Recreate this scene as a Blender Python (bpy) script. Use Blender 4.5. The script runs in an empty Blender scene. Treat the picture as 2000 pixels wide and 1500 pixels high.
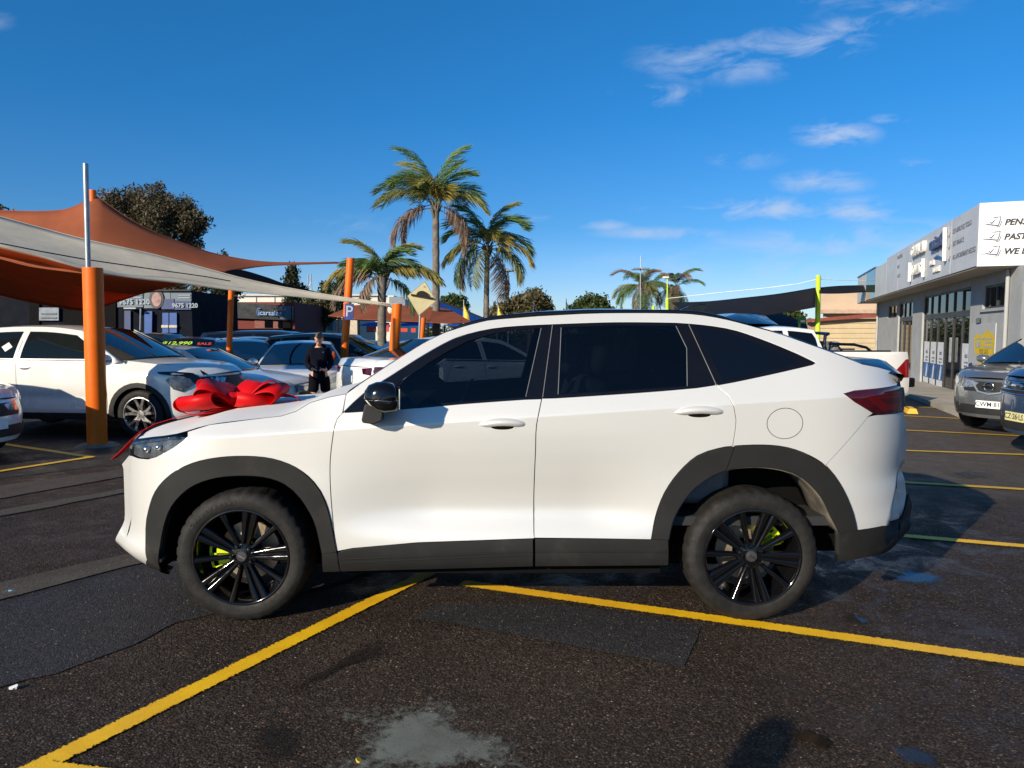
import bpy, bmesh, math, random
import numpy as np
from mathutils import Vector, Matrix, noise
from mathutils.geometry import delaunay_2d_cdt

random.seed(7)
SC = bpy.context.scene
COL = SC.collection
R = math.radians

# ---------------------------------------------------------------- camera
F = 1400.0
PITCH = math.atan(100 / F)
CAM = Vector((0, 0, 1.585))
cd = bpy.data.cameras.new('camera')
cam = bpy.data.objects.new('camera', cd)
COL.objects.link(cam)
cam.location = CAM
cam.rotation_euler = (math.pi / 2 - PITCH, 0, 0)
cd.sensor_width = 36
cd.lens = F / 2000 * 36
cd.clip_start = 0.05
cd.clip_end = 3000
SC.camera = cam

# ---------------------------------------------------------------- exposure, sun, sky
SC.view_settings.view_transform = 'Standard'
SC.view_settings.look = 'None'
SC.view_settings.gamma = 1
SC.view_settings.use_curve_mapping = False
SC.view_settings.exposure = 0.40
SUN_TO = Vector((1.75, 1.95, -1.0)).normalized()      # the way the light travels
SUN_EL = math.asin(-SUN_TO.z)
sd = bpy.data.lights.new('sun', 'SUN')
sd.energy = 4.9
sd.angle = R(0.53)
sd.color = (1.0, 0.88, 0.70)
sun = bpy.data.objects.new('sun', sd)
COL.objects.link(sun)
sun.location = (-20, -22, 14)
sun.rotation_euler = SUN_TO.to_track_quat('-Z', 'Y').to_euler()

world = bpy.data.worlds.new('World')
SC.world = world
world.use_nodes = True
wn = world.node_tree.nodes
wl = world.node_tree.links
wn.clear()


def wnode(t, **k):
    n = wn.new(t)
    for a, b in k.items():
        setattr(n, a, b)
    return n


def wmath(op, a, b=None, clamp=False):
    n = wn.new('ShaderNodeMath')
    n.operation = op
    n.use_clamp = clamp
    for i, v in enumerate((a, b)):
        if v is None:
            continue
        if hasattr(v, 'links'):
            wl.new(v, n.inputs[i])
        else:
            n.inputs[i].default_value = v
    return n.outputs[0]


sky = wnode('ShaderNodeTexSky', sky_type='NISHITA', sun_disc=False)
sky.sun_elevation = SUN_EL
sky.sun_rotation = math.atan2(-SUN_TO.x, -SUN_TO.y)
sky.altitude = 300
sky.air_density = 1.0
sky.dust_density = 0.35
sky.ozone_density = 3.5
tc = wnode('ShaderNodeTexCoord')
sep = wnode('ShaderNodeSeparateXYZ')
wl.new(tc.outputs['Generated'], sep.inputs[0])
dx, dy, dz = sep.outputs
ys = wmath('MAXIMUM', dy, 0.05)
A = wmath('DIVIDE', dx, ys)          # tan of azimuth
B = wmath('DIVIDE', dz, ys)          # tan of elevation
comb = wnode('ShaderNodeCombineXYZ')
wl.new(wmath('MULTIPLY', A, 6.5), comb.inputs[0])
wl.new(wmath('SUBTRACT', wmath('MULTIPLY', B, 17.0), wmath('MULTIPLY', A, 1.8)), comb.inputs[1])
nz = wnode('ShaderNodeTexNoise')
nz.inputs['Scale'].default_value = 1.5
nz.inputs['Detail'].default_value = 7
nz.inputs['Roughness'].default_value = 0.62
nz.inputs['Distortion'].default_value = 0.5
wl.new(comb.outputs[0], nz.inputs['Vector'])
# groups of thin cloud: (azimuth tan, elevation tan, half width, half height, strength)
def sk(u, v, w, h, s):
    return ((u - 1000) / F, (650 - v) / F, w / F, h / F, s)
CLOUDS = [sk(1545, 103, 160, 40, 1.0), sk(1660, 70, 90, 30, .9), sk(1390, 135, 190, 55, .75), sk(1275, 197, 100, 27, .9),
          sk(1620, 272, 100, 34, 1.0), sk(1690, 20, 190, 60, .55), sk(1600, 362, 110, 32, .95), sk(1480, 413, 260, 30, 1.05),
          sk(1640, 415, 170, 34, .9), sk(1290, 458, 160, 16, .8), sk(1720, 480, 420, 60, .8), sk(1180, 444, 60, 14, .7),
          sk(1450, 315, 90, 26, .6), sk(1720, 243, 50, 12, .7), sk(1760, 325, 60, 13, .7), sk(10, 62, 60, 26, .4), sk(1030, 427, 90, 16, .5),
          sk(700, 440, 150, 24, .35), sk(1500, 520, 500, 40, .5)]
tot = None
for (a, b, w, h, s) in CLOUDS:
    ex = wmath('DIVIDE', wmath('SUBTRACT', A, a), w)
    ez = wmath('DIVIDE', wmath('SUBTRACT', B, b), h)
    d2 = wmath('ADD', wmath('MULTIPLY', ex, ex), wmath('MULTIPLY', ez, ez))
    m = wmath('MULTIPLY', wmath('SUBTRACT', 1.0, d2, True), s)
    tot = m if tot is None else wmath('MAXIMUM', tot, m)
front = wmath('GREATER_THAN', dy, 0.06)
cl = wmath('MULTIPLY', wmath('ADD', wmath('MULTIPLY', wmath('SUBTRACT', nz.outputs['Fac'], 0.50), 4.2), wmath('MULTIPLY', tot, 0.55), True), tot, True)
cl = wmath('MULTIPLY', cl, front)
cl = wmath('MULTIPLY', cl, 0.68)
hsv = wnode('ShaderNodeHueSaturation')
hsv.inputs['Saturation'].default_value = 1.0
wl.new(sky.outputs[0], hsv.inputs['Color'])
mixc = wnode('ShaderNodeMix', data_type='RGBA')
wl.new(cl, mixc.inputs['Factor'])
# the deep polarised blue of this morning: stronger away from the horizon, the same all round
grad = wnode('ShaderNodeValToRGB')
wl.new(dz, grad.inputs['Fac'])
grad.color_ramp.elements[0].position = 0.0
grad.color_ramp.elements[0].color = (.72, .80, 1.0, 1)
grad.color_ramp.elements[1].position = .95
grad.color_ramp.elements[1].color = (.18, .66, .95, 1)
for pos_, c_ in ((.06, (.52, .68, .95, 1)), (.14, (.27, .58, .86, 1)), (.28, (.145, .60, .92, 1)), (.45, (.13, .66, .98, 1))):
    el_ = grad.color_ramp.elements.new(pos_)
    el_.color = c_
vm = wnode('ShaderNodeVectorMath', operation='MULTIPLY')
wl.new(hsv.outputs[0], vm.inputs[0])
wl.new(grad.outputs['Color'], vm.inputs[1])
vs_ = wnode('ShaderNodeVectorMath', operation='SCALE')
wl.new(vm.outputs[0], vs_.inputs[0])
vs_.inputs['Scale'].default_value = 1.48
wl.new(vs_.outputs[0], mixc.inputs['A'])
mixc.inputs['B'].default_value = (5.6, 6.6, 8.6, 1)
bg = wnode('ShaderNodeBackground')
bg.inputs['Strength'].default_value = 0.075
wl.new(mixc.outputs['Result'], bg.inputs['Color'])
wo = wnode('ShaderNodeOutputWorld')
wl.new(bg.outputs[0], wo.inputs['Surface'])


# ---------------------------------------------------------------- picture -> place helpers
def ray(u, v):
    a, b = (u - 1000) / F, (750 - v) / F
    c, s = math.cos(PITCH), math.sin(PITCH)
    return Vector((a, c + b * s, -s + b * c))


def at(u, v, Y):
    d = ray(u, v)
    return CAM + d * (Y / d.y)


def gz(y):
    return -0.008 * (min(max(y, 5.0), 45.0) - 5.0)


def on_ground(u, v, dz=0.0):
    d = ray(u, v)
    z = 0.0
    for _ in range(12):
        t = (z + dz - CAM.z) / d.z
        p = CAM + d * t
        z = gz(p.y)
    return Vector((p.x, p.y, z + dz))


def gp(x, y, dz=0.0):
    return Vector((x, y, gz(y) + dz))


# ---------------------------------------------------------------- materials
def new_mat(name):
    m = bpy.data.materials.new(name)
    m.use_nodes = True
    nt = m.node_tree
    return m, nt, nt.nodes['Principled BSDF'], nt.nodes['Material Output']


def N(nt, t, **k):
    n = nt.nodes.new(t)
    for a, b in k.items():
        setattr(n, a, b)
    return n


def lk(nt, a, b):
    nt.links.new(a, b)


def mth(nt, op, a, b=None, c=None, clamp=False):
    n = nt.nodes.new('ShaderNodeMath')
    n.operation = op
    n.use_clamp = clamp
    for i, v in enumerate((a, b, c)):
        if v is None:
            continue
        if hasattr(v, 'links'):
            nt.links.new(v, n.inputs[i])
        else:
            n.inputs[i].default_value = v
    return n.outputs[0]


def mixcol(nt, f, a, b, blend='MIX'):
    n = nt.nodes.new('ShaderNodeMix')
    n.data_type = 'RGBA'
    n.blend_type = blend
    for k, v in (('Factor', f), ('A', a), ('B', b)):
        s = n.inputs[k] if k == 'Factor' else [i for i in n.inputs if i.name == k and i.type == 'RGBA'][0]
        if hasattr(v, 'links'):
            nt.links.new(v, s)
        elif k == 'Factor':
            s.default_value = v
        else:
            s.default_value = (*v, 1) if len(v) == 3 else v
    return [o for o in n.outputs if o.type == 'RGBA'][0]


def noise_tex(nt, scale, detail=4, rough=.55, vec=None, dist=0.0):
    n = nt.nodes.new('ShaderNodeTexNoise')
    n.inputs['Scale'].default_value = scale
    n.inputs['Detail'].default_value = detail
    n.inputs['Roughness'].default_value = rough
    n.inputs['Distortion'].default_value = dist
    if vec is not None:
        nt.links.new(vec, n.inputs['Vector'])
    return n.outputs['Fac']


def ramp(nt, f, lo, hi, a=0.0, b=1.0):
    n = nt.nodes.new('ShaderNodeMapRange')
    n.interpolation_type = 'SMOOTHSTEP'
    nt.links.new(f, n.inputs['Value'])
    n.inputs['From Min'].default_value = lo
    n.inputs['From Max'].default_value = hi
    n.inputs['To Min'].default_value = a
    n.inputs['To Max'].default_value = b
    return n.outputs['Result']


_M = {}


def M(name, col=(.5, .5, .5), rough=.5, metal=0., coat=0., vary=.12, nscale=6., bump=0., bscale=60., spec=.5, sheen=0., trans=0., dirt=0.):
    if name in _M:
        return _M[name]
    m, nt, b, o = new_mat(name)
    tcn = N(nt, 'ShaderNodeTexCoord')
    f = noise_tex(nt, nscale, 5, .6, tcn.outputs['Object'])
    lo = tuple(c * (1 - vary) for c in col)
    hi = tuple(min(1, c * (1 + vary)) for c in col)
    c = mixcol(nt, ramp(nt, f, .3, .7), lo, hi)
    if dirt > 0:
        d = noise_tex(nt, 2.3, 6, .7, tcn.outputs['Object'])
        c = mixcol(nt, mth(nt, 'MULTIPLY', ramp(nt, d, .5, .75), dirt), c, (.16, .13, .10))
    lk(nt, c, b.inputs['Base Color'])
    b.inputs['Metallic'].default_value = metal
    b.inputs['Coat Weight'].default_value = coat
    b.inputs['Coat Roughness'].default_value = .04
    b.inputs['Specular IOR Level'].default_value = spec
    b.inputs['Sheen Weight'].default_value = sheen
    rr = ramp(nt, noise_tex(nt, nscale * 2.3, 4, .6, tcn.outputs['Object']), .3, .7, max(0, rough - .06), min(1, rough + .06))
    lk(nt, rr, b.inputs['Roughness'])
    if bump > 0:
        bp = N(nt, 'ShaderNodeBump')
        bp.inputs['Strength'].default_value = bump
        bp.inputs['Distance'].default_value = .01
        lk(nt, noise_tex(nt, bscale, 4, .6, tcn.outputs['Object']), bp.inputs['Height'])
        lk(nt, bp.outputs[0], b.inputs['Normal'])
    if trans > 0:
        t = N(nt, 'ShaderNodeBsdfTranslucent')
        lk(nt, c, t.inputs['Color'])
        ms = N(nt, 'ShaderNodeMixShader')
        ms.inputs[0].default_value = trans
        lk(nt, b.outputs[0], ms.inputs[1])
        lk(nt, t.outputs[0], ms.inputs[2])
        lk(nt, ms.outputs[0], o.inputs['Surface'])
    _M[name] = m
    return m


def glass_mat(name, tint=(.25, .28, .30), gloss=.02, mixb=.0, base=(.004, .006, .01), ior=1.5):
    """tinted pane: part of the light passes, the rest is absorbed, the surface mirrors by angle"""
    if name in _M:
        return _M[name]
    m, nt, b, o = new_mat(name)
    b.inputs['Base Color'].default_value = (*base, 1)
    b.inputs['Roughness'].default_value = gloss
    b.inputs['Specular IOR Level'].default_value = .5 if ior > 1.45 else .25
    if mixb < 1:
        t = N(nt, 'ShaderNodeBsdfTransparent')
        t.inputs['Color'].default_value = (*tint, 1)
        g = N(nt, 'ShaderNodeBsdfGlossy')
        g.inputs['Roughness'].default_value = gloss
        fr = N(nt, 'ShaderNodeFresnel')
        fr.inputs['IOR'].default_value = ior
        m1 = N(nt, 'ShaderNodeMixShader')
        lk(nt, fr.outputs[0], m1.inputs[0])
        lk(nt, t.outputs[0], m1.inputs[1])
        lk(nt, g.outputs[0], m1.inputs[2])
        m2 = N(nt, 'ShaderNodeMixShader')
        m2.inputs[0].default_value = mixb
        lk(nt, m1.outputs[0], m2.inputs[1])
        lk(nt, b.outputs[0], m2.inputs[2])
        lk(nt, m2.outputs[0], o.inputs['Surface'])
    _M[name] = m
    return m


def paint(name, col, rough=.28, coat=.9, flake=.0, metal=0., dirt=.0):
    if name in _M:
        return _M[name]
    m = M(name, col, rough, metal, coat, vary=.015, nscale=1.2, dirt=dirt)
    return m


# ---------------------------------------------------------------- object helpers
def tag(o, label=None, cat=None, group=None, kind=None):
    if label:
        o['label'] = label
    if cat:
        o['category'] = cat
    if group:
        o['group'] = group
    if kind:
        o['kind'] = kind
    return o


def thing(name, label, cat, loc=(0, 0, 0), rz=0., scale=1., group=None):
    o = bpy.data.objects.new(name, None)
    COL.objects.link(o)
    o.location = loc
    o.rotation_euler = (0, 0, rz)
    o.scale = (scale,) * 3
    o.empty_display_size = .2
    return tag(o, label, cat, group)


def link_mesh(name, me, parent=None, mat=None):
    o = bpy.data.objects.new(name, me)
    COL.objects.link(o)
    if parent is not None:
        o.parent = parent
    if mat is not None and not me.materials:
        me.materials.append(mat)
    return o


def copy_tree(o, parent=None):
    c = o.copy()
    COL.objects.link(c)
    if parent is not None:
        c.parent = parent
    for ch in list(o.children):
        copy_tree(ch, c)
    return c


class MB:
    """collects simple shapes into ONE mesh"""

    def __init__(self):
        self.v, self.f = [], []

    def add(self, vs, fs):
        n = len(self.v)
        self.v += [Vector(p) for p in vs]
        self.f += [tuple(i + n for i in q) for q in fs]
        return self

    def box(self, c, s, rot=None, taper=None):
        x, y, z = (k / 2 for k in s)
        vs = [Vector((a * x, b * y, d * z)) for d in (-1, 1) for b in (-1, 1) for a in (-1, 1)]
        if taper:
            vs = [Vector((p.x * (taper[0] if p.z > 0 else 1), p.y * (taper[1] if p.z > 0 else 1), p.z)) for p in vs]
        if rot is not None:
            vs = [rot @ p for p in vs]
        c = Vector(c)
        return self.add([p + c for p in vs], [(0, 2, 3, 1), (4, 5, 7, 6), (0, 1, 5, 4), (2, 6, 7, 3), (0, 4, 6, 2), (1, 3, 7, 5)])

    def tube(self, pts, rad, seg=8, caps=True, flat=1.0):
        pts = [Vector(p) for p in pts]
        if not hasattr(rad, '__len__'):
            rad = [rad] * len(pts)
        rings = []
        ref = None
        for i, p in enumerate(pts):
            t = (pts[min(i + 1, len(pts) - 1)] - pts[max(i - 1, 0)]).normalized()
            if ref is None or abs(ref.dot(t)) > .98:
                ref = Vector((0, 0, 1)) if abs(t.z) < .9 else Vector((1, 0, 0))
            a = (ref - t * ref.dot(t)).normalized()
            ref = a
            b = t.cross(a)
            rings.append([p + (a * math.cos(2 * math.pi * k / seg) + b * math.sin(2 * math.pi * k / seg) * flat) * rad[i] for k in range(seg)])
        vs = [q for r in rings for q in r]
        fs = []
        for i in range(len(pts) - 1):
            for k in range(seg):
                k2 = (k + 1) % seg
                fs.append((i * seg + k, i * seg + k2, (i + 1) * seg + k2, (i + 1) * seg + k))
        if caps:
            fs.append(tuple(range(seg))[::-1])
            fs.append(tuple((len(pts) - 1) * seg + k for k in range(seg)))
        return self.add(vs, fs)

    def prism(self, poly, map0, map1):
        """poly of 2D points; map0/map1 give the two faces"""
        n = len(poly)
        vs = [map0(*p) for p in poly] + [map1(*p) for p in poly]
        fs = [tuple(range(n))[::-1], tuple(range(n, 2 * n))]
        for i in range(n):
            j = (i + 1) % n
            fs.append((i, j, n + j, n + i))
        return self.add(vs, fs)

    def lathe(self, prof, seg=32, origin=(0, 0, 0), axis='y', rfun=None):
        """prof: (radius, along)"""
        o = Vector(origin)
        vs = []
        for i, (r, h) in enumerate(prof):
            for k in range(seg):
                a = 2 * math.pi * k / seg
                rr = r if rfun is None else rfun(r, h, k, i)
                ca, sa = rr * math.cos(a), rr * math.sin(a)
                vs.append(o + (Vector((ca, h, sa)) if axis == 'y' else Vector((ca, sa, h))))
        fs = []
        for i in range(len(prof) - 1):
            for k in range(seg):
                k2 = (k + 1) % seg
                fs.append((i * seg + k, (i + 1) * seg + k, (i + 1) * seg + k2, i * seg + k2))
        return self.add(vs, fs)

    def sphere(self, c, r, seg=12, rings=8, scale=(1, 1, 1)):
        prof = [(max(1e-4, math.sin(math.pi * i / rings)) * r, -math.cos(math.pi * i / rings) * r) for i in range(rings + 1)]
        n0 = len(self.v)
        self.lathe(prof, seg, (0, 0, 0), 'z')
        c = Vector(c)
        for i in range(n0, len(self.v)):
            p = self.v[i]
            self.v[i] = Vector((p.x * scale[0], p.y * scale[1], p.z * scale[2])) + c
        return self

    def xform(self, m, start=0):
        for i in range(start, len(self.v)):
            self.v[i] = m @ self.v[i]
        return self

    def build(self, name, mat, parent=None, smooth=40, bevel=0., fix=True, label=None, solid=0.):
        me = bpy.data.meshes.new(name)
        me.from_pydata([tuple(p) for p in self.v], [], self.f)
        if fix:
            bm = bmesh.new()
            bm.from_mesh(me)
            bmesh.ops.recalc_face_normals(bm, faces=bm.faces)
            bm.to_mesh(me)
            bm.free()
        if smooth:
            me.polygons.foreach_set('use_smooth', [True] * len(me.polygons))
            me.set_sharp_from_angle(angle=R(smooth))
        o = link_mesh(name, me, parent, mat)
        if bevel:
            bv = o.modifiers.new('bevel', 'BEVEL')
            bv.width = bevel
            bv.segments = 2
            bv.limit_method = 'ANGLE'
        if solid:
            s = o.modifiers.new('thickness', 'SOLIDIFY')
            s.thickness = solid
        if label:
            o['label'] = label
        return o


def quick(name, mat, parent, fn, **k):
    mb = MB()
    fn(mb)
    return mb.build(name, mat, parent, **k)


def tube_obj(name, pts, r, mat, parent=None, seg=8, **k):
    return MB().tube(pts, r, seg).build(name, mat, parent, **k)


def box_obj(name, c, s, mat, parent=None, rot=None, bevel=.0, **k):
    return MB().box(c, s, rot).build(name, mat, parent, bevel=bevel, smooth=30, **k)


def in_poly(x, y, poly):
    c = False
    j = len(poly) - 1
    for i in range(len(poly)):
        xi, yi = poly[i]
        xj, yj = poly[j]
        if (yi > y) != (yj > y) and x < (xj - xi) * (y - yi) / (yj - yi) + xi:
            c = not c
        j = i
    return c


def dens(poly, step, closed=True):
    out = []
    n = len(poly)
    for i in range(n if closed else n - 1):
        a, b = poly[i], poly[(i + 1) % n]
        k = max(1, int(math.ceil(math.hypot(b[0] - a[0], b[1] - a[1]) / step)))
        for j in range(k):
            t = j / k
            out.append((a[0] + (b[0] - a[0]) * t, a[1] + (b[1] - a[1]) * t))
    if not closed:
        out.append(tuple(poly[-1]))
    return out


def smooth_curve(pts, step=.04, closed=False):
    """Catmull-Rom through 2D points"""
    out = []
    n = len(pts)
    for i in range(n if closed else n - 1):
        p0 = pts[(i - 1) % n] if closed or i > 0 else pts[0]
        p1, p2 = pts[i], pts[(i + 1) % n]
        p3 = pts[(i + 2) % n] if closed or i + 2 < n else pts[-1]
        k = max(1, int(math.hypot(p2[0] - p1[0], p2[1] - p1[1]) / step))
        for j in range(k):
            t = j / k
            out.append(tuple(.5 * (2 * p1[c] + (p2[c] - p0[c]) * t + (2 * p0[c] - 5 * p1[c] + 4 * p2[c] - p3[c]) * t * t +
                                   (3 * p1[c] - p0[c] - 3 * p2[c] + p3[c]) * t ** 3) for c in range(2)))
    if not closed:
        out.append(tuple(pts[-1]))
    return out


def panel(name, poly, fmap, out, mat, parent, grid=.07, off=0., flange=.012, label=None, flange_dir=None, holes=None, crease=None):
    """sheet cut along a 2D outline, laid on a curved surface fmap(a, b); its edges turn inwards by `flange`"""
    bd = dens(poly, grid)
    clean = []
    for p in bd:
        if not clean or math.hypot(p[0] - clean[-1][0], p[1] - clean[-1][1]) > 1e-4:
            clean.append(p)
    if math.hypot(clean[0][0] - clean[-1][0], clean[0][1] - clean[-1][1]) < 1e-4:
        clean.pop()
    bd = clean
    n = len(bd)
    xs = [p[0] for p in bd]
    ys_ = [p[1] for p in bd]
    pts = [Vector(p) for p in bd]
    nx = int((max(xs) - min(xs)) / grid)
    ny = int((max(ys_) - min(ys_)) / grid)
    bnp = np.array(bd)
    for i in range(1, nx + 1):
        for j in range(1, ny + 1):
            x = min(xs) + i * grid + (.5 * grid if j % 2 else 0) - .25 * grid
            y = min(ys_) + j * grid
            if crease and abs(y - crease(x)) < grid * .5:
                continue
            if in_poly(x, y, bd) and np.min((bnp[:, 0] - x) ** 2 + (bnp[:, 1] - y) ** 2) > (grid * .45) ** 2:
                pts.append(Vector((x, y)))
    if crease:
        x = min(xs) + grid * .3
        while x < max(xs):
            for dz_ in (-.004, .008):
                y = crease(x) + dz_
                if in_poly(x, y, bd) and np.min((bnp[:, 0] - x) ** 2 + (bnp[:, 1] - y) ** 2) > .008 ** 2:
                    pts.append(Vector((x, y)))
            x += grid * .5
    edges = [(i, (i + 1) % n) for i in range(n)]
    hls = []
    for h in holes or []:
        hb = dens(h, grid)
        hls.append(hb)
        k0 = len(pts)
        pts = [p for p in pts[:n]] + [p for p in pts[n:] if not in_poly(p[0], p[1], hb) and min((p[0] - q[0]) ** 2 + (p[1] - q[1]) ** 2 for q in hb) > (grid * .3) ** 2 or isinstance(p, tuple)]
        k0 = len(pts)
        pts += [tuple(q) for q in hb]
        edges += [(k0 + i, k0 + (i + 1) % len(hb)) for i in range(len(hb))]
    pts = [Vector(p[:2]) for p in pts]
    res = delaunay_2d_cdt(pts, edges, [], 0, 1e-6)
    v2, fs = res[0], res[2]
    orig = res[3]
    good = []
    for f in fs:
        cx = sum(v2[i][0] for i in f) / len(f)
        cy = sum(v2[i][1] for i in f) / len(f)
        if in_poly(cx, cy, bd) and not any(in_poly(cx, cy, h) for h in hls):
            good.append(tuple(f))
    out = Vector(out)
    e = 2e-3
    P, NRM = [], []
    for v in v2:
        p = fmap(v[0], v[1])
        du = fmap(v[0] + e, v[1]) - fmap(v[0] - e, v[1])
        dv = fmap(v[0], v[1] + e) - fmap(v[0], v[1] - e)
        nn = du.cross(dv)
        nn = nn.normalized() if nn.length > 1e-12 else out.copy()
        if nn.dot(out) < 0:
            nn = -nn
        P.append(p + nn * off)
        NRM.append(nn)
    F_ = []
    for f in good:
        a, b, c = (P[i] for i in f[:3])
        fn = (b - a).cross(c - a)
        F_.append(f if fn.dot(NRM[f[0]]) >= 0 else tuple(reversed(f)))
    if flange:
        idx = {}
        for i, o_ in enumerate(orig):
            for k in o_:
                if k < n:
                    idx[k] = i
        ring = [idx[k] for k in range(n) if k in idx]
        base = len(P)
        m = len(ring)
        for k, i in enumerate(ring):
            d = -NRM[i] if flange_dir is None else Vector(flange_dir)
            P.append(P[i] + d * flange)
            t = (P[ring[(k + 1) % m]] - P[ring[k - 1]])
            side = t.cross(NRM[i])
            NRM.append(side.normalized() if side.length > 1e-9 else NRM[i])
        area = sum(bd[k][0] * bd[(k + 1) % n][1] - bd[(k + 1) % n][0] * bd[k][1] for k in range(n))
        # which way round is the ring seen from outside
        cen = Vector((0, 0, 0))
        for i in ring:
            cen += P[i]
        cen /= m
        sgn = 0
        for k in range(m):
            sgn += (P[ring[k]] - cen).cross(P[ring[(k + 1) % m]] - cen).dot(out)
        for k in range(m):
            j = (k + 1) % m
            q = (ring[k], base + k, base + j, ring[j])
            F_.append(q if sgn > 0 else tuple(reversed(q)))
            if sgn < 0:
                NRM[base + k] = NRM[base + k] if k < 0 else NRM[base + k]
        if sgn < 0:
            for k in range(m):
                NRM[base + k] = -NRM[base + k]
    me = bpy.data.meshes.new(name)
    me.from_pydata([tuple(p) for p in P], [], F_)
    me.polygons.foreach_set('use_smooth', [True] * len(me.polygons))
    me.validate()
    if len(me.vertices) == len(NRM):
        me.normals_split_custom_set_from_vertices([tuple(q) for q in NRM])
    o = link_mesh(name, me, parent, mat)
    if label:
        o['label'] = label
    return o


def loft(name, rows, mat, parent=None, smooth=60, flip=False, label=None, solid=0., close=False):
    """rows: equally long lists of points"""
    mb = MB()
    m = len(rows[0])
    vs = [p for r in rows for p in r]
    fs = []
    for i in range(len(rows) - 1):
        for k in range(m - 1):
            q = (i * m + k, i * m + k + 1, (i + 1) * m + k + 1, (i + 1) * m + k)
            fs.append(q[::-1] if flip else q)
    mb.add(vs, fs)
    return mb.build(name, mat, parent, smooth=smooth, fix=False, label=label, solid=solid)


def text_mesh(s, size, bold=0., shear=0., ext=.004, align='CENTER'):
    cu = bpy.data.curves.new('lettering', 'FONT')
    cu.body = s
    cu.size = size
    cu.extrude = ext
    cu.offset = bold
    cu.shear = shear
    cu.align_x = align
    cu.align_y = 'CENTER'
    cu.resolution_u = 3
    o = bpy.data.objects.new('lettering', cu)
    COL.objects.link(o)
    bpy.context.view_layer.update()
    me = bpy.data.meshes.new_from_object(o.evaluated_get(bpy.context.evaluated_depsgraph_get()))
    bpy.data.objects.remove(o)
    bpy.data.curves.remove(cu)
    return me


def text_obj(name, s, size, mat, parent, origin, ex, ey, **k):
    """letters standing on the plane spanned by ex (reading direction) and ey (up)"""
    me = text_mesh(s, size, **k)
    me.materials.clear()
    ex, ey = Vector(ex).normalized(), Vector(ey).normalized()
    ez = ex.cross(ey)
    m = Matrix((ex, ey, ez)).transposed().to_4x4()
    m.translation = Vector(origin)
    me.transform(m)
    return link_mesh(name, me, parent, mat)
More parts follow.
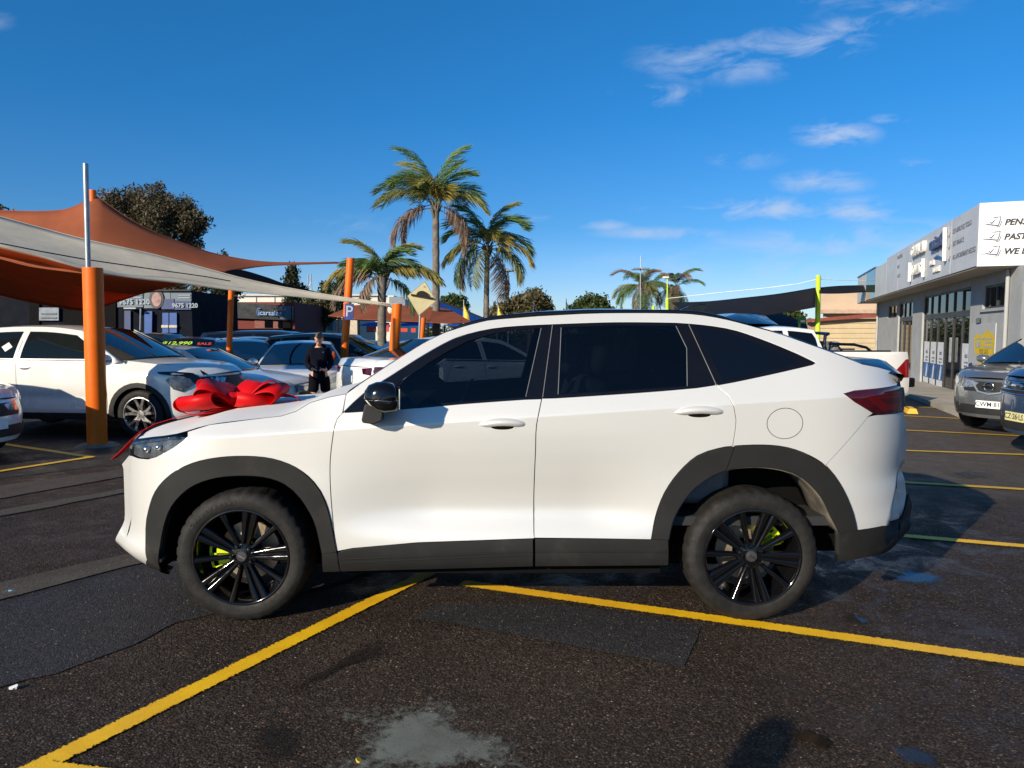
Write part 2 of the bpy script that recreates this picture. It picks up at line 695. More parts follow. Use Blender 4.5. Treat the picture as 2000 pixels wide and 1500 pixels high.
# ================================================================ ground
def asphalt(name, lo, hi, stone=(.16, .12, .09), rough=(.55, .85), agg=150., bump=.5, wet=None, stones=.94, big=False):
    m, nt, b, o = new_mat(name)
    geo = N(nt, 'ShaderNodeNewGeometry')
    pos = geo.outputs['Position']
    big = noise_tex(nt, .9, 6, .65, pos, .6)
    mid = noise_tex(nt, 9, 5, .7, pos)
    c = mixcol(nt, ramp(nt, big, .32, .68), lo, hi)
    c = mixcol(nt, ramp(nt, mid, .35, .7, 0, .55), c, tuple(k * .55 for k in lo))
    vo = N(nt, 'ShaderNodeTexVoronoi')
    vo.inputs['Scale'].default_value = agg
    lk(nt, pos, vo.inputs['Vector'])
    sp = N(nt, 'ShaderNodeSeparateColor')
    lk(nt, vo.outputs['Color'], sp.inputs[0])
    c = mixcol(nt, mth(nt, 'MULTIPLY', ramp(nt, sp.outputs[0], .2, 1.0), .55), c, tuple(k * 2.0 for k in hi))
    c = mixcol(nt, ramp(nt, sp.outputs[1], stones, stones + .02), c, stone)
    c = mixcol(nt, ramp(nt, vo.outputs['Distance'], .25, .75, 0, .8), c, tuple(k * .35 for k in lo))
    if big:      # scattered larger chips, rust coloured and pale
        v2 = N(nt, 'ShaderNodeTexVoronoi')
        v2.inputs['Scale'].default_value = 62
        lk(nt, pos, v2.inputs['Vector'])
        s2 = N(nt, 'ShaderNodeSeparateColor')
        lk(nt, v2.outputs['Color'], s2.inputs[0])
        near_ = ramp(nt, v2.outputs['Distance'], .30, .22)
        c = mixcol(nt, mth(nt, 'MULTIPLY', near_, ramp(nt, s2.outputs[0], .965, .97)), c, (.30, .13, .05))
        c = mixcol(nt, mth(nt, 'MULTIPLY', near_, ramp(nt, s2.outputs[1], .975, .98)), c, (.34, .29, .22))
        lump = noise_tex(nt, 26, 4, .65, pos)
        c = mixcol(nt, ramp(nt, lump, .42, .30, 0, .7), c, tuple(k * .3 for k in lo))
        s3 = N(nt, 'ShaderNodeSeparateXYZ')
        lk(nt, pos, s3.inputs[0])
        wv = noise_tex(nt, .8, 6, .7, pos)
        dry = mth(nt, 'MULTIPLY', ramp(nt, mth(nt, 'ADD', s3.outputs[1], mth(nt, 'MULTIPLY', wv, 2.4)), 7.2, 9.0), ramp(nt, s3.outputs[0], 1.0, 3.5))
        c = mixcol(nt, mth(nt, 'MULTIPLY', dry, .8), c, mixcol(nt, ramp(nt, mid, .3, .7), (.080, .066, .053), (.125, .104, .084)))
    cbase = c
    rg = ramp(nt, noise_tex(nt, 3.0, 5, .7, pos), .3, .7, rough[0], rough[1])
    bp = N(nt, 'ShaderNodeBump')
    bp.inputs['Distance'].default_value = .006
    h = mth(nt, 'ADD', mth(nt, 'MULTIPLY', vo.outputs['Distance'], -.9), mth(nt, 'MULTIPLY', noise_tex(nt, 30 if big else 55, 6, .72, pos), 2.4 if big else 1.1))
    lk(nt, h, bp.inputs['Height'])
    if wet:
        # a damp area: (x, y, half length, half width); water evens the surface and makes it shine
        s = N(nt, 'ShaderNodeSeparateXYZ')
        lk(nt, pos, s.inputs[0])
        tot = None
        for (x, y, a, q, w) in wet:
            ex = mth(nt, 'DIVIDE', mth(nt, 'SUBTRACT', s.outputs[0], x), a)
            ey = mth(nt, 'DIVIDE', mth(nt, 'SUBTRACT', s.outputs[1], y), q)
            d2 = mth(nt, 'ADD', mth(nt, 'MULTIPLY', ex, ex), mth(nt, 'MULTIPLY', ey, ey))
            k = mth(nt, 'MULTIPLY', mth(nt, 'SUBTRACT', 1.25, d2, None, True), w)
            tot = k if tot is None else mth(nt, 'MAXIMUM', tot, k)
        wn_ = mth(nt, 'MULTIPLY', tot, ramp(nt, noise_tex(nt, 2.6, 6, .7, pos, .6), .47, .66))
        cbase = mixcol(nt, mth(nt, 'MULTIPLY', wn_, .55), cbase, tuple(k * .35 for k in lo))
        rg2 = N(nt, 'ShaderNodeMix')
        lk(nt, wn_, rg2.inputs[0])
        lk(nt, rg, rg2.inputs[2])
        rg2.inputs[3].default_value = .24
        rg = rg2.outputs[0]
        lk(nt, mth(nt, 'SUBTRACT', bump, mth(nt, 'MULTIPLY', wn_, bump * .35)), bp.inputs['Strength'])
        lk(nt, mth(nt, 'ADD', .16, mth(nt, 'MULTIPLY', wn_, .2)), b.inputs['Specular IOR Level'])
    else:
        bp.inputs['Strength'].default_value = bump
        b.inputs['Specular IOR Level'].default_value = .22
    lk(nt, cbase, b.inputs['Base Color'])
    lk(nt, rg, b.inputs['Roughness'])
    lk(nt, bp.outputs[0], b.inputs['Normal'])
    return m


def decal(name, col, rough=.6, thr=.35, soft=.12, nscale=14., col2=None, bump=.25, spec=.4, amount=1.0, detail=6, ew=1.0, na=.9):
    """a thin worn layer whose ragged edge follows the 'edge' attribute of its mesh"""
    m, nt, b, o = new_mat(name)
    geo = N(nt, 'ShaderNodeNewGeometry')
    pos = geo.outputs['Position']
    at_ = N(nt, 'ShaderNodeAttribute')
    at_.attribute_name = 'edge'
    n1 = noise_tex(nt, nscale, detail, .72, pos)
    n2 = noise_tex(nt, nscale * 7, 3, .6, pos)
    v = mth(nt, 'ADD', mth(nt, 'MULTIPLY', at_.outputs['Fac'], ew), mth(nt, 'ADD', mth(nt, 'MULTIPLY', n1, na), mth(nt, 'MULTIPLY', n2, .5)))
    f = mth(nt, 'MULTIPLY', ramp(nt, v, thr + .6, thr + .6 + soft), amount)
    c = mixcol(nt, ramp(nt, noise_tex(nt, 5, 5, .65, pos), .3, .7), col, col2 or tuple(k * .8 for k in col))
    c = mixcol(nt, ramp(nt, noise_tex(nt, 60, 4, .7, pos), .56, .72, 0, .5), c, tuple(k * .35 for k in col))
    lk(nt, c, b.inputs['Base Color'])
    b.inputs['Roughness'].default_value = rough
    b.inputs['Specular IOR Level'].default_value = spec
    bp = N(nt, 'ShaderNodeBump')
    bp.inputs['Distance'].default_value = .006
    bp.inputs['Strength'].default_value = bump
    lk(nt, noise_tex(nt, 110, 4, .7, pos), bp.inputs['Height'])
    lk(nt, bp.outputs[0], b.inputs['Normal'])
    t = N(nt, 'ShaderNodeBsdfTransparent')
    ms = N(nt, 'ShaderNodeMixShader')
    lk(nt, f, ms.inputs[0])
    lk(nt, t.outputs[0], ms.inputs[1])
    lk(nt, b.outputs[0], ms.inputs[2])
    lk(nt, ms.outputs[0], o.inputs['Surface'])
    return m


mA = asphalt('asphalt', (.031, .021, .015), (.062, .044, .032), rough=(.5, .8), agg=105, bump=1.0, stones=.93, big=True,
             wet=[(2.2, 5.3, 2.6, 1.9, 1.0), (2.4, 3.3, 1.7, 1.1, .75), (.9, 2.3, 1.3, .5, .6), (-.2, 4.6, 3.2, .8, .7), (-3.0, 5.2, 2.0, 1.2, .4)])
mDark = asphalt('patch_asphalt', (.028, .026, .0265), (.046, .043, .043), agg=135, bump=.85, rough=(.5, .75), stones=.955)
mOld = asphalt('dry_asphalt', (.075, .062, .05), (.115, .096, .078), agg=160, bump=.4, rough=(.75, .95), stone=(.2, .17, .13))
mStrip = asphalt('trench_fill', (.07, .054, .043), (.11, .088, .07), agg=220, bump=.35, rough=(.7, .9), stones=.97)
mStrip2 = asphalt('worn_strip', (.075, .064, .052), (.115, .098, .08), agg=220, bump=.35, rough=(.75, .95), stones=.97)
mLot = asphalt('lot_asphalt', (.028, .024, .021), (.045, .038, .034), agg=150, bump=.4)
mPaint = decal('yellow_paint', (.92, .53, .010), rough=.5, thr=.72, soft=.08, nscale=75, col2=(.80, .43, .008), ew=1.0, na=1.8)
mPaintFar = decal('faded_yellow_paint', (.70, .42, .03), rough=.6, thr=.22, soft=.12, nscale=9, ew=1.2)
mCement = decal('cement_residue', (.23, .25, .22), rough=.6, thr=.53, soft=.36, nscale=4.6, col2=(.15, .16, .14), ew=.72, amount=.62, na=1.3)
mDamp = decal('oily_damp', (.012, .008, .006), rough=.32, thr=.45, soft=.5, nscale=6, ew=.8, amount=.75, spec=.4, bump=.5)
mWater = decal('standing_water', (.035, .032, .030), rough=.03, thr=.42, soft=.45, nscale=5, ew=1.0, spec=.5, bump=.0, detail=3, amount=.75)
mBrownWater = decal('brown_puddle', (.02, .013, .008), rough=.06, thr=.42, soft=.3, nscale=8, ew=1.0, spec=.5, bump=.02)
mLight = decal('dry_scuff', (.13, .11, .085), rough=.9, thr=.75, soft=.35, nscale=7, ew=.6, amount=.8)

xs_ = [-400, -60, -20, -8, 0, 8, 20, 60, 400]
ys_ = [-60, -8, 5, 12, 25, 45, 120, 1500]
vs, fs = [], []
for y in ys_:
    for x in xs_:
        vs.append((x, y, gz(y)))
for j in range(len(ys_) - 1):
    for i in range(len(xs_) - 1):
        a = j * len(xs_) + i
        fs.append((a, a + 1, a + 1 + len(xs_), a + len(xs_)))
ground = MB().add(vs, fs).build('ground', mA, None, smooth=0, fix=False)
tag(ground, kind='structure')


def with_edge(o, e):
    a = o.data.attributes.new('edge', 'FLOAT', 'POINT')
    a.data.foreach_set('value', e)
    return o


def ground_patch(name, px, mat, h=.004, edge=False, rings=5, wobble=.0, parent=ground, world_pts=None, step=.12):
    """outline given in the picture, laid on the ground; rings run to the middle"""
    pts = [tuple(on_ground(u, v).xy) for u, v in px] if world_pts is None else world_pts
    pts = dens(pts, step)
    if wobble:
        pts = [(x + wobble * noise.noise(Vector((x * 2.2, y * 2.2, 3.1))) + wobble * .5 * noise.noise(Vector((x * 9, y * 9, 1.7))),
                y + wobble * noise.noise(Vector((x * 2.2, y * 2.2, 8.4))) + wobble * .5 * noise.noise(Vector((x * 9, y * 9, 5.5)))) for x, y in pts]
    if not edge:
        return panel(name, pts, lambda a, b: gp(a, b, h), (0, 0, 1), mat, parent, grid=.5, flange=0)
    cx = sum(p[0] for p in pts) / len(pts)
    cy = sum(p[1] for p in pts) / len(pts)
    vs, e, n = [], [], len(pts)
    for r in range(rings + 1):
        t = r / rings
        for (x, y) in pts:
            vs.append(gp(x + (cx - x) * t, y + (cy - y) * t, h))
            e.append(min(1.0, t * 1.15))
    fs = [(r * n + k, r * n + (k + 1) % n, (r + 1) * n + (k + 1) % n, (r + 1) * n + k) for r in range(rings) for k in range(n)]
    o = MB().add(vs, fs).build(name, mat, parent, smooth=0)
    return with_edge(o, e)


def ground_line(name, p0, p1, w, mat, h=.008, parent=ground, n=40):
    p0, p1 = Vector(p0).to_2d(), Vector(p1).to_2d()
    d = (p1 - p0)
    nrm = Vector((-d.y, d.x)).normalized()
    vs, e = [], []
    for i in range(n + 1):
        for k, s in enumerate((-.5, -.40, -.22, 0, .22, .40, .5)):
            q = p0 + d * (i / n) + nrm * (w * 1.12 * s)
            vs.append(gp(q.x, q.y, h))
            e.append((0, .35, .8, 1, .8, .35, 0)[k])
    fs = [(i * 7 + k, i * 7 + k + 1, (i + 1) * 7 + k + 1, (i + 1) * 7 + k) for i in range(n) for k in range(6)]
    o = MB().add(vs, fs).build(name, mat, parent, smooth=0)
    return with_edge(o, e)


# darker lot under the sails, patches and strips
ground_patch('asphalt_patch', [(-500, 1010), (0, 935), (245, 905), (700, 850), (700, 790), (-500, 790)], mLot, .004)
ground_patch('asphalt_patch', [(-260, 1230), (0, 1168), (245, 1106), (520, 1040), (900, 1060), (640, 1146), (420, 1200), (345, 1217), (260, 1262), (100, 1318), (-260, 1410)], mDark, .005, wobble=.03)
ground_patch('trench_strip', [(-300, 1216), (0, 1140), (245, 1084), (520, 1020), (560, 1030), (245, 1108), (0, 1172), (-300, 1252)], mStrip, .009, wobble=.015)
ground_patch('trench_strip', [(-300, 1228), (0, 1156), (245, 1096), (520, 1034), (540, 1040), (245, 1110), (0, 1175), (-300, 1256)], mStrip2, .013, wobble=.012)
ground_patch('worn_strip', [(-300, 1003), (0, 950), (245, 917), (400, 899), (400, 908), (245, 931), (0, 975), (-300, 1030)], mStrip, .009, wobble=.04)
ground_patch('worn_strip', [(-300, 1050), (0, 998), (245, 955), (400, 935), (400, 941), (245, 963), (0, 1010), (-300, 1068)], mStrip2, .009, wobble=.04)
0 and ground_patch('dry_asphalt', [(1730, 1010), (1800, 985), (2000, 1000), (2500, 1035), (2500, 800), (1300, 760), (1300, 830), (1500, 900)], mOld, .004, wobble=.1)
ground_patch('asphalt_patch', [(800, 1207), (905, 1222), (1100, 1258), (1333, 1302), (1372, 1226), (1130, 1185), (860, 1178)], mDark, .0045, wobble=.015)
ground_patch('dry_scuff', [(-100, 1010), (0, 1000), (200, 970), (250, 985), (250, 1030), (60, 1075), (-100, 1085)], mLight, .008, edge=True)
ground_patch('cement_stain', [(610, 1372), (760, 1350), (880, 1360), (1000, 1420), (1130, 1490), (1160, 1540), (560, 1560), (600, 1480)], mCement, .008, edge=True, rings=8)
ground_patch('damp_stain', [(660, 1280), (780, 1205), (870, 1225), (830, 1270), (700, 1300), (560, 1370), (470, 1430), (400, 1420), (560, 1340)], mDamp, .010, edge=True, rings=8)
ground_patch('damp_stain', [(450, 1400), (560, 1370), (640, 1420), (600, 1520), (440, 1530)], mDamp, .010, edge=True, rings=8)
ground_patch('water_puddle', [(1715, 1128), (1760, 1110), (1830, 1116), (1868, 1132), (1850, 1150), (1790, 1154), (1740, 1146)], mWater, .012, edge=True, rings=8)
ground_patch('water_puddle', [(1640, 1190), (1680, 1204), (1720, 1222), (1690, 1232), (1640, 1222), (1625, 1205)], mWater, .012, edge=True, rings=8)
ground_patch('brown_puddle', [(1515, 1432), (1560, 1422), (1600, 1432), (1630, 1446), (1655, 1470), (1625, 1478), (1580, 1462), (1540, 1452)], mBrownWater, .012, edge=True, rings=8)
ground_patch('water_puddle', [(1710, 1460), (1770, 1452), (1850, 1480), (1840, 1510), (1760, 1505)], mWater, .012, edge=True, rings=8)
ground_patch('oil_stain', [(1800, 925), (1880, 910), (1990, 925), (1960, 945), (1850, 942)], mDamp, .010, edge=True, rings=5)

# painted lines
def gl(u0, v0, u1, v1, w, mat=mPaint, ext=(0, 0), **k):
    a, b = on_ground(u0, v0), on_ground(u1, v1)
    d = (b - a).normalized()
    return ground_line('painted_line', a - d * ext[0], b + d * ext[1], w, mat, **k)


gl(95, 1490, 815, 1132, .098, ext=(.25, .12), n=60)
gl(75, 1507, 185, 1522, .098, ext=(0, .4), n=30, h=.013)
gl(930, 1144, 2000, 1296, .098, ext=(.1, 2.0), n=90)
gl(1700, 1042, 2000, 1068, .10, ext=(1.0, 2.5), n=60)
gl(1780, 944, 2000, 957, .105, mPaintFar, ext=(2, 2.5), n=40, h=.010)
gl(1770, 881, 1970, 888, .105, mPaintFar, ext=(2, 1.5), n=30, h=.010)
gl(1770, 841, 1870, 846, .105, mPaintFar, ext=(2, 1), n=30, h=.010)
gl(1770, 813, 1850, 817, .105, mPaintFar, ext=(2, 1), n=30, h=.010)
gl(1770, 795, 1850, 798, .09, mPaintFar, ext=(1, 1), n=30, h=.010)
gl(40, 873, 180, 894, .10, mPaintFar, ext=(1, 0), h=.010)
gl(180, 894, 0, 922, .10, mPaintFar, ext=(0, 1.5), h=.014)

# small litter
mWhite = M('white_scrap', (.8, .8, .78), .6)
def flat_bit(name, u, v, w, d, mat, label, cat, seed):
    rnd = random.Random(seed)
    c = on_ground(u, v)
    n = 14
    pts = [(math.cos(2 * math.pi * k / n) * w * rnd.uniform(.7, 1.1), math.sin(2 * math.pi * k / n) * d * rnd.uniform(.7, 1.1)) for k in range(n)]
    mb = MB()
    mb.prism(pts, lambda a, b: Vector((a * .9, b * .9, .006)), lambda a, b: Vector((a, b, .013 + .012 * noise.noise(Vector((a * 40, b * 40, seed))))))
    o = mb.build(name, mat, None, smooth=50)
    o.location = c
    return tag(o, label, cat)


flat_bit('paper_scrap', 27, 1347, .02, .018, mWhite, 'crumpled white paper scrap lying on the asphalt at the left edge', 'litter', 3)
flat_bit('plastic_scrap', 20, 1157, .035, .022, M('blue_scrap', (.30, .62, .78), .4), 'flat light blue plastic scrap on the brown trench strip', 'litter', 5)
flat_bit('yellow_leaf', 702, 1490, .014, .012, M('yellow_leaf', (.75, .5, .03), .5), 'small yellow leaf lying beside the grey cement stain', 'leaf', 9)
# ================================================================ cars: common pieces
mTyre = M('tyre_rubber', (.0155, .0145, .0135), .66, bump=.25, bscale=90, vary=.35, nscale=14, spec=.25)
mBlackGloss = M('black_gloss', (.004, .004, .005), .10, coat=.0, vary=.1, spec=.5)
mBlackPl = M('grey_plastic', (.020, .020, .021), .55, spec=.3, bump=.12, bscale=400, vary=.12, nscale=3)
mBlack = M('black_void', (.004, .004, .004), .8, spec=.1)
mTrim = M('black_trim', (.005, .005, .006), .16, vary=.1)
mChrome = M('chrome', (.75, .76, .78), .12, metal=1., vary=.05)
mSteel = M('brake_steel', (.52, .42, .32), .38, metal=.75, vary=.2, nscale=20)
mAlloy = M('alloy', (.62, .62, .63), .28, metal=.9, vary=.06)
mLime = M('lime_caliper', (.64, .76, .012), .4)
mGlassDark = glass_mat('privacy_glass', mixb=1.0, base=(.003, .0045, .008), gloss=.015)
mGlassTint = glass_mat('tinted_glass', tint=(.29, .33, .38), mixb=.2, base=(.004, .006, .010), gloss=.012)
mGlassSmoke = glass_mat('smoked_glass', tint=(.17, .19, .22), mixb=.45, base=(.003, .004, .006), gloss=.012)
mGlassClear = glass_mat('car_glass', tint=(.16, .20, .20), mixb=.72, base=(.007, .010, .011), gloss=.02, ior=1.34)
mGlassLamp = glass_mat('lamp_glass', tint=(.85, .88, .9), mixb=.05, gloss=.02)
mRed = M('red_lens', (.22, .006, .008), .08, coat=.6)
mRedDark = M('dark_red_lens', (.05, .003, .006), .06, coat=.7, vary=.3, nscale=12)
mInterior = M('dark_trim', (.02, .02, .022), .7)
mSeat = M('grey_seat', (.15, .15, .16), .7)


def wheel_mesh_parts(rad=.365, width=.225, rimr=.252, spokes='hero', seg=72):
    """meshes of a wheel whose axle is Y and whose outer face looks to -Y; made once, shared by copies"""
    parts = {}
    w = width / 2
    tp = [(rimr - .004, -w + .012), (rimr + .004, -w + .002), (rimr + .022, -w - .004), (rimr + .05, -w - .009), (rad - .042, -w - .006),
          (rad - .022, -w + .004), (rad - .010, -w + .014), (rad - .003, -w + .028), (rad, -w + .05), (rad, w - .05), (rad - .003, w - .028), (rad - .012, w - .010),
          (rad - .045, w), (rimr, w - .005)]

    def tread(r, h, k, i):
        if 6 <= i <= 8:
            return r - (.006 if k % 4 == 0 else 0)
        return r
    mb = MB().lathe(tp, seg=seg * 2 if spokes == 'hero' else 36, rfun=tread if spokes == 'hero' else None)
    parts['tyre'] = (mb, mTyre)
    return parts


def make_wheel(root, pos, side=-1, rad=.365, width=.225, rimr=.252, style='hero', rimmat=None, calmat=None, cal_ang=180, steer=0., spoke0=3., simple=False, label=None):
    """wheel part (the rim mesh) with tyre, disc, caliper, nuts and cap as its sub-parts"""
    rimmat = rimmat or mBlackGloss
    w = width / 2
    rb = MB()
    face = -w + .008
    # rim barrel and lip
    rb.lathe([(rimr + .006, face - .004), (rimr + .008, face - .010), (rimr - .004, face - .012), (rimr - .010, face - .002), (rimr - .016, face + .03), (rimr - .03, face + .10), (rimr - .035, w - .01)],
             seg=72 if style == 'hero' else 32)
    if style == 'hero':
        for k in range(5):
            for kind in (0, 1):
                a = R(spoke0 + 72 * k + (36 if kind else 0))
                ca, sa = math.cos(a), math.sin(a)
                rad_d, tan_d = Vector((ca, 0, sa)), Vector((-sa, 0, ca))
                if kind == 0:
                    bars = [(.011, .026, .017, .023), (-.011, -.026, .017, .023)]
                else:
                    bars = [(0, 0, .017, .019)]
                for (o0, o1, h0, h1) in bars:
                    sec = []
                    for r, off, hw, yf in ((.045, o0, h0 * .6, face + .022), (.11, o0 + (o1 - o0) * .35, h0 * .75, face + .018),
                                           (.19, o0 + (o1 - o0) * .75, h1 * .8, face + .006), (rimr - .006, o1, h1, face - .004)):
                        c = rad_d * r + tan_d * off
                        sec.append([c + tan_d * hw + Vector((0, yf + .006, 0)), c + tan_d * hw * .55 + Vector((0, yf - .004, 0)), c - tan_d * hw * .55 + Vector((0, yf - .004, 0)),
                                    c - tan_d * hw + Vector((0, yf + .006, 0)), c - tan_d * hw + Vector((0, yf + .036, 0)), c + tan_d * hw + Vector((0, yf + .036, 0))])
                    vs = [p for s in sec for p in s]
                    fs = []
                    for i in range(3):
                        for j in range(6):
                            j2 = (j + 1) % 6
                            fs.append((i * 6 + j, i * 6 + j2, (i + 1) * 6 + j2, (i + 1) * 6 + j))
                    rb.add(vs, fs)
                if kind == 0:   # floor of the groove between the twin bars
                    c0, c1 = rad_d * .06, rad_d * (rimr - .008)
                    rb.add([c0 + tan_d * .012 + Vector((0, face + .036, 0)), c1 + tan_d * .028 + Vector((0, face + .012, 0)), c1 - tan_d * .028 + Vector((0, face + .012, 0)), c0 - tan_d * .012 + Vector((0, face + .036, 0))],
                           [(0, 1, 2, 3)])
        rb.lathe([(.001, face + .018), (.058, face + .018), (.075, face + .028), (.08, face + .06)], seg=40)
    else:
        ns = 5
        for k in range(ns):
            a = R(spoke0 + 360 / ns * k)
            ca, sa = math.cos(a), math.sin(a)
            rad_d, tan_d = Vector((ca, 0, sa)), Vector((-sa, 0, ca))
            for sgn in (-1, 1):
                pts = [(.04, 0), (.10, .014 * sgn), (.17, .040 * sgn), (rimr - .004, .075 * sgn)]
                sec = []
                for i, (r, off) in enumerate(pts):
                    c = rad_d * r + tan_d * off
                    hw = (.03, .024, .02, .024)[i]
                    yf = face + (.02, .014, .006, 0)[i]
                    sec += [c + tan_d * hw + Vector((0, yf, 0)), c - tan_d * hw + Vector((0, yf, 0)), c - tan_d * hw + Vector((0, yf + .03, 0)), c + tan_d * hw + Vector((0, yf + .03, 0))]
                fs = []
                for i in range(3):
                    for j in range(4):
                        j2 = (j + 1) % 4
                        fs.append((i * 4 + j, i * 4 + j2, (i + 1) * 4 + j2, (i + 1) * 4 + j))
                rb.add(sec, fs)
        rb.lathe([(.001, face + .012), (.055, face + .014), (.07, face + .05)], seg=24)
    rim = rb.build('wheel', rimmat, root, smooth=35, label=label)
    if style == 'hero':
        bv = rim.modifiers.new('bevel', 'BEVEL')
        bv.width = .0035
        bv.segments = 2
        bv.limit_method = 'ANGLE'
        bv.angle_limit = R(35)
    rim.location = pos
    rim.rotation_euler = (0, 0, steer + (0 if side < 0 else math.pi))
    ty = wheel_mesh_parts(rad, width, rimr, style)['tyre'][0].build('tyre', mTyre, rim, smooth=50)
    if simple:
        quick('brake_disc', mBlack, rim, lambda m: m.lathe([(.001, .03), (rimr - .03, .03)], 24), smooth=0)
        return rim
    d = MB().lathe([(.07, .035), (.165, .035), (.165, .060), (.07, .060)], seg=48)
    d.build('brake_disc', mSteel, rim, smooth=30)
    MB().lathe([(.001, face + .008), (.07, face + .03), (.08, .035)], 24)
    if calmat:
        cb = MB()
        for (a0, a1, r0, r1) in ((-22, -4, .10, .19), (4, 22, .10, .19), (-20, 20, .165, .205)):
            n = 5
            vs = []
            for i in range(n + 1):
                a = R(cal_ang + a0 + (a1 - a0) * i / n)
                for r, y in ((r0, -.030), (r1, -.030), (r1, .075), (r0, .075)):
                    vs.append((r * math.cos(a), y, r * math.sin(a)))
            fs = [(i * 4 + j, i * 4 + (j + 1) % 4, (i + 1) * 4 + (j + 1) % 4, (i + 1) * 4 + j) for i in range(n) for j in range(4)]
            fs += [(0, 1, 2, 3), tuple(n * 4 + j for j in (3, 2, 1, 0))]
            cb.add(vs, fs)
        cb.build('brake_caliper', calmat, rim, smooth=40)
    if style == 'hero':
        for k in range(5):
            a = R(spoke0 + 36 + 72 * k)
            quick('lug_nut', mBlackGloss, rim, lambda m: m.lathe([(.001, face - .002), (.009, face), (.0115, face + .006), (.0115, face + .028)], 10, (.057 * math.cos(a), 0, .057 * math.sin(a))), smooth=40)
        cap = MB().lathe([(.001, face + .004), (.026, face + .006), (.031, face + .011), (.033, face + .02)], 28).build('centre_cap', M('cap_grey', (.10, .10, .105), .25, metal=.6), rim)
        # little emblem bar lies on the cap
        quick('cap_emblem', mChrome, rim, lambda m: m.box((0, face + .003, 0), (.040, .003, .009), Matrix.Rotation(R(28), 3, 'Y')), smooth=30)
    else:
        MB().lathe([(.001, face + .004), (.028, face + .006), (.032, face + .016)], 20).build('centre_cap', mBlackGloss, rim)
    return rim


def pchip(tbl):
    xs = np.array([t[0] for t in tbl], float)
    ys = np.array([t[1] for t in tbl], float)
    g = np.linspace(xs[0] - .2, xs[-1] + .2, 900)
    v = np.interp(g, xs, ys)
    s = (g[1] - g[0])
    k = np.exp(-.5 * (np.arange(-60, 61) * s / .022) ** 2)
    k /= k.sum()
    v = np.convolve(np.pad(v, 60, mode='edge'), k, mode='valid')
    return lambda z: float(np.interp(z, g, v))


def sstep(a, b, x):
    t = min(1, max(0, (x - a) / (b - a)))
    return t * t * (3 - 2 * t)
# ================================================================ the white coupe SUV in front
Y0 = 3.80                      # its near flank
HW = .94                       # half its width
xe_f = pchip([(z, x * .978) for z, x in [(.15, -2.10), (.22, -2.20), (.26, -2.275), (.32, -2.335), (.37, -2.335), (.43, -2.285), (.5, -2.272), (.9, -2.272), (.96, -2.268), (1.0, -2.20), (1.1, -2.15)]])
xe_r = pchip([(z, x * .98) for z, x in [(.22, 2.10), (.30, 2.22), (.37, 2.30), (.46, 2.35), (.54, 2.362), (.62, 2.335), (.70, 2.325), (.79, 2.295), (.95, 2.312), (1.05, 2.312), (1.2, 2.30), (1.4, 2.30)]])
prof = pchip([(.15, .12), (.24, .075), (.30, .03), (.345, .010), (.42, .010), (.455, .012), (.49, .020), (.53, .044), (.58, .074), (.63, .084), (.72, .070), (.82, .046), (.94, .022), (1.04, .010), (1.4, .0)])
prof_arch = pchip([(.15, .12), (.24, .06), (.30, .03), (.36, .012), (.5, .008), (.7, .010), (.85, .014), (1.04, .010), (1.4, 0)])


def zc(x):
    return 1.1265 + .0655 * x


def hero_q(x, z):
    w = z - zc(x)
    a = sstep(.38, 1.10, abs(x + .02))
    q = prof(z) * (1 - a) + prof_arch(z) * a
    if w > 0:
        hoodish = sstep(-.85, -1.25, x)
        q += (w - .004 * (1 - math.exp(-w / .004))) * (.55 + .35 * hoodish) + .28 * w * w
        if w < .05:
            q -= 0
    L0, x0 = .80, -1.47
    if x < x0:
        s = (x0 - x) / (x0 - xe_f(z))
        q += .30 * (s ** 3.1 if s < 1 else 1 + 3.1 * (s - 1))
    x1 = 1.52
    if x > x1:
        s = (x - x1) / (xe_r(z) - x1)
        q += .30 * (s ** 3.1 if s < 1 else 1 + 3.1 * (s - 1))
    # the rear corner turns in behind a slanting edge
    if x > 1.9 and .40 < z < .86:
        d = (x - (2.05 + (z - .43) * .42))
        if d > 0:
            q += .075 * sstep(0, .07, d) * sstep(.40, .46, z) * (1 - sstep(.74, .84, z))
    return q


def hero_side(s):
    return lambda x, z: Vector((x, s * (HW - hero_q(x, z)), z))


def S(u, v):
    """point of the picture -> (x, z) on the flank"""
    last = None
    Y = Y0 - .15
    best = (9, None)
    while Y < Y0 + .75:
        p = at(u, v, Y)
        f = (Y - Y0) - hero_q(p.x, p.z)
        if abs(f) < best[0]:
            best = (abs(f), (p.x, p.z))
        if f >= 0:
            if last is not None:
                lo, hi = last, Y
                for _ in range(16):
                    mid = (lo + hi) / 2
                    p = at(u, v, mid)
                    if (mid - Y0) - hero_q(p.x, p.z) >= 0:
                        hi = mid
                    else:
                        lo = mid
                p = at(u, v, hi)
            return (p.x, p.z)
        last = Y
        Y += .01
    return best[1]


def T(u, v, d=.40):
    d = .30
    for _ in range(40):
        p = at(u, v, Y0 + d)
        d = .5 * d + .5 * min(.5, hero_q(p.x, p.z))
    return (p.x, p.z)


def SS(pts):
    return [S(*p) for p in pts]


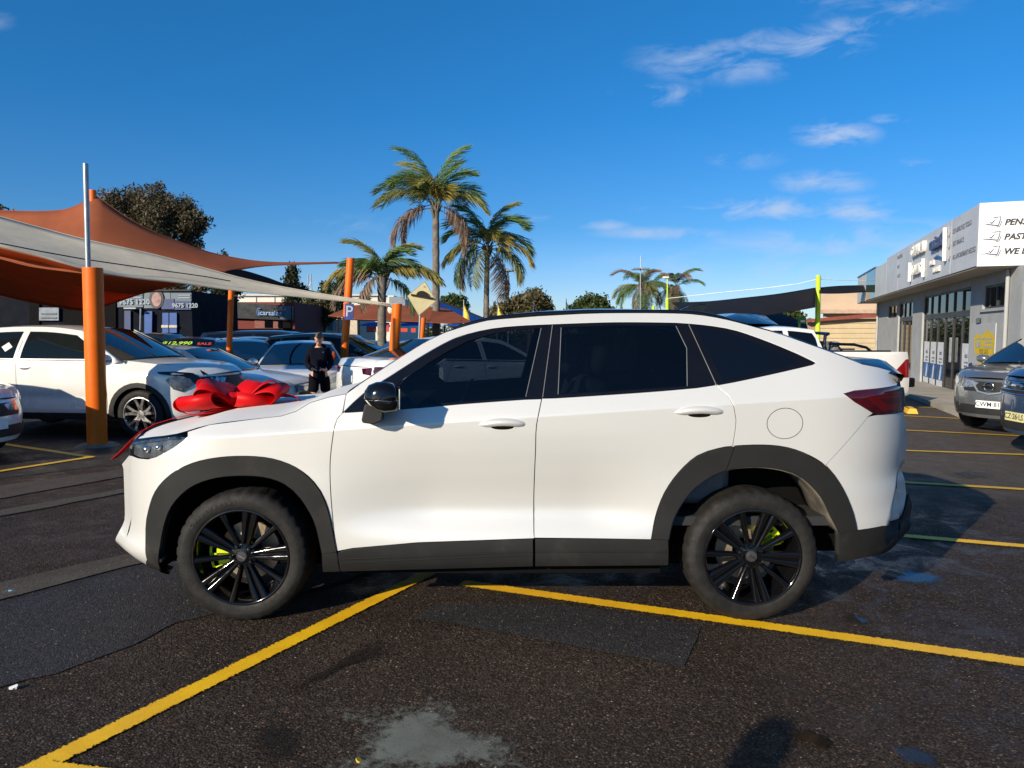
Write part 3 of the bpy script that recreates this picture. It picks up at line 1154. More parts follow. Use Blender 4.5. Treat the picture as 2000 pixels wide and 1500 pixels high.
def inset(poly, d):
    n = len(poly)
    area = sum(poly[i][0] * poly[(i + 1) % n][1] - poly[(i + 1) % n][0] * poly[i][1] for i in range(n))
    sg = 1 if area > 0 else -1
    out = []
    for i in range(n):
        a, b, c = Vector(poly[i - 1]), Vector(poly[i]), Vector(poly[(i + 1) % n])
        e1, e2 = (b - a), (c - b)
        if e1.length < 1e-6 or e2.length < 1e-6:
            out.append(tuple(b))
            continue
        n1 = Vector((-e1.y, e1.x)).normalized() * sg
        n2 = Vector((-e2.y, e2.x)).normalized() * sg
        m = n1 + n2
        m = m.normalized() if m.length > 1e-6 else n1
        out.append(tuple(b + m * min(d / max(.35, m.dot(n1)), d * 2.5)))
    return out


mWhitePaint, nt_, b_, o_ = new_mat('pearl_white_paint')
b_.inputs['Roughness'].default_value = .40
b_.inputs['Metallic'].default_value = .30
b_.inputs['Coat Weight'].default_value = .5
b_.inputs['Coat Roughness'].default_value = .03
tco = N(nt_, 'ShaderNodeTexCoord')
cc = mixcol(nt_, ramp(nt_, noise_tex(nt_, 1.4, 6, .7, tco.outputs['Object']), .35, .75), (.70, .69, .655), (.685, .675, .64))
lk(nt_, cc, b_.inputs['Base Color'])
b_.inputs['Specular IOR Level'].default_value = .5
bp_ = N(nt_, 'ShaderNodeBump')
bp_.inputs['Strength'].default_value = .04
bp_.inputs['Distance'].default_value = .001
lk(nt_, noise_tex(nt_, 900, 2, .5, tco.outputs['Object']), bp_.inputs['Height'])
lk(nt_, bp_.outputs[0], b_.inputs['Normal'])
mClad = M('cladding_plastic', (.016, .0158, .0155), .62, spec=.2, bump=.15, bscale=700, vary=.10, nscale=2.5, dirt=.12)
mLinerDirty = M('dusty_liner', (.10, .085, .065), .9, vary=.4, nscale=9, dirt=.4)

hero = thing('coupe_suv', 'white coupe SUV with black wheels, parked side-on in the foreground under a red bow', 'car', (0, Y0 + HW, 0))

DLO_TOP = [(670, 806), (712, 767), (762, 735), (825, 695), (875, 667), (912, 652), (962, 641), (1012, 636), (1075, 633), (1200, 629), (1320, 630), (1350, 632), (1395, 637), (1440, 646), (1500, 667), (1560, 692), (1593, 708)]
DLO_BOT = [(1587, 712), (1500, 732), (1401, 752), (1320, 761), (1200, 770), (1056, 779), (1025, 780), (900, 789), (825, 796), (750, 801)]
ROOF = [(676, 769), (690, 759), (725, 735), (755, 715), (780, 699), (825, 671), (850, 658), (872, 648), (900, 639), (937, 629), (975, 622), (1050, 616), (1150, 612), (1200, 611), (1280, 611), (1350, 613), (1400, 620), (1440, 629), (1480, 640), (1526, 653), (1600, 679), (1684, 711)]
F_OUT = [(289, 1090), (287, 1032), (292, 997), (305, 959), (333, 927), (375, 905), (424, 894), (480, 891), (532, 896), (578, 913), (613, 941), (634, 976), (648, 1025), (658, 1078)]
F_IN = [(315, 1110), (315, 1067), (321, 1032), (336, 990), (368, 955), (410, 936), (459, 929), (515, 931), (557, 945), (588, 973), (613, 1015), (623, 1050), (629, 1080)]
R_OUT = [(1272, 1054), (1280, 1010), (1298, 962), (1326, 922), (1362, 890), (1402, 876), (1434, 871), (1490, 869), (1538, 874), (1582, 890), (1618, 914), (1646, 954), (1666, 1002), (1673, 1036)]
R_IN = [(1306, 1054), (1314, 1018), (1338, 974), (1370, 942), (1418, 918), (1474, 912), (1526, 918), (1566, 934), (1602, 970), (1622, 1010), (1638, 1040)]
SHUT_F = [(669, 806), (658, 819), (650, 854), (645, 896), (645, 945), (650, 1015), (658, 1077)]
SHUT_B = [(1058, 779), (1048, 830), (1046, 880), (1043, 955), (1043, 1051)]
SHUT_R = [(1398, 752), (1422, 772), (1434, 796), (1438, 820), (1435, 850), (1431, 872)]
cvF_OUT = smooth_curve(SS(F_OUT))
cvF_IN = smooth_curve(SS(F_IN))
cvR_OUT = smooth_curve(SS(R_OUT))
cvR_IN = smooth_curve(SS(R_IN))
cvDT = smooth_curve(SS(DLO_TOP), .05)
cvDB = smooth_curve(SS(DLO_BOT), .08)
cvROOF = smooth_curve(SS(ROOF), .05)
cvSF, cvSB, cvSR = smooth_curve(SS(SHUT_F)), smooth_curve(SS(SHUT_B)), smooth_curve(SS(SHUT_R))


def part_between(cv, a, b):
    """piece of a curve between the points nearest to a and b"""
    ia = min(range(len(cv)), key=lambda i: (cv[i][0] - a[0]) ** 2 + (cv[i][1] - a[1]) ** 2)
    ib = min(range(len(cv)), key=lambda i: (cv[i][0] - b[0]) ** 2 + (cv[i][1] - b[1]) ** 2)
    return cv[ia:ib + 1] if ia <= ib else cv[ib:ia + 1][::-1]


pLampTail = S(1649, 770)
bumper_seam = [S(1696, 814), S(1614, 908)]
fb_seam = [S(321, 884), S(350, 918)]
HEAD = [S(266, 857), S(300, 853), S(350, 849), S(366, 852), S(359, 859), S(340, 873), S(321, 884), S(305, 891), S(287, 896), S(266, 894), T(252, 887), T(254, 874)]
HOODL = SS([(676, 769), (640, 776), (606, 786), (578, 803), (550, 812), (497, 818), (410, 829), (366, 843)])
P_fender = HOODL + [S(366, 852), S(359, 859), S(340, 873)] + fb_seam + part_between(cvF_OUT, fb_seam[1], cvF_OUT[-1]) + cvSF[::-1]
P_fb = [T(252, 889), S(266, 895), S(287, 897), S(305, 892)] + fb_seam + part_between(cvF_OUT, fb_seam[1], cvF_OUT[0]) + [S(273, 1112), T(245, 1095), T(231, 1078), T(224, 1062), T(228, 1046), T(243, 1015), T(242, 945), T(241, 917), T(238, 906)]
P_fd = cvSF + SS([(689, 1071), (815, 1060), (1043, 1051)]) + cvSB[::-1] + part_between(cvDB, S(1058, 779), cvDB[-1])
P_rd = cvSB + [S(1150, 1052)] + part_between(cvR_OUT, cvR_OUT[0], S(1431, 872)) + cvSR[::-1] + part_between(cvDB, S(1398, 752), S(1058, 779))
P_q = cvROOF + [S(1715, 717), S(1746, 726), S(1755, 738), S(1752, 753), S(1670, 763), S(1649, 769), S(1670, 785), S(1706, 807)] + bumper_seam + part_between(cvR_OUT, bumper_seam[1], S(1431, 872)) + cvSR[::-1] + part_between(cvDB, S(1398, 752), cvDB[0]) + cvDT[::-1]
P_rb = [bumper_seam[1], bumper_seam[0], S(1718, 810), T(1764, 804), T(1769, 826), T(1771, 850), T(1762, 910), T(1776, 942), T(1775, 966), S(1758, 1012), S(1722, 1028), S(1673, 1036)] + part_between(cvR_OUT, cvR_OUT[-1], bumper_seam[1])[1:-1]
P_rbl = [S(1638, 1040), S(1673, 1036), S(1722, 1028), S(1757, 1013), T(1777, 968), T(1787, 990), T(1781, 1018), T(1765, 1046), S(1738, 1070), S(1690, 1086), S(1638, 1095)]
TAIL = [S(1649, 770), S(1670, 764), T(1752, 754), T(1764, 757), T(1766, 772), T(1764, 802), S(1718, 809), S(1706, 807), S(1670, 785)]
P_sf = SS([(660, 1079), (689, 1072), (815, 1061), (1041, 1052), (1041, 1105), (665, 1115)])
P_sr = SS([(1045, 1052), (1150, 1052), (1272, 1054), (1305, 1054), (1305, 1103), (1045, 1105)])
P_fc = SS([(629, 1080), (658, 1079), (664, 1115), (631, 1116)])
P_chin = [S(289, 1091), S(315, 1093), S(315, 1117), S(330, 1121), S(300, 1119), S(274, 1113)]
FG = SS([(812, 790), (785, 764), (757, 772), (785, 742), (825, 716), (875, 686), (912, 667), (962, 652), (1012, 644), (1056, 641), (1026, 776), (900, 785)])
RG = SS([(1096, 640), (1200, 636), (1320, 637), (1341, 680), (1342, 754), (1200, 764), (1090, 770)])
QG = SS([(1358, 638), (1395, 644), (1455, 662), (1500, 681), (1554, 706), (1545, 712), (1480, 729), (1411, 745)])

GAP = .0026
for s in (-1, 1):
    fm, out = hero_side(s), (0, s, 0)
    fd = (0, -s, 0)
    near = s < 0
    panel('fender', inset(P_fender, GAP), fm, out, mWhitePaint, hero, grid=.028, crease=zc)
    panel('front_bumper', inset(P_fb, GAP), fm, out, mWhitePaint, hero, grid=.04)
    d1 = panel('door', inset(P_fd, GAP), fm, out, mWhitePaint, hero, grid=.03, crease=zc)
    d2 = panel('door', inset(P_rd, GAP), fm, out, mWhitePaint, hero, grid=.03, crease=zc)
    panel('body_side', inset(P_q, GAP), fm, out, mWhitePaint, hero, grid=.03, crease=zc)
    panel('rear_bumper', inset(P_rb, GAP), fm, out, mWhitePaint, hero, grid=.03, crease=zc)
    panel('rear_bumper_skirt', P_rbl, fm, out, mClad, hero, grid=.05, off=.010, flange=.05)
    wa = panel('wheel_arch_cladding', inset(cvF_OUT + cvF_IN[::-1], .0015), fm, out, mClad, hero, grid=.04, off=.010, flange=.035)
    k = min(range(len(cvR_OUT)), key=lambda i: (cvR_OUT[i][0] - S(1431, 872)[0]) ** 2 + (cvR_OUT[i][1] - S(1431, 872)[1]) ** 2)
    k2 = min(range(len(cvR_IN)), key=lambda i: (cvR_IN[i][0] - S(1419, 919)[0]) ** 2 + (cvR_IN[i][1] - S(1419, 919)[1]) ** 2)
    panel('wheel_arch_cladding', inset(cvR_OUT[:k + 1] + cvR_IN[:k2 + 1][::-1], .0025), fm, out, mClad, hero, grid=.04, off=.010, flange=.035)
    panel('wheel_arch_cladding', inset(cvR_OUT[k:] + cvR_IN[k2:][::-1], .0025), fm, out, mClad, hero, grid=.04, off=.010, flange=.035)
    panel('sill_cladding', inset(P_sf, .0015), fm, out, mClad, hero, grid=.06, off=.006, flange=.04)
    panel('sill_cladding', inset(P_sr, .0015), fm, out, mClad, hero, grid=.06, off=.006, flange=.04)
    panel('sill_cladding', inset(P_fc, .001), fm, out, mClad, hero, grid=.06, off=.006, flange=.04)
    panel('bumper_skirt', P_chin, fm, out, mClad, hero, grid=.05, off=.004, flange=.05)
    # raised ribs along the sill
    for (pa, pb, r) in (((670, 1091), (1041, 1076), .006), ((668, 1098), (1041, 1083), .0045), ((1046, 1076), (1300, 1077), .006)):
        pts = []
        for t in range(9):
            x, z = S(pa[0] + (pb[0] - pa[0]) * t / 8, pa[1] + (pb[1] - pa[1]) * t / 8)
            pts.append(fm(x, z) + Vector((0, s * .006, 0)))
        tube_obj('sill_rib', pts, r, mClad, hero, seg=6)
    # glasshouse
    dlo = cvDT + cvDB
    panel('window_trim', inset(dlo, .001), fm, out, mTrim, hero, grid=.06, off=.0, flange=.02, holes=[FG, inset(RG, .004)])
    g1 = panel('window', FG, fm, out, mGlassTint, hero, grid=.06, off=-.004, flange=0)
    g2 = panel('window', RG, fm, out, mGlassSmoke, hero, grid=.06, off=.003, flange=.006)
    panel('window', QG, fm, out, mGlassDark, hero, grid=.06, off=.003, flange=.006)
    for ln in ([(1057, 641), (1027, 775)], [(1320, 637), (1341, 680), (1342, 754)], [(1345, 634), (1398, 750)], [(1096, 640), (1090, 770)], [(1079, 635), (1060, 776)]):  # bright reflection lines along the window edges, built as thin grey tubes
        pts = []
        for (ua, va), (ub, vb) in zip(ln[:-1], ln[1:]):
            for t in range(7):
                x, z = S(ua + (ub - ua) * t / 6, va + (vb - va) * t / 6)
                pts.append(fm(x, z) + Vector((0, s * .004, 0)))
        tube_obj('window_glint', pts, .0024, M('glint_grey', (.16, .16, .16), .35), hero, seg=6)
    # lamps
    panel('headlight', HEAD, fm, out, M('lamp_bowl', (.16, .17, .19), .25, metal=.5, vary=.5, nscale=12), hero, grid=.03, off=-.022, flange=.03)
    panel('headlight_lens', HEAD, fm, out, mGlassLamp, hero, grid=.03, off=.002, flange=.0)
    cx_ = [S(262, 866), S(300, 860), S(345, 855)]
    tube_obj('light_bar', [fm(*p) + Vector((0, s * -.008, 0)) for p in cx_], .007, mChrome, hero, seg=6)
    for pu, pv, rr in ((285, 878, .020), (308, 874, .017)):
        p = fm(*S(pu, pv))
        quick('lamp_projector', mChrome, hero, lambda m: m.sphere(p + Vector((0, -s * .012, 0)), rr, 14, 8), smooth=60)
    panel('tail_light', TAIL, fm, out, mRedDark, hero, grid=.03, off=.004, flange=.02)
    inner = SS([(1690, 775), (1730, 768), (1756, 766), (1758, 796), (1722, 803)])
    panel('tail_light_strip', inner, fm, out, M('deep_red_lens', (.10, .003, .005), .08, coat=.6), hero, grid=.03, off=.0065, flange=.004)
    inner = SS([(1715, 778), (1757, 773), (1757, 783), (1728, 788)])
    panel('tail_light_strip', inner, fm, out, mRedDark, hero, grid=.03, off=.009, flange=.004)
    # fuel flap seam, handles
    if near:
        c = S(1533, 827)
        ra, rb_ = .097, .084
        ring = [(c[0] + ra * math.cos(2 * math.pi * i / 56), c[1] + rb_ * math.sin(2 * math.pi * i / 56)) for i in range(56)]
        hole = [(c[0] + (ra - .003) * math.cos(2 * math.pi * i / 56), c[1] + (rb_ - .003) * math.sin(2 * math.pi * i / 56)) for i in range(56)]
        panel('fuel_flap_seam', ring, fm, out, mBlack, hero, grid=.05, off=.0007, flange=0, holes=[hole])
    for (ua, ub, va, vb, dr) in ((935, 1026, 830, 828, d1), (1317, 1413, 806, 804, d2)):
        L = []
        n = 14
        for i in range(n + 1):
            t = i / n
            x, z = S(ua + (ub - ua) * t, va + (vb - va) * t)
            L.append((x, z + .012 * math.sin(math.pi * t)))
        hb = MB()
        rows = []
        for i, (x, z) in enumerate(L):
            t = i / n
            hh = .022 * (max(.02, 1 - abs(2 * t - 1.05) ** 3.2)) ** .6
            dep = .030 * (max(.0, math.sin(math.pi * t))) ** .5
            base = fm(x, z)
            rows.append([base + Vector((0, s * (dep * math.sin(math.pi * k / 8)), hh * math.cos(math.pi * k / 8) + (.0 if k < 5 else -.0))) for k in range(9)])
        hb = [p for r in rows for p in r]
        fs = [(i * 9 + k, i * 9 + k + 1, (i + 1) * 9 + k + 1, (i + 1) * 9 + k) for i in range(n) for k in range(8)]
        MB().add(hb, fs).build('handle', mWhitePaint, dr, smooth=60)
        um, vm = (ua + ub) / 2, (va + vb) / 2 + 5.5
        c = S(um + 1, vm)
        panel('handle_recess', [(c[0] + .060 * math.cos(2 * math.pi * i / 24), c[1] + .013 * math.sin(2 * math.pi * i / 24) + (.002 if i < 12 else 0)) for i in range(24)], fm, out, mBlack, dr, grid=.03, off=.0012, flange=0)
        panel('handle_recess', [(c[0] + .075 * math.cos(2 * math.pi * i / 24), c[1] - .007 + .020 * math.sin(2 * math.pi * i / 24)) for i in range(24)], fm, out, mWhitePaint, dr, grid=.03, off=.0008, flange=0)
    # dark shell behind the gaps
    shell = [S(300, 900), S(366, 850)] + SS([(410, 833), (550, 816), (640, 780)]) + [S(676, 806)] + part_between(cvDB, cvDB[-1], cvDB[0]) + [S(1640, 740), S(1700, 830), S(1650, 930)] + cvR_OUT[::-1] + SS([(1272, 1100), (668, 1110)]) + cvF_OUT[::-1]
    panel('inner_shell', shell, fm, out, mBlack, hero, grid=.09, off=-.026, flange=0)
    # wheel housings
    for cv, m_, dirty in ((cvF_IN, mBlack, 0), (cvR_IN, mLinerDirty, 1)):
        big = [(x, z) for x, z in cv]
        rows = [[fm(x, z) + Vector((0, -s * d, 0)) for x, z in big] for d in (-.002, .06, .18, .34)]
        loft('wheel_liner', rows, m_ if dirty else mBlack, hero, solid=.004)
        cxm = sum(p[0] for p in big) / len(big)
        panel('wheel_liner', big + [(big[-1][0], .22), (big[0][0], .22)], lambda x, z: Vector((x, s * (HW - .36), z)), out, mBlack, hero, grid=.2, flange=0)

# surfaces across the car
def across(name, edge, bulge, mat, n=14, inset_=0., lift=0., label=None, k=1.0):
    rows = []
    for i, (x, z) in enumerate(edge):
        y0 = HW - hero_q(x, z) - inset_
        bx, bz = bulge(i / (len(edge) - 1))
        rows.append([Vector((x + bx * (1 - abs(t) ** 2.4), y0 * t * k, z + bz * (1 - abs(t) ** 2.4) + lift)) for t in [2 * j / n - 1 for j in range(n + 1)]])
    return loft(name, rows, mat, hero, label=label)


hood_edge = smooth_curve([S(270, 857), S(300, 853), S(345, 847)] + HOODL[::-1][1:], .06)
mBonnet = M('bonnet_white', (.66, .65, .615), .55, vary=.02, spec=.12)
across('bonnet', hood_edge, lambda t: (-.07 * (1 - t) - .03, .012 + .020 * math.sin(math.pi * min(1, t * .9 + .1))), mBonnet, 20)
iA = part_between(cvROOF, cvROOF[0], S(900, 639))
across('windscreen', iA, lambda t: (-.055 * (1 - t), .012), mGlassTint, 16, inset_=.012)
# the dark cowl with wipers between bonnet and windscreen
cw = [S(612, 785), S(640, 779), S(674, 771)]
across('wiper_cowl', cw, lambda t: (-.06, .004), mTrim, 16, inset_=.03, lift=.004)
for yy in (-.45, .25):
    tube_obj('wiper', [Vector((-1.02, yy, 1.19)), Vector((-.99, yy + .3, 1.215)), Vector((-.97, yy + .55, 1.22))], .008, mBlack, hero, 6)
roof_e = part_between(cvROOF, S(895, 640), S(1440, 629))
across('roof', roof_e, lambda t: (0, .018 + .022 * math.sin(math.pi * t)), mBlackGloss, 16)
rg_e = part_between(cvROOF, S(1440, 629), cvROOF[-1])
across('rear_window', rg_e, lambda t: (.05, .012), mGlassDark, 16, inset_=.008, lift=.006)
deck = [S(1684, 711), S(1715, 717), S(1746, 726), S(1755, 738)]
across('tailgate', [(x, z) for x, z in deck] , lambda t: (.06, .0), mWhitePaint, 12)
rows = []
for z in (.30, .42, .54, .66, .79, .95, 1.10, 1.22, 1.31):
    x = xe_r(z) - (.0 if z < 1.3 else .03)
    y0 = HW - hero_q(x - .02, z)
    rows.append([Vector((x - .02 + .11 * (1 - abs(t) ** 2.5), y0 * t, z)) for t in [j / 7 - 1 for j in range(15)]])
loft('tailgate', rows[2:], mWhitePaint, hero)
loft('rear_bumper_skirt', rows[:3], mClad, hero)
rows = []
for z in (.22, .30, .40, .52, .64, .76, .88, .97, 1.0):
    x = xe_f(z)
    y0 = HW - hero_q(x + .02, z)
    rows.append([Vector((x + .02 - .13 * (1 - abs(t) ** 2.2), y0 * t, z)) for t in [j / 7 - 1 for j in range(15)]])
loft('front_fascia', rows, mWhitePaint, hero, flip=True)
gr = [[p + Vector((-.02, 0, 0)) for p in r[2:13]] for r in rows[2:7]]
loft('grille', gr, mBlackPl, hero, flip=True)
for k in range(6):
    z = .46 + .07 * k
    x = xe_f(z)
    tube_obj('grille_bar', [Vector((x - .025 - .13 * (1 - abs(t) ** 2.2), .46 * t, z)) for t in [j / 6 - 1 for j in range(13)]], .010, mChrome, hero, 6)
# tail lamps joined across, plate
tl = [[Vector((xe_r(z) + .004 + .11 * (1 - abs(t) ** 2.5), .62 * t, z)) for t in [j / 6 - 1 for j in range(13)]] for z in (1.13, 1.17, 1.21)]
loft('tail_light_band', tl, mRedDark, hero)
box_obj('number_plate', (xe_r(.9) + .10, 0, .92), (.01, .37, .11), M('plate_white', (.8, .8, .78), .4), hero)
# spoilers
sp = [(1.2, 0)]
prof_u = SS([(1428, 620), (1455, 613), (1512, 618), (1517, 623), (1510, 629), (1480, 638), (1470, 638), (1446, 631)])
prof_u = [(at(u, v, Y0 + .36).x, at(u, v, Y0 + .36).z) for u, v in [(1428, 620), (1455, 612), (1485, 613), (1513, 617), (1518, 622), (1511, 629), (1482, 639), (1470, 638), (1446, 631)]]
rows = []
for j in range(13):
    t = 2 * j / 12 - 1
    zm_ = min(z for _, z in prof_u)
    kz = .25 if j in (0, 12) else 1.0
    ty = t if j in (0, 12) else t * .80
    rows.append([Vector((x + .04 * (1 - t * t), (HW - .335) * ty, zm_ + (z - zm_) * kz + .012 * (1 - t * t))) for x, z in prof_u + prof_u[:1]])
o = loft('roof_spoiler', rows, mBlackGloss, hero, smooth=40)
lip = [(at(u, v, Y0 + .22).x, at(u, v, Y0 + .22).z) for u, v in [(1680, 711), (1700, 705), (1750, 704), (1764, 708), (1769, 716), (1763, 738), (1754, 748), (1752, 735), (1740, 722), (1700, 716)]]
rows = []
for j in range(13):
    t = 2 * j / 12 - 1
    kz = .45 if j in (0, 12) else 1.0
    ty = t if j in (0, 12) else t * .84
    zm_ = min(z for _, z in lip)
    rows.append([Vector((x + .07 * (1 - t * t) - .015, (HW - .20) * ty, zm_ + (z - zm_) * kz)) for x, z in lip + lip[:1]])
loft('boot_spoiler', rows, mBlackGloss, hero, smooth=40)
# roof rails and aerial
RAIL = [(868, 652), (900, 635), (937, 624), (975, 617), (1050, 610), (1150, 606), (1200, 606), (1320, 606), (1365, 609), (1410, 618), (1436, 626)]
for sg in (-1, 1):
    pts = [Vector((at(u, v + 4, Y0 + .39).x, sg * (HW - .39), at(u, v + 4, Y0 + .39).z)) for u, v in RAIL]
    MB().tube(pts, [.012] + [.016] * (len(pts) - 2) + [.012], 10).build('roof_rail', mTrim, hero)
pf = [(at(u, v, Y0 + .94).x, at(u, v, Y0 + .94).z) for u, v in [(1318, 610), (1345, 598), (1362, 594), (1380, 594), (1378, 612)]]
MB().prism(pf, lambda a, b: Vector((a, -.014, b)), lambda a, b: Vector((a, .014, b))).build('aerial_fin', mBlackGloss, hero, bevel=.005)

# mirrors
for s in (-1, 1):
    def mp(u, v, d):
        p = at(u, v, Y0 + d)
        return Vector((p.x, s * (HW - d), p.z))
    mb = MB()
    rows = []
    top = [(711, 779), (712, 764), (720, 752), (735, 746), (752, 745), (768, 749), (778, 760), (781, 776), (780, 783)]
    cen = (746, 778)
    for d, k in ((-.245, .02), (-.243, .45), (-.232, .72), (-.21, .90), (-.17, 1.0), (-.10, 1.0), (-.06, .95), (-.05, .8)):
        rows.append([mp(cen[0] + (u - cen[0]) * k, cen[1] + 4 + (v - cen[1] - 4) * k, d) for u, v in top])
    loft('mirror_shell', rows, mBlackGloss, hero, smooth=70)
    rows = []
    low = [(712, 781), (780, 783), (781, 794), (774, 803), (750, 806), (735, 802), (722, 792)]
    for d, k in ((-.240, .02), (-.238, .6), (-.225, .88), (-.19, 1.0), (-.08, 1.0), (-.055, .9)):
        rows.append([mp(746 + (u - 746) * k, 786 + (v - 786) * k, d) for u, v in low + low[:1]])
    loft('mirror_base', rows, mTrim, hero, smooth=50)
    tube_obj('mirror_chrome_line', [mp(u, v, d) for u, v, d in ((713, 780, -.19), (722, 784, -.222), (745, 781, -.236), (768, 782, -.232), (779, 783, -.20))], .0032, mChrome, hero, 6)
    ft = [(712, 790), (735, 788), (748, 806), (746, 822), (730, 829), (708, 826), (706, 820)]
    MB().prism(ft, lambda a, b: mp(a, b, -.10), lambda a, b: mp(a + 3, b - 2, .01)).build('mirror_foot', mBlackPl, hero, smooth=30, bevel=.006)
    MB().prism([(738, 778), (775, 780), (774, 800), (742, 802)], lambda a, b: mp(a, b, -.03), lambda a, b: mp(a, b, .06)).build('mirror_arm', mTrim, hero, smooth=30)
    MB().prism([(715, 765), (718, 755), (776, 760), (778, 800), (716, 798)], lambda a, b: mp(779, b, -.07 - (a - 715) * .0022), lambda a, b: mp(781, b, -.07 - (a - 715) * .0022)).build('mirror_glass', mChrome, hero, smooth=0)

# wheels
hubF, hubR = at(470, 1087, Y0 + .03), at(1471, 1088, Y0 + .03)
yw = HW - .03 - .225 / 2
for s in (-1, 1):
    make_wheel(hero, (hubF.x, s * yw, .362), s, calmat=mLime, cal_ang=184, rimr=.261, spoke0=5)
    make_wheel(hero, (hubR.x, s * yw, .362), s, calmat=mLime, rimr=.261, cal_ang=38, spoke0=-4)
# tyre lettering pressed into the near front sidewall
def side_letters(txt, hub, r, a0, step, parent):
    mLet = M('tyre_letter', (.05, .049, .047), .5)
    for i, ch in enumerate(txt):
        if ch == ' ':
            continue
        a = R(a0 - i * step)
        c = Vector((r * math.cos(a), -.225 / 2 - .0095, r * math.sin(a)))
        text_obj('tyre_lettering', ch, .030, mLet, parent, c, (math.sin(a), 0, -math.cos(a)), (math.cos(a), 0, math.sin(a)), ext=.0012)


fw = [o for o in hero.children if o.name.startswith('wheel') and not o.name.startswith('wheel_')][0]
side_letters('Continental', hubF, .312, 146, 5.2, fw)
# underside and cabin
MB().box((-.05, 0, .30), (1.75, 1.66, .10)).box((0, 0, .40), (4.0, 1.0, .12)).box((1.85, 0, .42), (.5, 1.3, .2)).box((-1.9, 0, .36), (.45, 1.3, .2)).build('underbody', mBlack, hero, smooth=0)
cab = MB()
cab.box((.5, 0, .55), (2.6, 1.7, .05))
cab.box((-.75, 0, 1.02), (.35, 1.5, .26))
cab.build('dashboard', mInterior, hero, smooth=20)
for y in (-.38, .38):
    sb = MB()
    rot = Matrix.Rotation(R(18), 3, 'Y')
    sb.box((.10, y, .72), (.52, .50, .16)).box((.40, y, 1.02), (.15, .50, .62), rot).box((.52, y, 1.42), (.10, .27, .18), rot)
    sb.build('seat', mSeat, hero, smooth=30, bevel=.04)
box_obj('rear_seat', (1.1, 0, .9), (.3, 1.4, .6), mSeat, hero, bevel=.05)
st = MB()
c = Vector((-.36, .38, 1.08))
rt = Matrix.Rotation(R(-65), 3, 'Y')
ringp = [c + rt @ Vector((.18 * math.cos(a), .18 * math.sin(a), 0)) for a in [2 * math.pi * k / 24 for k in range(25)]]
st.tube(ringp, .015, 8, caps=False).tube([c, c + Vector((-.3, 0, -.1))], .03, 8).box(c, (.03, .30, .06))
st.build('steering_wheel', mTrim, hero, smooth=50)

# ---------------------------------------------------------------- red bow on the bonnet
mRib = M('red_ribbon', (.62, .003, .004), .5, vary=.08, nscale=5, spec=.25, trans=.2)
bowc = at(455, 790, 4.55)
bow = thing('gift_bow', 'big glossy red ribbon bow tied on the bonnet of the white coupe SUV', 'bow', bowc)


def ribbon_loop(az, el, L, H, W, twist=0., off=(0, 0, 0)):
    d = Vector((math.cos(az) * math.cos(el), math.sin(az) * math.cos(el), math.sin(el)))
    side = Vector((-math.sin(az), math.cos(az), 0))
    up = d.cross(side) * -1
    if up.z < 0:
        up = -up
    side = (Matrix.Rotation(twist, 3, d) @ side)
    up = (Matrix.Rotation(twist, 3, d) @ up)
    n = 26
    off = Vector(off)
    mb = MB()
    vs = []
    for i in range(n + 1):
        t = i / n
        a = 2 * math.pi * t
        p = d * (L * (1 - math.cos(a)) / 2) + up * (H * math.sin(a) * (.35 + .65 * math.sin(a / 2) ** 2)) + off
        wv = W * (.35 + .65 * min(1, math.sin(math.pi * t) * 1.6))
        vs += [p - side * wv / 2, p + side * wv / 2]
    fs = [(2 * i, 2 * i + 1, 2 * i + 3, 2 * i + 2) for i in range(n)]
    return mb.add(vs, fs).build('ribbon_loop', mRib, bow, smooth=80, fix=False, solid=.003)


for a_, e_, L, H, W, tw, off in ((182, 2, .36, .075, .13, 12, (.02, -.02, -.015)), (200, 27, .25, .07, .24, -14, (.02, 0, 0)), (255, 14, .24, .06, .25, 8, (-.10, .02, -.01)), (300, 16, .22, .055, .22, -10, (.10, .02, -.01)),
                                   (150, 28, .26, .06, .22, 10, (0, .03, 0)), (350, 17, .31, .06, .22, 12, (.04, 0, 0)), (4, 3, .40, .07, .12, -14, (.03, -.01, -.01)), (70, 24, .26, .06, .2, 8, (.02, .05, 0)), (20, 30, .24, .07, .2, 0, (.06, .04, 0))):
    ribbon_loop(R(a_), R(e_), L, H, W, R(tw), off)
quick('ribbon_knot', mRib, bow, lambda m: m.sphere((0, 0, .03), .07, 14, 8, (1, 1, .7)), smooth=60)
tail = [at(440, 797, 4.95), at(390, 808, 5.0), at(345, 816, 5.0), at(305, 828, 5.0), at(278, 843, 4.98), at(264, 855, 4.96), at(250, 869, 4.95), at(236, 884, 4.95), at(221, 897, 4.95)]
rows = [[p - bowc + Vector((0, -.03, .004)), p - bowc + Vector((0, .05, .004))] for i, p in enumerate(tail)]
loft('ribbon_tail', rows, mRib, bow, solid=.003, smooth=80)
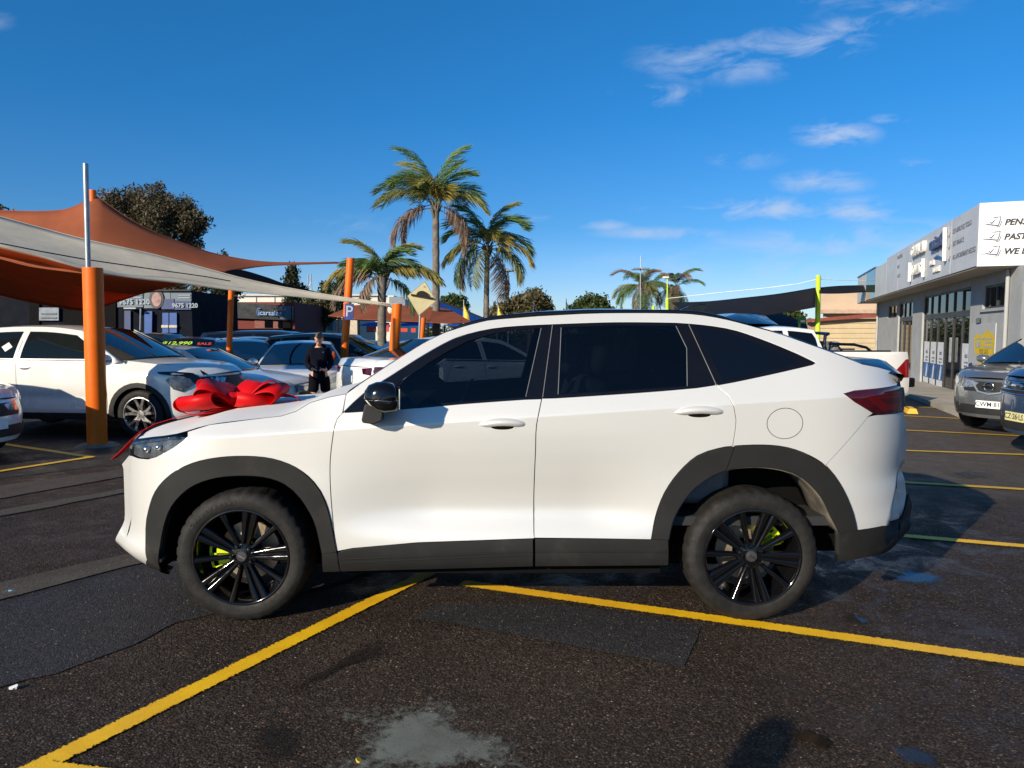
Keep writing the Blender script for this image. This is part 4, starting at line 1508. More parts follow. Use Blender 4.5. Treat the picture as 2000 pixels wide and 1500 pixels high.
# ================================================================ the other cars
STYLES = {
    # fractions of length (from the middle) and height: bonnet, cowl, roof start, roof end, rear glass foot, tail
    'suv': dict(pts=[(-.492, .56), (-.470, .605), (-.40, .645), (-.235, .690), (-.075, .955), (.03, .985), (.18, .985), (.36, .945), (.462, .70), (.487, .60)], cut=(3, 4, 7, 8)),
    'hatch': dict(pts=[(-.49, .52), (-.465, .57), (-.38, .62), (-.235, .665), (-.055, .945), (.06, .985), (.2, .98), (.39, .93), (.475, .67), (.49, .58)], cut=(3, 4, 7, 8)),
    'sedan': dict(pts=[(-.492, .50), (-.47, .55), (-.38, .605), (-.225, .66), (-.06, .945), (.03, .98), (.1, .975), (.20, .935), (.365, .735), (.47, .72), (.49, .64)], cut=(3, 4, 7, 8)),
    'wagon': dict(pts=[(-.492, .52), (-.47, .57), (-.38, .62), (-.235, .67), (-.08, .95), (.03, .985), (.2, .985), (.42, .96), (.478, .68), (.49, .6)], cut=(3, 4, 7, 8)),
    'van': dict(pts=[(-.49, .50), (-.47, .56), (-.42, .60), (-.33, .64), (-.18, .94), (-.08, .985), (.2, .985), (.44, .96), (.482, .6), (.49, .55)], cut=(3, 4, 7, 8)),
    'ute': dict(pts=[(-.492, .54), (-.47, .59), (-.40, .63), (-.27, .67), (-.13, .955), (-.06, .985), (.03, .985), (.125, .955), (.15, .70), (.488, .70), (.492, .6)], cut=(3, 4, 7, 8)),
}


def car_paint(name, col, rough=.3, dirt=0., flake=.25):
    m = M(name, col, rough, flake, .9, vary=.02, nscale=1.3, dirt=dirt)
    return m


def make_car(name, label, L, W, H, style, mat, group=None, rad=.34, hi=True, clad=True, wmat=None, grille='bars', glass=None, lamp=None, hubcap=False, wheels=(1, 1, 1, 1),
             plate=None, plate_mat=None, tailmat=None, front=True, mirrors=True, wf=.305, wr=.285, seams=True, front_scale=1.0, spoke0=10):
    root = thing(name, label, 'car' if style != 'ute' else 'ute', (0, 0, 0), group=group)
    st = STYLES[style]
    E = [(a * L, b * H) for a, b in st['pts']]
    c0, c1, c2, c3 = st['cut']
    hw = W / 2
    grid = .09 if hi else .16
    glass = glass or mGlassClear
    step = .10 if hi else .2
    hood = smooth_curve(E[:c0 + 1], step)
    scr = smooth_curve(E[c0:c1 + 1], step)
    roof = smooth_curve(E[c1:c2 + 1], step)
    rgl = smooth_curve(E[c2:c3 + 1], step)
    deck = smooth_curve(E[c3:], step) if style != 'ute' else E[c3:]
    edge = hood + scr[1:] + roof[1:] + rgl[1:] + deck[1:]
    exs = np.array([p[0] for p in edge])
    ezs = np.array([p[1] for p in edge])
    top = lambda x: float(np.interp(x, exs, ezs))
    zb0, zb1 = E[c0][1], E[c3][1]
    xb0, xb1 = E[c0][0], E[c3][0]
    belt = lambda x: zb0 + (zb1 - zb0) * min(1.15, max(-.2, (x - xb0) / (xb1 - xb0))) - .015
    zlow = .155 * H + .03
    xf = lambda z: -L / 2 + .02 + .10 * max(0, (z - .36 * H) / (.25 * H)) ** 2 + .12 * max(0, (.22 * H - z) / (.1 * H)) ** 2
    xr = lambda z: L / 2 - .02 - .05 * max(0, (z - .42 * H) / (.25 * H)) ** 2 - .10 * max(0, (.24 * H - z) / (.1 * H)) ** 2
    x0, x1 = -L / 2 + .85, L / 2 - .65

    def q(x, z):
        v = .02 * ((z - .47 * H) / (.25 * H)) ** 2 + .035 * max(0, (.26 * H - z) / (.1 * H)) ** 2
        v += .022 * math.exp(-((z - .36 * H) / (.06 * H)) ** 2) * (1 - sstep(.6, 1.1, abs(x)))
        w = z - belt(x)
        if w > 0:
            v += .30 * w + .32 * w * w
        wl = z - (.58 * H)
        if x < xb0 and wl > 0:
            v += .9 * wl
        if x < x0:
            s = (x0 - x) / (x0 - xf(min(z, .62 * H)))
            v += .36 * (s ** 3.2 if s < 1 else 1 + 3.2 * (s - 1))
        if x > x1:
            s = (x - x1) / (xr(min(z, .7 * H)) - x1)
            v += (.24 if style != 'ute' else .10) * (s ** 3.2 if s < 1 else 1 + 3.2 * (s - 1))
        return min(v, hw * .75)
    xwf, xwr = -wf * L, wr * L
    ra = rad + .055

    def arc(cx, a0, a1, r, n=16):
        return [(cx + r * math.cos(R(a0 + (a1 - a0) * i / n)), rad + r * math.sin(R(a0 + (a1 - a0) * i / n))) for i in range(n + 1)]
    al = math.degrees(math.asin(max(-1, min(1, (zlow - rad) / ra))))
    front_e = [(xf(z), z) for z in np.linspace(edge[0][1], zlow + .02, 7)]
    rear_e = [(xr(z), z) for z in np.linspace(zlow + .02, edge[-1][1], 7)]
    A1 = arc(xwf, 180 - al, al, ra)
    A2 = arc(xwr, 180 - al, al, ra)
    body = front_e + [(A1[0][0] - .0, zlow)] + A1 + [(A1[-1][0], zlow)] + A2[:1] + A2 + [(A2[-1][0], zlow)] + rear_e + edge[::-1][:-1]
    for s in (-1, 1):
        fm, out = (lambda x, z, s=s: Vector((x, s * (hw - q(x, z)), z))), (0, s, 0)
        sd = panel('body_side', body, fm, out, mat, root, grid=grid, flange=.02)
        if clad:
            zc_ = zlow + .09
            i1 = arc(xwf, 180 - al, al, ra - .015)
            i2 = arc(xwr, 180 - al, al, ra - .015)
            o1 = arc(xwf, 180 - al, al, ra + .055)
            o2 = arc(xwr, 180 - al, al, ra + .055)
            panel('wheel_arch_cladding', o1 + i1[::-1], fm, out, mBlackPl, root, grid=grid, off=.008, flange=.02)
            panel('wheel_arch_cladding', o2 + i2[::-1], fm, out, mBlackPl, root, grid=grid, off=.008, flange=.02)
            panel('sill_cladding', [(o1[-1][0], zlow - .01), (o1[-1][0], zc_), (o2[0][0], zc_), (o2[0][0], zlow - .01)], fm, out, mBlackPl, root, grid=grid * 1.5, off=.006, flange=.02)
        # windows
        m_ = .075

        def win(xa, xb, lean0=0., lean1=0.):
            lo, up = [], []
            for x in np.linspace(xa, xb, 12 if hi else 7):
                zt, zl = top(x) - m_, belt(x) + .035
                if zt - zl > .03:
                    lo.append((x, zl))
                    up.append((x, zt))
            if len(up) < 3:
                return
            up = [(x + (lean0 * (1 - i / (len(up) - 1)) + lean1 * i / (len(up) - 1)), z) for i, (x, z) in enumerate(up)]
            panel('window', lo + up[::-1], fm, out, glass, root, grid=grid, off=.004, flange=.006)
        xA = E[c0][0] + .10
        xB = E[c1][0] + (E[c2][0] - E[c1][0]) * (.42 if style != 'ute' else .55)
        xC = E[c2][0] + (.0 if style not in ('sedan', 'ute') else .04) - .03
        pil = .055
        if hi or True:
            dl = [(x, belt(x) + .012) for x in np.linspace(xA - .02, xC + .1, 8)]
            tube_obj('window_ledge', [fm(*p) + Vector((0, s * .004, 0)) for p in dl], .008, mTrim, root, 6)
        win(xA, xB - pil)
        if style in ('suv', 'wagon', 'van', 'hatch') and hi:
            xq = xB + (xC - xB) * .72
            win(xB + pil, xq - .03)
            win(xq + .03, xC + .12)
        else:
            win(xB + pil, xC + (.02 if style == 'ute' else .1), 0, -.03)
        if seams and hi:
            for xs in ((xA + .06, 'f'), (xB, 'b'), (xC - .05, 'r')):
                xx = xs[0]
                zt = belt(xx) + (.0 if xs[1] != 'b' else .30)
                pts = [(xx - .003, zlow + .10), (xx + .003, zlow + .10), (xx + .003, zt), (xx - .003, zt)]
                if xs[1] == 'r':
                    pts = [(xwr - ra * .75, rad + ra * .75), (xwr - ra * .75 + .006, rad + ra * .75), (xx + .003, zt), (xx - .003, zt)]
                panel('door_seam', pts, fm, out, mBlack, root, grid=.12, off=.0015, flange=0)
            for xx in (xB - .14, xC - .16):
                zh = belt(xx) - .10
                hb = MB().sphere((0, 0, 0), 1, 12, 8, (.11, .022, .017))
                p = fm(xx, zh)
                hb.xform(Matrix.Translation(p))
                hb.build('handle', mat, root, smooth=60)
                panel('handle_recess', [(xx + .07 * math.cos(a), zh - .018 + .012 * math.sin(a)) for a in [2 * math.pi * k / 14 for k in range(14)]], fm, out, mBlack, root, grid=.05, off=.002, flange=0)
        # lamps on the corners
        zl1 = edge[0][1]
        xh = xf(zl1)
        lam = lamp or [(xh + .02, zl1 - .015), (xh + .20, zl1 + .025), (xh + .36, zl1 + .045), (xh + .24, zl1 - .07), (xh + .04, zl1 - .12)]
        panel('headlight', lam, fm, out, M('lamp_silver', (.34, .36, .39), .12, metal=.55, coat=.9, vary=.5, nscale=16), root, grid=.05, off=.006, flange=.01)
        zt1 = edge[-1][1]
        tl = [(xr(zt1) + .0, zt1 + .02), (xr(zt1) - .18, zt1 + .01), (xr(zt1) - .34, zt1 - .015), (xr(zt1) - .20, zt1 - .12), (xr(zt1) + .005, zt1 - .14)]
        if style == 'ute':
            tl = [(xr(zt1) - .0, zt1 + .03), (xr(zt1) - .08, zt1 + .02), (xr(zt1) - .34, zt1 - .24), (xr(zt1) - .28, zt1 - .36), (xr(zt1) + .005, zt1 - .36)]
        panel('tail_light', tl, fm, out, tailmat or mRed, root, grid=.05, off=.006, flange=.01)
        if mirrors:
            xm = xA + .16
            zm = belt(xm) + .085
            p = fm(xm, zm)
            mb = MB().sphere((0, 0, 0), 1, 14, 10, (.085, .115, .075)).xform(Matrix.Translation(p + Vector((0, s * .14, 0))))
            mb.build('mirror_shell', mat, root, smooth=70)
            MB().box(p + Vector((.0, s * .06, -.055)), (.06, .16, .035)).build('mirror_arm', mTrim, root, smooth=20)
            MB().lathe([(.001, 0), (.06, .002)], 16, (0, 0, 0), 'y').xform(Matrix.Translation(p + Vector((.078, s * .14, 0))) @ Matrix.Rotation(math.pi / 2, 4, 'Z')).build('mirror_glass', mChrome, root, smooth=0)
        # wheel housings
        for cx in (xwf, xwr):
            rows = [[Vector((x, s * (hw - q(x, z) - d), z)) for x, z in arc(cx, 180 - al, al, ra - .004)] for d in (.012, .3)]
            loft('wheel_liner', rows, mBlack, root, solid=.004)
            panel('wheel_liner', arc(cx, 180 - al, al, ra), lambda x, z: Vector((x, s * (hw - .33), z)), out, mBlack, root, grid=.25, flange=0)

    def acr(nm, ed, bulge, mt, ins=0., lift=0., n=10):
        rows = []
        for i, (x, z) in enumerate(ed):
            y0 = hw - q(x, z) - ins
            bx, bz = bulge(i / max(1, len(ed) - 1))
            rows.append([Vector((x + bx * (1 - abs(t) ** 2.4), y0 * t, z + bz * (1 - abs(t) ** 2.4) + lift)) for t in [2 * j / n - 1 for j in range(n + 1)]])
        return loft(nm, rows, mt, root)
    acr('bonnet', hood, lambda t: (-.12 * (1 - t) - .06, .03), mat)
    acr('windscreen', scr, lambda t: (-.17 * (1 - t) - .02, .04), glass, ins=.035, lift=.004)
    for s in (-1, 1):   # the body-coloured pillars beside the screen
        rows = [[Vector((x, s * (hw - q(x, z)), z)), Vector((x - .02, s * (hw - q(x, z) - .045), z + .012))] for x, z in scr]
        loft('pillar', rows, mat, root, solid=.01)
    acr('roof', roof, lambda t: (0, .035), mat)
    acr('rear_window', rgl, lambda t: (.07, .03 * (1 - t)), glass if style != 'ute' else mGlassDark, ins=.05, lift=.002)
    if style != 'ute':
        acr('tailgate', deck, lambda t: (.09, .015), mat)
    n = 12
    fz = list(np.linspace(zlow, edge[0][1], 8))
    y0f = [hw - q(xf(z) + .01, z) for z in fz]
    fmap = lambda y, z: Vector((xf(z) - .16 * (1 - abs(y / (hw - q(xf(z) + .01, z))) ** 2.3) + .005, y, z))
    loft('front_fascia', [[fmap(y0f[i] * (2 * j / n - 1), z) for j in range(n + 1)] for i, z in enumerate(fz)], mat, root, flip=True)
    rz_ = list(np.linspace(zlow, edge[-1][1], 8))
    rmap = lambda y, z: Vector((xr(z) + .10 * (1 - abs(y / (hw - q(xr(z) - .01, z))) ** 2.3) - .005, y, z))
    loft('rear_fascia', [[rmap((hw - q(xr(z) - .01, z)) * (2 * j / n - 1), z) for j in range(n + 1)] for z in rz_], mat, root)
    fo = (-1, 0, 0)
    ztop = edge[0][1]
    gw = hw * .60
    if front:
        if grille == 'bars':
            panel('grille', [(-gw, ztop - .04), (gw, ztop - .04), (gw * .8, ztop - .20), (-gw * .8, ztop - .20)], fmap, fo, mBlackPl, root, grid=.12, off=.006, flange=.01)
        elif grille == 'slim':
            panel('grille', [(-gw * 1.05, ztop - .055), (gw * 1.05, ztop - .055), (gw * 1.0, ztop - .105), (-gw * 1.0, ztop - .105)], fmap, fo, mBlackPl, root, grid=.12, off=.006, flange=.01)
        panel('lower_grille', [(-hw * .55, zlow + .20), (hw * .55, zlow + .20), (hw * .68, zlow + .06), (-hw * .68, zlow + .06)], fmap, fo, mBlackPl, root, grid=.12, off=.006, flange=.01)
        for s in (-1, 1):
            panel('fog_lamp_recess', [(s * hw * .62, zlow + .20), (s * hw * .70, zlow + .22), (s * hw * .72, zlow + .10), (s * hw * .60, zlow + .12)], fmap, fo, mBlackPl, root, grid=.1, off=.006, flange=.01)
            # the headlight runs round on to the front
            panel('headlight', [(s * (hw - .72), ztop - .06), (s * (hw - .40), ztop - .01), (s * (hw - .375), ztop - .02), (s * (hw - .38), ztop - .16), (s * (hw - .66), ztop - .13)], fmap, fo, M('lamp_silver'), root, grid=.08, off=.007, flange=.01)
    pm = plate_mat or M('plate_white', (.8, .8, .78), .4)
    for mp_, fo_, zz in ((fmap, -1, zlow + .22), (rmap, 1, .50 * H)):
        c = mp_(0, zz)
        pb = box_obj('number_plate', c + Vector((fo_ * .012, 0, 0)), (.012, .37, .115), pm, root)
        if plate and fo_ < 0:
            text_obj('plate_lettering', plate, .10, M('plate_ink', (.02, .03, .06), .5), root, c + Vector((-.0195, 0, -.0)), (0, -1, 0), (0, 0, 1), ext=.0008, bold=.001)
    for s in (-1, 1):
        panel('tail_light', [(s * hw * .45, edge[-1][1] - .02), (s * (hw - .26), edge[-1][1]), (s * (hw - .26), edge[-1][1] - .13), (s * hw * .5, edge[-1][1] - .11)], rmap, (1, 0, 0), tailmat or mRed, root, grid=.1, off=.006, flange=.01)
    MB().box((0, 0, zlow + .04), (L * .80, W * .86, .08)).build('underbody', mBlack, root, smooth=0)
    MB().box((0, 0, belt(0) - .06), (L * .40, W * .82, .03)).build('cabin_floor', mInterior, root, smooth=0)
    if hi:
        for y in (-.36, .36):
            rot = Matrix.Rotation(R(15), 3, 'Y')
            MB().box((-.0 * L, y, belt(0) + .10), (.13, .46, .34), rot).box((.02, y, belt(0) + .36), (.09, .26, .17), rot).build('seat', mSeat, root, smooth=30, bevel=.03)
            MB().box((.22 * L, y, belt(0) + .10), (.13, .5, .30), rot).build('seat', mSeat, root, smooth=30, bevel=.03)
    k = 0
    for cx in (xwf, xwr):
        for s in (-1, 1):
            if wheels[k]:
                make_wheel(root, (cx, s * (hw - .03 - .10), rad), s, rad=rad, width=.20, rimr=rad * .69, style='plain', rimmat=wmat or mAlloy, spoke0=spoke0, simple=True)
            k += 1
    root['hw'] = hw
    for kk in ('hw',):
        del root[kk]
    return root, dict(fmap=fmap, rmap=rmap, q=q, belt=belt, top=top, xf=xf, xr=xr, hw=hw, zlow=zlow, ztop=ztop, E=E, cut=st['cut'], xA=E[c0][0] + .10, edge=edge, rad=rad, xwf=xwf, xwr=xwr)


def place(root, local, world_xy, heading_deg, scale=1., dz=0.):
    """put the local point over a point of the ground, the nose (-x) looking along heading (degrees from +X)"""
    th = R(heading_deg + 180)
    root.rotation_euler = (0, 0, th)
    root.scale = (scale,) * 3
    c, s = math.cos(th), math.sin(th)
    lx, ly = local[0] * scale, local[1] * scale
    x = world_xy[0] - (c * lx - s * ly)
    y = world_xy[1] - (s * lx + c * ly)
    root.location = (x, y, gz(world_xy[1]) + dz)


def at_xy(u, Y):
    return ((u - 1000) / F * Y * 1.0, Y)


wA = car_paint('white_car_paint', (.74, .73, .69), .3, flake=.1)
wB = car_paint('cool_white_paint', (.72, .73, .73), .3, flake=.1)
pMaroon = car_paint('maroon_paint', (.075, .022, .018), .3)
pDark = car_paint('black_car_paint', (.012, .012, .014), .25)
pBrown = car_paint('bronze_grey_paint', (.10, .082, .070), .3, flake=.5)
pGrey = car_paint('mid_grey_paint', (.17, .18, .185), .3, flake=.55)
pBlue = car_paint('steel_blue_paint', (.045, .085, .165), .28, flake=.5)
pNavy = car_paint('navy_paint', (.015, .025, .07), .28, flake=.4)
pSilver = car_paint('silver_paint', (.42, .43, .44), .3, flake=.6)
pRed = car_paint('red_car_paint', (.42, .02, .02), .3)
mMach = M('machined_alloy', (.55, .55, .56), .25, metal=.9)

# white SUV under the sails
lampA = None
r, k = make_car('white_suv', 'white SUV with machined wheels behind the tall orange post, under the cream sail', 4.66, 1.87, 1.68, 'suv', wA, rad=.365, wmat=mMach, grille=None,
                lamp=None, spoke0=20)
place(r, (k['xwf'], k['hw']), at_xy(266, 10.9), -6, 1.04)
fm = lambda x, z: Vector((x, k['hw'] - k['q'](x, z), z))
# bold dark lamp and mask of this nose
xh, zt = k['xf'](k['ztop']), k['ztop']
panel('lamp_mask', [(xh + .52, zt + .05), (xh + .50, zt + .03), (xh + .18, zt - .02), (xh + .10, zt - .10), (xh + .02, zt - .16), (xh + .005, zt - .06), (xh + .10, zt + .03), (xh + .3, zt + .055)], fm, (0, 1, 0), mTrim, r, grid=.05, off=.010, flange=.012)
panel('headlight_lens', [(xh + .40, zt - .06), (xh + .30, zt - .0), (xh + .12, zt - .05), (xh + .07, zt - .14), (xh + .20, zt - .24), (xh + .30, zt - .2)], fm, (0, 1, 0), M('dark_lamp', (.05, .055, .065), .08, coat=.9, vary=.6, nscale=10), r, grid=.05, off=.013, flange=.012)
panel('grille', [(-.62, zt - .03), (.62, zt - .03), (.56, zt - .34), (-.56, zt - .34)], k['fmap'], (-1, 0, 0), mBlackPl, r, grid=.1, off=.008, flange=.01)
panel('window_sticker', [(.62, k['belt'](.6) + .20), (.71, k['belt'](.6) + .27), (.80, k['belt'](.6) + .20), (.71, k['belt'](.6) + .13)], fm, (0, 1, 0), M('sticker', (.6, .66, .6), .6), r, grid=.1, off=.008, flange=0)
MB().box((-.86, .36, 1.14), (.02, .6, .22), Matrix.Rotation(R(-50), 3, 'Y')).build('price_board', M('green_board', (.05, .22, .07), .5, vary=.5, nscale=15), r, smooth=0)

# nose of the white car at the left edge
r, k = make_car('white_hatchback', 'white car at the left edge of the photo, only its front corner in view', 4.4, 1.80, 1.5, 'hatch', wB, rad=.33, grille='bars', clad=False)
place(r, (-2.2, .80), at_xy(-170, 7.9), -12)
fm = lambda x, z: Vector((x, k['hw'] - k['q'](x, z), z))
panel('bumper_vent', [(k['xf'](.5) + .06, .66), (k['xf'](.5) + .16, .64), (k['xf'](.5) + .17, .42), (k['xf'](.5) + .10, .36), (k['xf'](.5) + .05, .42)], fm, (0, 1, 0), mBlack, r, grid=.05, off=.006, flange=.01)

# white sedan beyond it
r, k = make_car('white_sedan', 'white sedan parked behind the white SUV, its bonnet just above the red bow', 4.7, 1.82, 1.40, 'sedan', wA, rad=.33, clad=False)
place(r, (-2.35, .5), at_xy(578, 13.2), -4)

# maroon hatch with a price written on its glass
r, k = make_car('maroon_hatchback', 'maroon car with a green price and red SALE lettered on its windscreen', 4.1, 1.75, 1.56, 'wagon', pMaroon, rad=.31, clad=False, glass=mGlassDark)
place(r, (-2.05, 0), at_xy(356, 18.2), -74)
mLimeInk = M('lime_ink', (.50, .75, .05), .5)
mRedInk = M('red_ink', (.62, .07, .03), .5)
E_m = k['E']
w0_, w1_ = Vector((E_m[3][0], 0, E_m[3][1])), Vector((E_m[4][0], 0, E_m[4][1]))
upw = (w1_ + Vector((-.02, 0, 0)) - w0_ - Vector((-.19, 0, 0))).normalized()
pw = lambda t, y: w0_.lerp(w1_, t) + Vector((-(.17 * (1 - t) + .02) * (1 - abs(y / .72) ** 2.4) - .05, y, .075))
text_obj('price_lettering', '$12,990', .23, mLimeInk, r, pw(.66, .34), (0, -1, 0), upw, ext=.003, bold=.006, shear=.2)
text_obj('price_lettering', 'SALE', .17, mRedInk, r, pw(.62, -.36), (0, -1, 0), upw, ext=.003, bold=.004)

r, k = make_car('dark_suv', 'dark SUV behind the maroon car, only its roof and rear windows showing', 4.6, 1.85, 1.70, 'suv', pDark, rad=.36, hi=False)
place(r, (0, 0), at_xy(318, 20.5), -2)
r, k = make_car('grey_sedan', 'grey sedan behind the maroon car, its windscreen left of the thin dark post', 4.6, 1.8, 1.5, 'sedan', pSilver, rad=.33, hi=False, clad=False)
place(r, (0, 0), at_xy(405, 22.5), -4)
r, k = make_car('black_people_mover', 'long black people mover with chrome roof line in front of the red brick building', 5.0, 1.95, 1.80, 'van', pDark, rad=.34, hi=False, glass=mGlassDark)
place(r, (0, .9), at_xy(512, 23), -6)
r, k = make_car('silver_wagon', 'silver wagon half hidden between the black people mover and the white hatch', 4.5, 1.78, 1.58, 'wagon', pSilver, rad=.33, hi=False)
place(r, (-2.2, 0), at_xy(560, 20.2), -50)
r, k = make_car('black_hatchback', 'black hatchback in the shade left of the white hatch facing the camera', 4.2, 1.78, 1.5, 'hatch', pDark, rad=.33, hi=False)
place(r, (-2.1, 0), at_xy(470, 16.2), -70)

# white hatch facing us
r, k = make_car('white_hatch', 'white hatchback facing the camera with the person standing before it', 4.2, 1.79, 1.47, 'hatch', wB, rad=.33, grille='slim', clad=False, plate='DK 48 TU')
place(r, (-2.1, 0), at_xy(580, 14.0), -77)
quick('emblem', mChrome, r, lambda m: m.lathe([(.045, 0), (.055, -.006), (.065, 0)], 24).xform(Matrix.Translation(k['fmap'](0, k['ztop'] - .075) + Vector((-.014, 0, 0))) @ Matrix.Rotation(R(-90), 4, 'Z')))

# white sedan seen from behind
r, k = make_car('white_saloon', 'white sedan seen from the rear beside the person, its tail light dark red', 4.8, 1.84, 1.45, 'sedan', wB, rad=.33, clad=False, tailmat=mRedDark, glass=mGlassDark)
place(r, (2.4, -.3), at_xy(672, 13.8), 38, 1.1)
# bronze SUV behind the person
r, k = make_car('bronze_suv', 'bronze grey SUV side-on behind the person and the post with the parking sign', 4.6, 1.84, 1.68, 'suv', pBrown, rad=.35, hi=True, clad=True)
place(r, (0, .92), at_xy(640, 18.2), -6)
# more of the lot, further back
rows_ = [('navy_hatchback', 'navy hatchback behind the bronze SUV, left of the short palm trunk', 'hatch', pNavy, 735, 23.5, -10, 1.48),
         ('white_wagon', 'white wagon beyond the orange post next to the speed hump sign', 'wagon', wB, 800, 19.5, 165, 1.5),
         ('red_hatchback', 'red hatchback at the back of the lot under the rust coloured shade', 'hatch', pRed, 700, 34, -10, 1.45),
         ('white_compact', 'small white car under the rust coloured shade left of the palm', 'hatch', wA, 715, 30, 170, 1.45),
         ('black_sedan', 'black sedan beyond the speed hump sign post', 'sedan', pDark, 838, 24, 10, 1.47),
         ('silver_hatchback', 'silver hatchback at the far end of the lot before the red brick wall', 'hatch', pSilver, 440, 31, 0, 1.5),
         ('white_van', 'white car far back left of the red brick building', 'wagon', wA, 398, 33, 0, 1.55),
         ('dark_wagon', 'dark wagon far back in the shade under the rust sails', 'wagon', pDark, 60, 21, -4, 1.62),
         ('orange_hatchback', 'small orange red car just behind the near windscreen pillar', 'hatch', car_paint('orange_paint', (.55, .09, .02)), 818, 16.5, 175, 1.45)]
for (nm, lb, sty, mt, u, Y, hd, h) in rows_:
    r, k = make_car(nm, lb, 4.3, 1.78, h, sty, mt, rad=.32, hi=False, clad=False)
    place(r, (0, 0), at_xy(u, Y), hd)

# ---------------------------------------------------------------- right hand side
r, k = make_car('white_ute', 'white dual cab ute with black sports bar behind the tail of the white coupe SUV', 5.3, 1.86, 1.82, 'ute', wA, rad=.38, clad=True, glass=mGlassDark, plate='BQ 31 LC')
place(r, (2.62, .55), at_xy(1716, 16.6), 178)
zr = k['E'][9][1]
tray = MB().box((1.70, 0, zr - .30), (1.9, 1.5, .04))
for s in (-1, 1):
    tray.box((1.66, s * .78, zr - .15), (1.6, .05, .30))
tray.box((2.46, 0, zr - .16), (.05, 1.5, .30))
tray.build('tray', wA, r, smooth=20)
for s in (-1, 1):
    tube_obj('tray_rail', [Vector((.82, s * (k['hw'] - .06), zr + .012)), Vector((2.2, s * (k['hw'] - .07), zr + .012))], .022, mTrim, r, 8)
    tube_obj('sports_bar', [Vector((.86, s * .72, zr)), Vector((.90, s * .68, zr + .34)), Vector((.98, s * .64, zr + .38)), Vector((1.0, 0, zr + .40))], .036, mTrim, r, 8)
    tube_obj('sports_bar', [Vector((.98, s * .68, zr + .17)), Vector((1.5, s * .72, zr + .15)), Vector((1.75, s * .74, zr + .09)), Vector((1.85, s * .76, zr))], .030, mTrim, r, 8)
box_obj('tow_bumper', (2.70, 0, .62), (.16, 1.6, .20), mTrim, r, bevel=.03)
tube_obj('tow_hitch', [Vector((2.70, .1, .50)), Vector((2.86, .1, .48)), Vector((2.88, .1, .56))], .025, mBlack, r, 8)
blue = thing('blue_canvas_roll', 'bright blue wrapped bundle standing behind the cab of the white ute', 'bundle', r.location, r.rotation_euler.z)
MB().box((.72, .55, zr + .12), (.16, .5, .42)).build('bundle_body', M('blue_tarp', (.01, .07, .35), .5, bump=.4, bscale=14), blue, bevel=.05, smooth=40)

r, k = make_car('grey_suv', 'metallic grey SUV nose-in by the shop with a round emblem in its grille', 4.4, 1.82, 1.60, 'suv', pGrey, rad=.345, grille='bars', plate='CWM·81', clad=True)
place(r, (-2.2, 0), at_xy(1944, 11.4), 207)
fmp = k['fmap']
e_ = fmp(0, k['ztop'] - .115) + Vector((-.02, 0, 0))
quick('emblem', mChrome, r, lambda m: m.tube([e_ + Vector((-.012, .072 * math.cos(a), .072 * math.sin(a))) for a in [2 * math.pi * i / 24 for i in range(25)]], .010, 8, caps=False).box(e_ + Vector((-.014, 0, 0)), (.016, .19, .030)), smooth=50)
for s in (-1, 1):
    tube_obj('grille_bar', [fmp(s * y, z) + Vector((-.012, 0, 0)) for y, z in ((.30, k['ztop'] - .04), (.24, k['ztop'] - .12), (.17, k['ztop'] - .20), (0, k['ztop'] - .235))], .016, pSilver, r, 8)

r, k = make_car('blue_offroader', 'blue four wheel drive at the right edge with chrome grille bars and a cream plate', 4.9, 1.88, 1.85, 'suv', pBlue, rad=.38, grille='bars', plate='CZ·26·LS', plate_mat=M('plate_cream', (.72, .66, .30), .4), clad=True)
place(r, (-2.45, 0), at_xy(2010, 9.2), 176)
fmp = k['fmap']
for i in range(4):
    z = k['ztop'] - .055 - .05 * i
    tube_obj('grille_bar', [fmp(y, z) + Vector((-.014, 0, 0)) for y in np.linspace(-.50, .50, 9)], .012, mChrome, r, 8)
e_ = fmp(0, k['ztop'] - .10) + Vector((-.03, 0, 0))
quick('emblem', mChrome, r, lambda m: m.sphere(e_, 1, 16, 8, (.016, .12, .05)), smooth=60)
# ================================================================ posts, sails, signs
mOrange = M('orange_post_paint', (.78, .138, .004), .42, spec=.3, vary=.07, nscale=3, dirt=.06)
mGalv = M('galvanised', (.30, .33, .35), .42, metal=.6, vary=.15, nscale=8)
mConc = M('concrete', (.16, .145, .125), .9, vary=.25, nscale=5, bump=.4, bscale=60)


def sail_mat(name, col, trans=.35):
    m, nt, b, o = new_mat(name)
    geo = N(nt, 'ShaderNodeTexCoord')
    w = N(nt, 'ShaderNodeTexWave')
    w.inputs['Scale'].default_value = 60
    w.inputs['Distortion'].default_value = 1.5
    lk(nt, geo.outputs['Object'], w.inputs['Vector'])
    n1 = noise_tex(nt, 1.3, 5, .65, geo.outputs['Object'])
    c = mixcol(nt, ramp(nt, n1, .3, .7), tuple(k * .85 for k in col), tuple(min(1, k * 1.08) for k in col))
    lk(nt, c, b.inputs['Base Color'])
    b.inputs['Roughness'].default_value = .8
    b.inputs['Specular IOR Level'].default_value = .2
    bp = N(nt, 'ShaderNodeBump')
    bp.inputs['Strength'].default_value = .2
    bp.inputs['Distance'].default_value = .01
    lk(nt, n1, bp.inputs['Height'])
    lk(nt, bp.outputs[0], b.inputs['Normal'])
    t = N(nt, 'ShaderNodeBsdfTranslucent')
    lk(nt, c, t.inputs['Color'])
    ms = N(nt, 'ShaderNodeMixShader')
    ms.inputs[0].default_value = trans
    lk(nt, b.outputs[0], ms.inputs[1])
    lk(nt, t.outputs[0], ms.inputs[2])
    lk(nt, ms.outputs[0], o.inputs['Surface'])
    return m


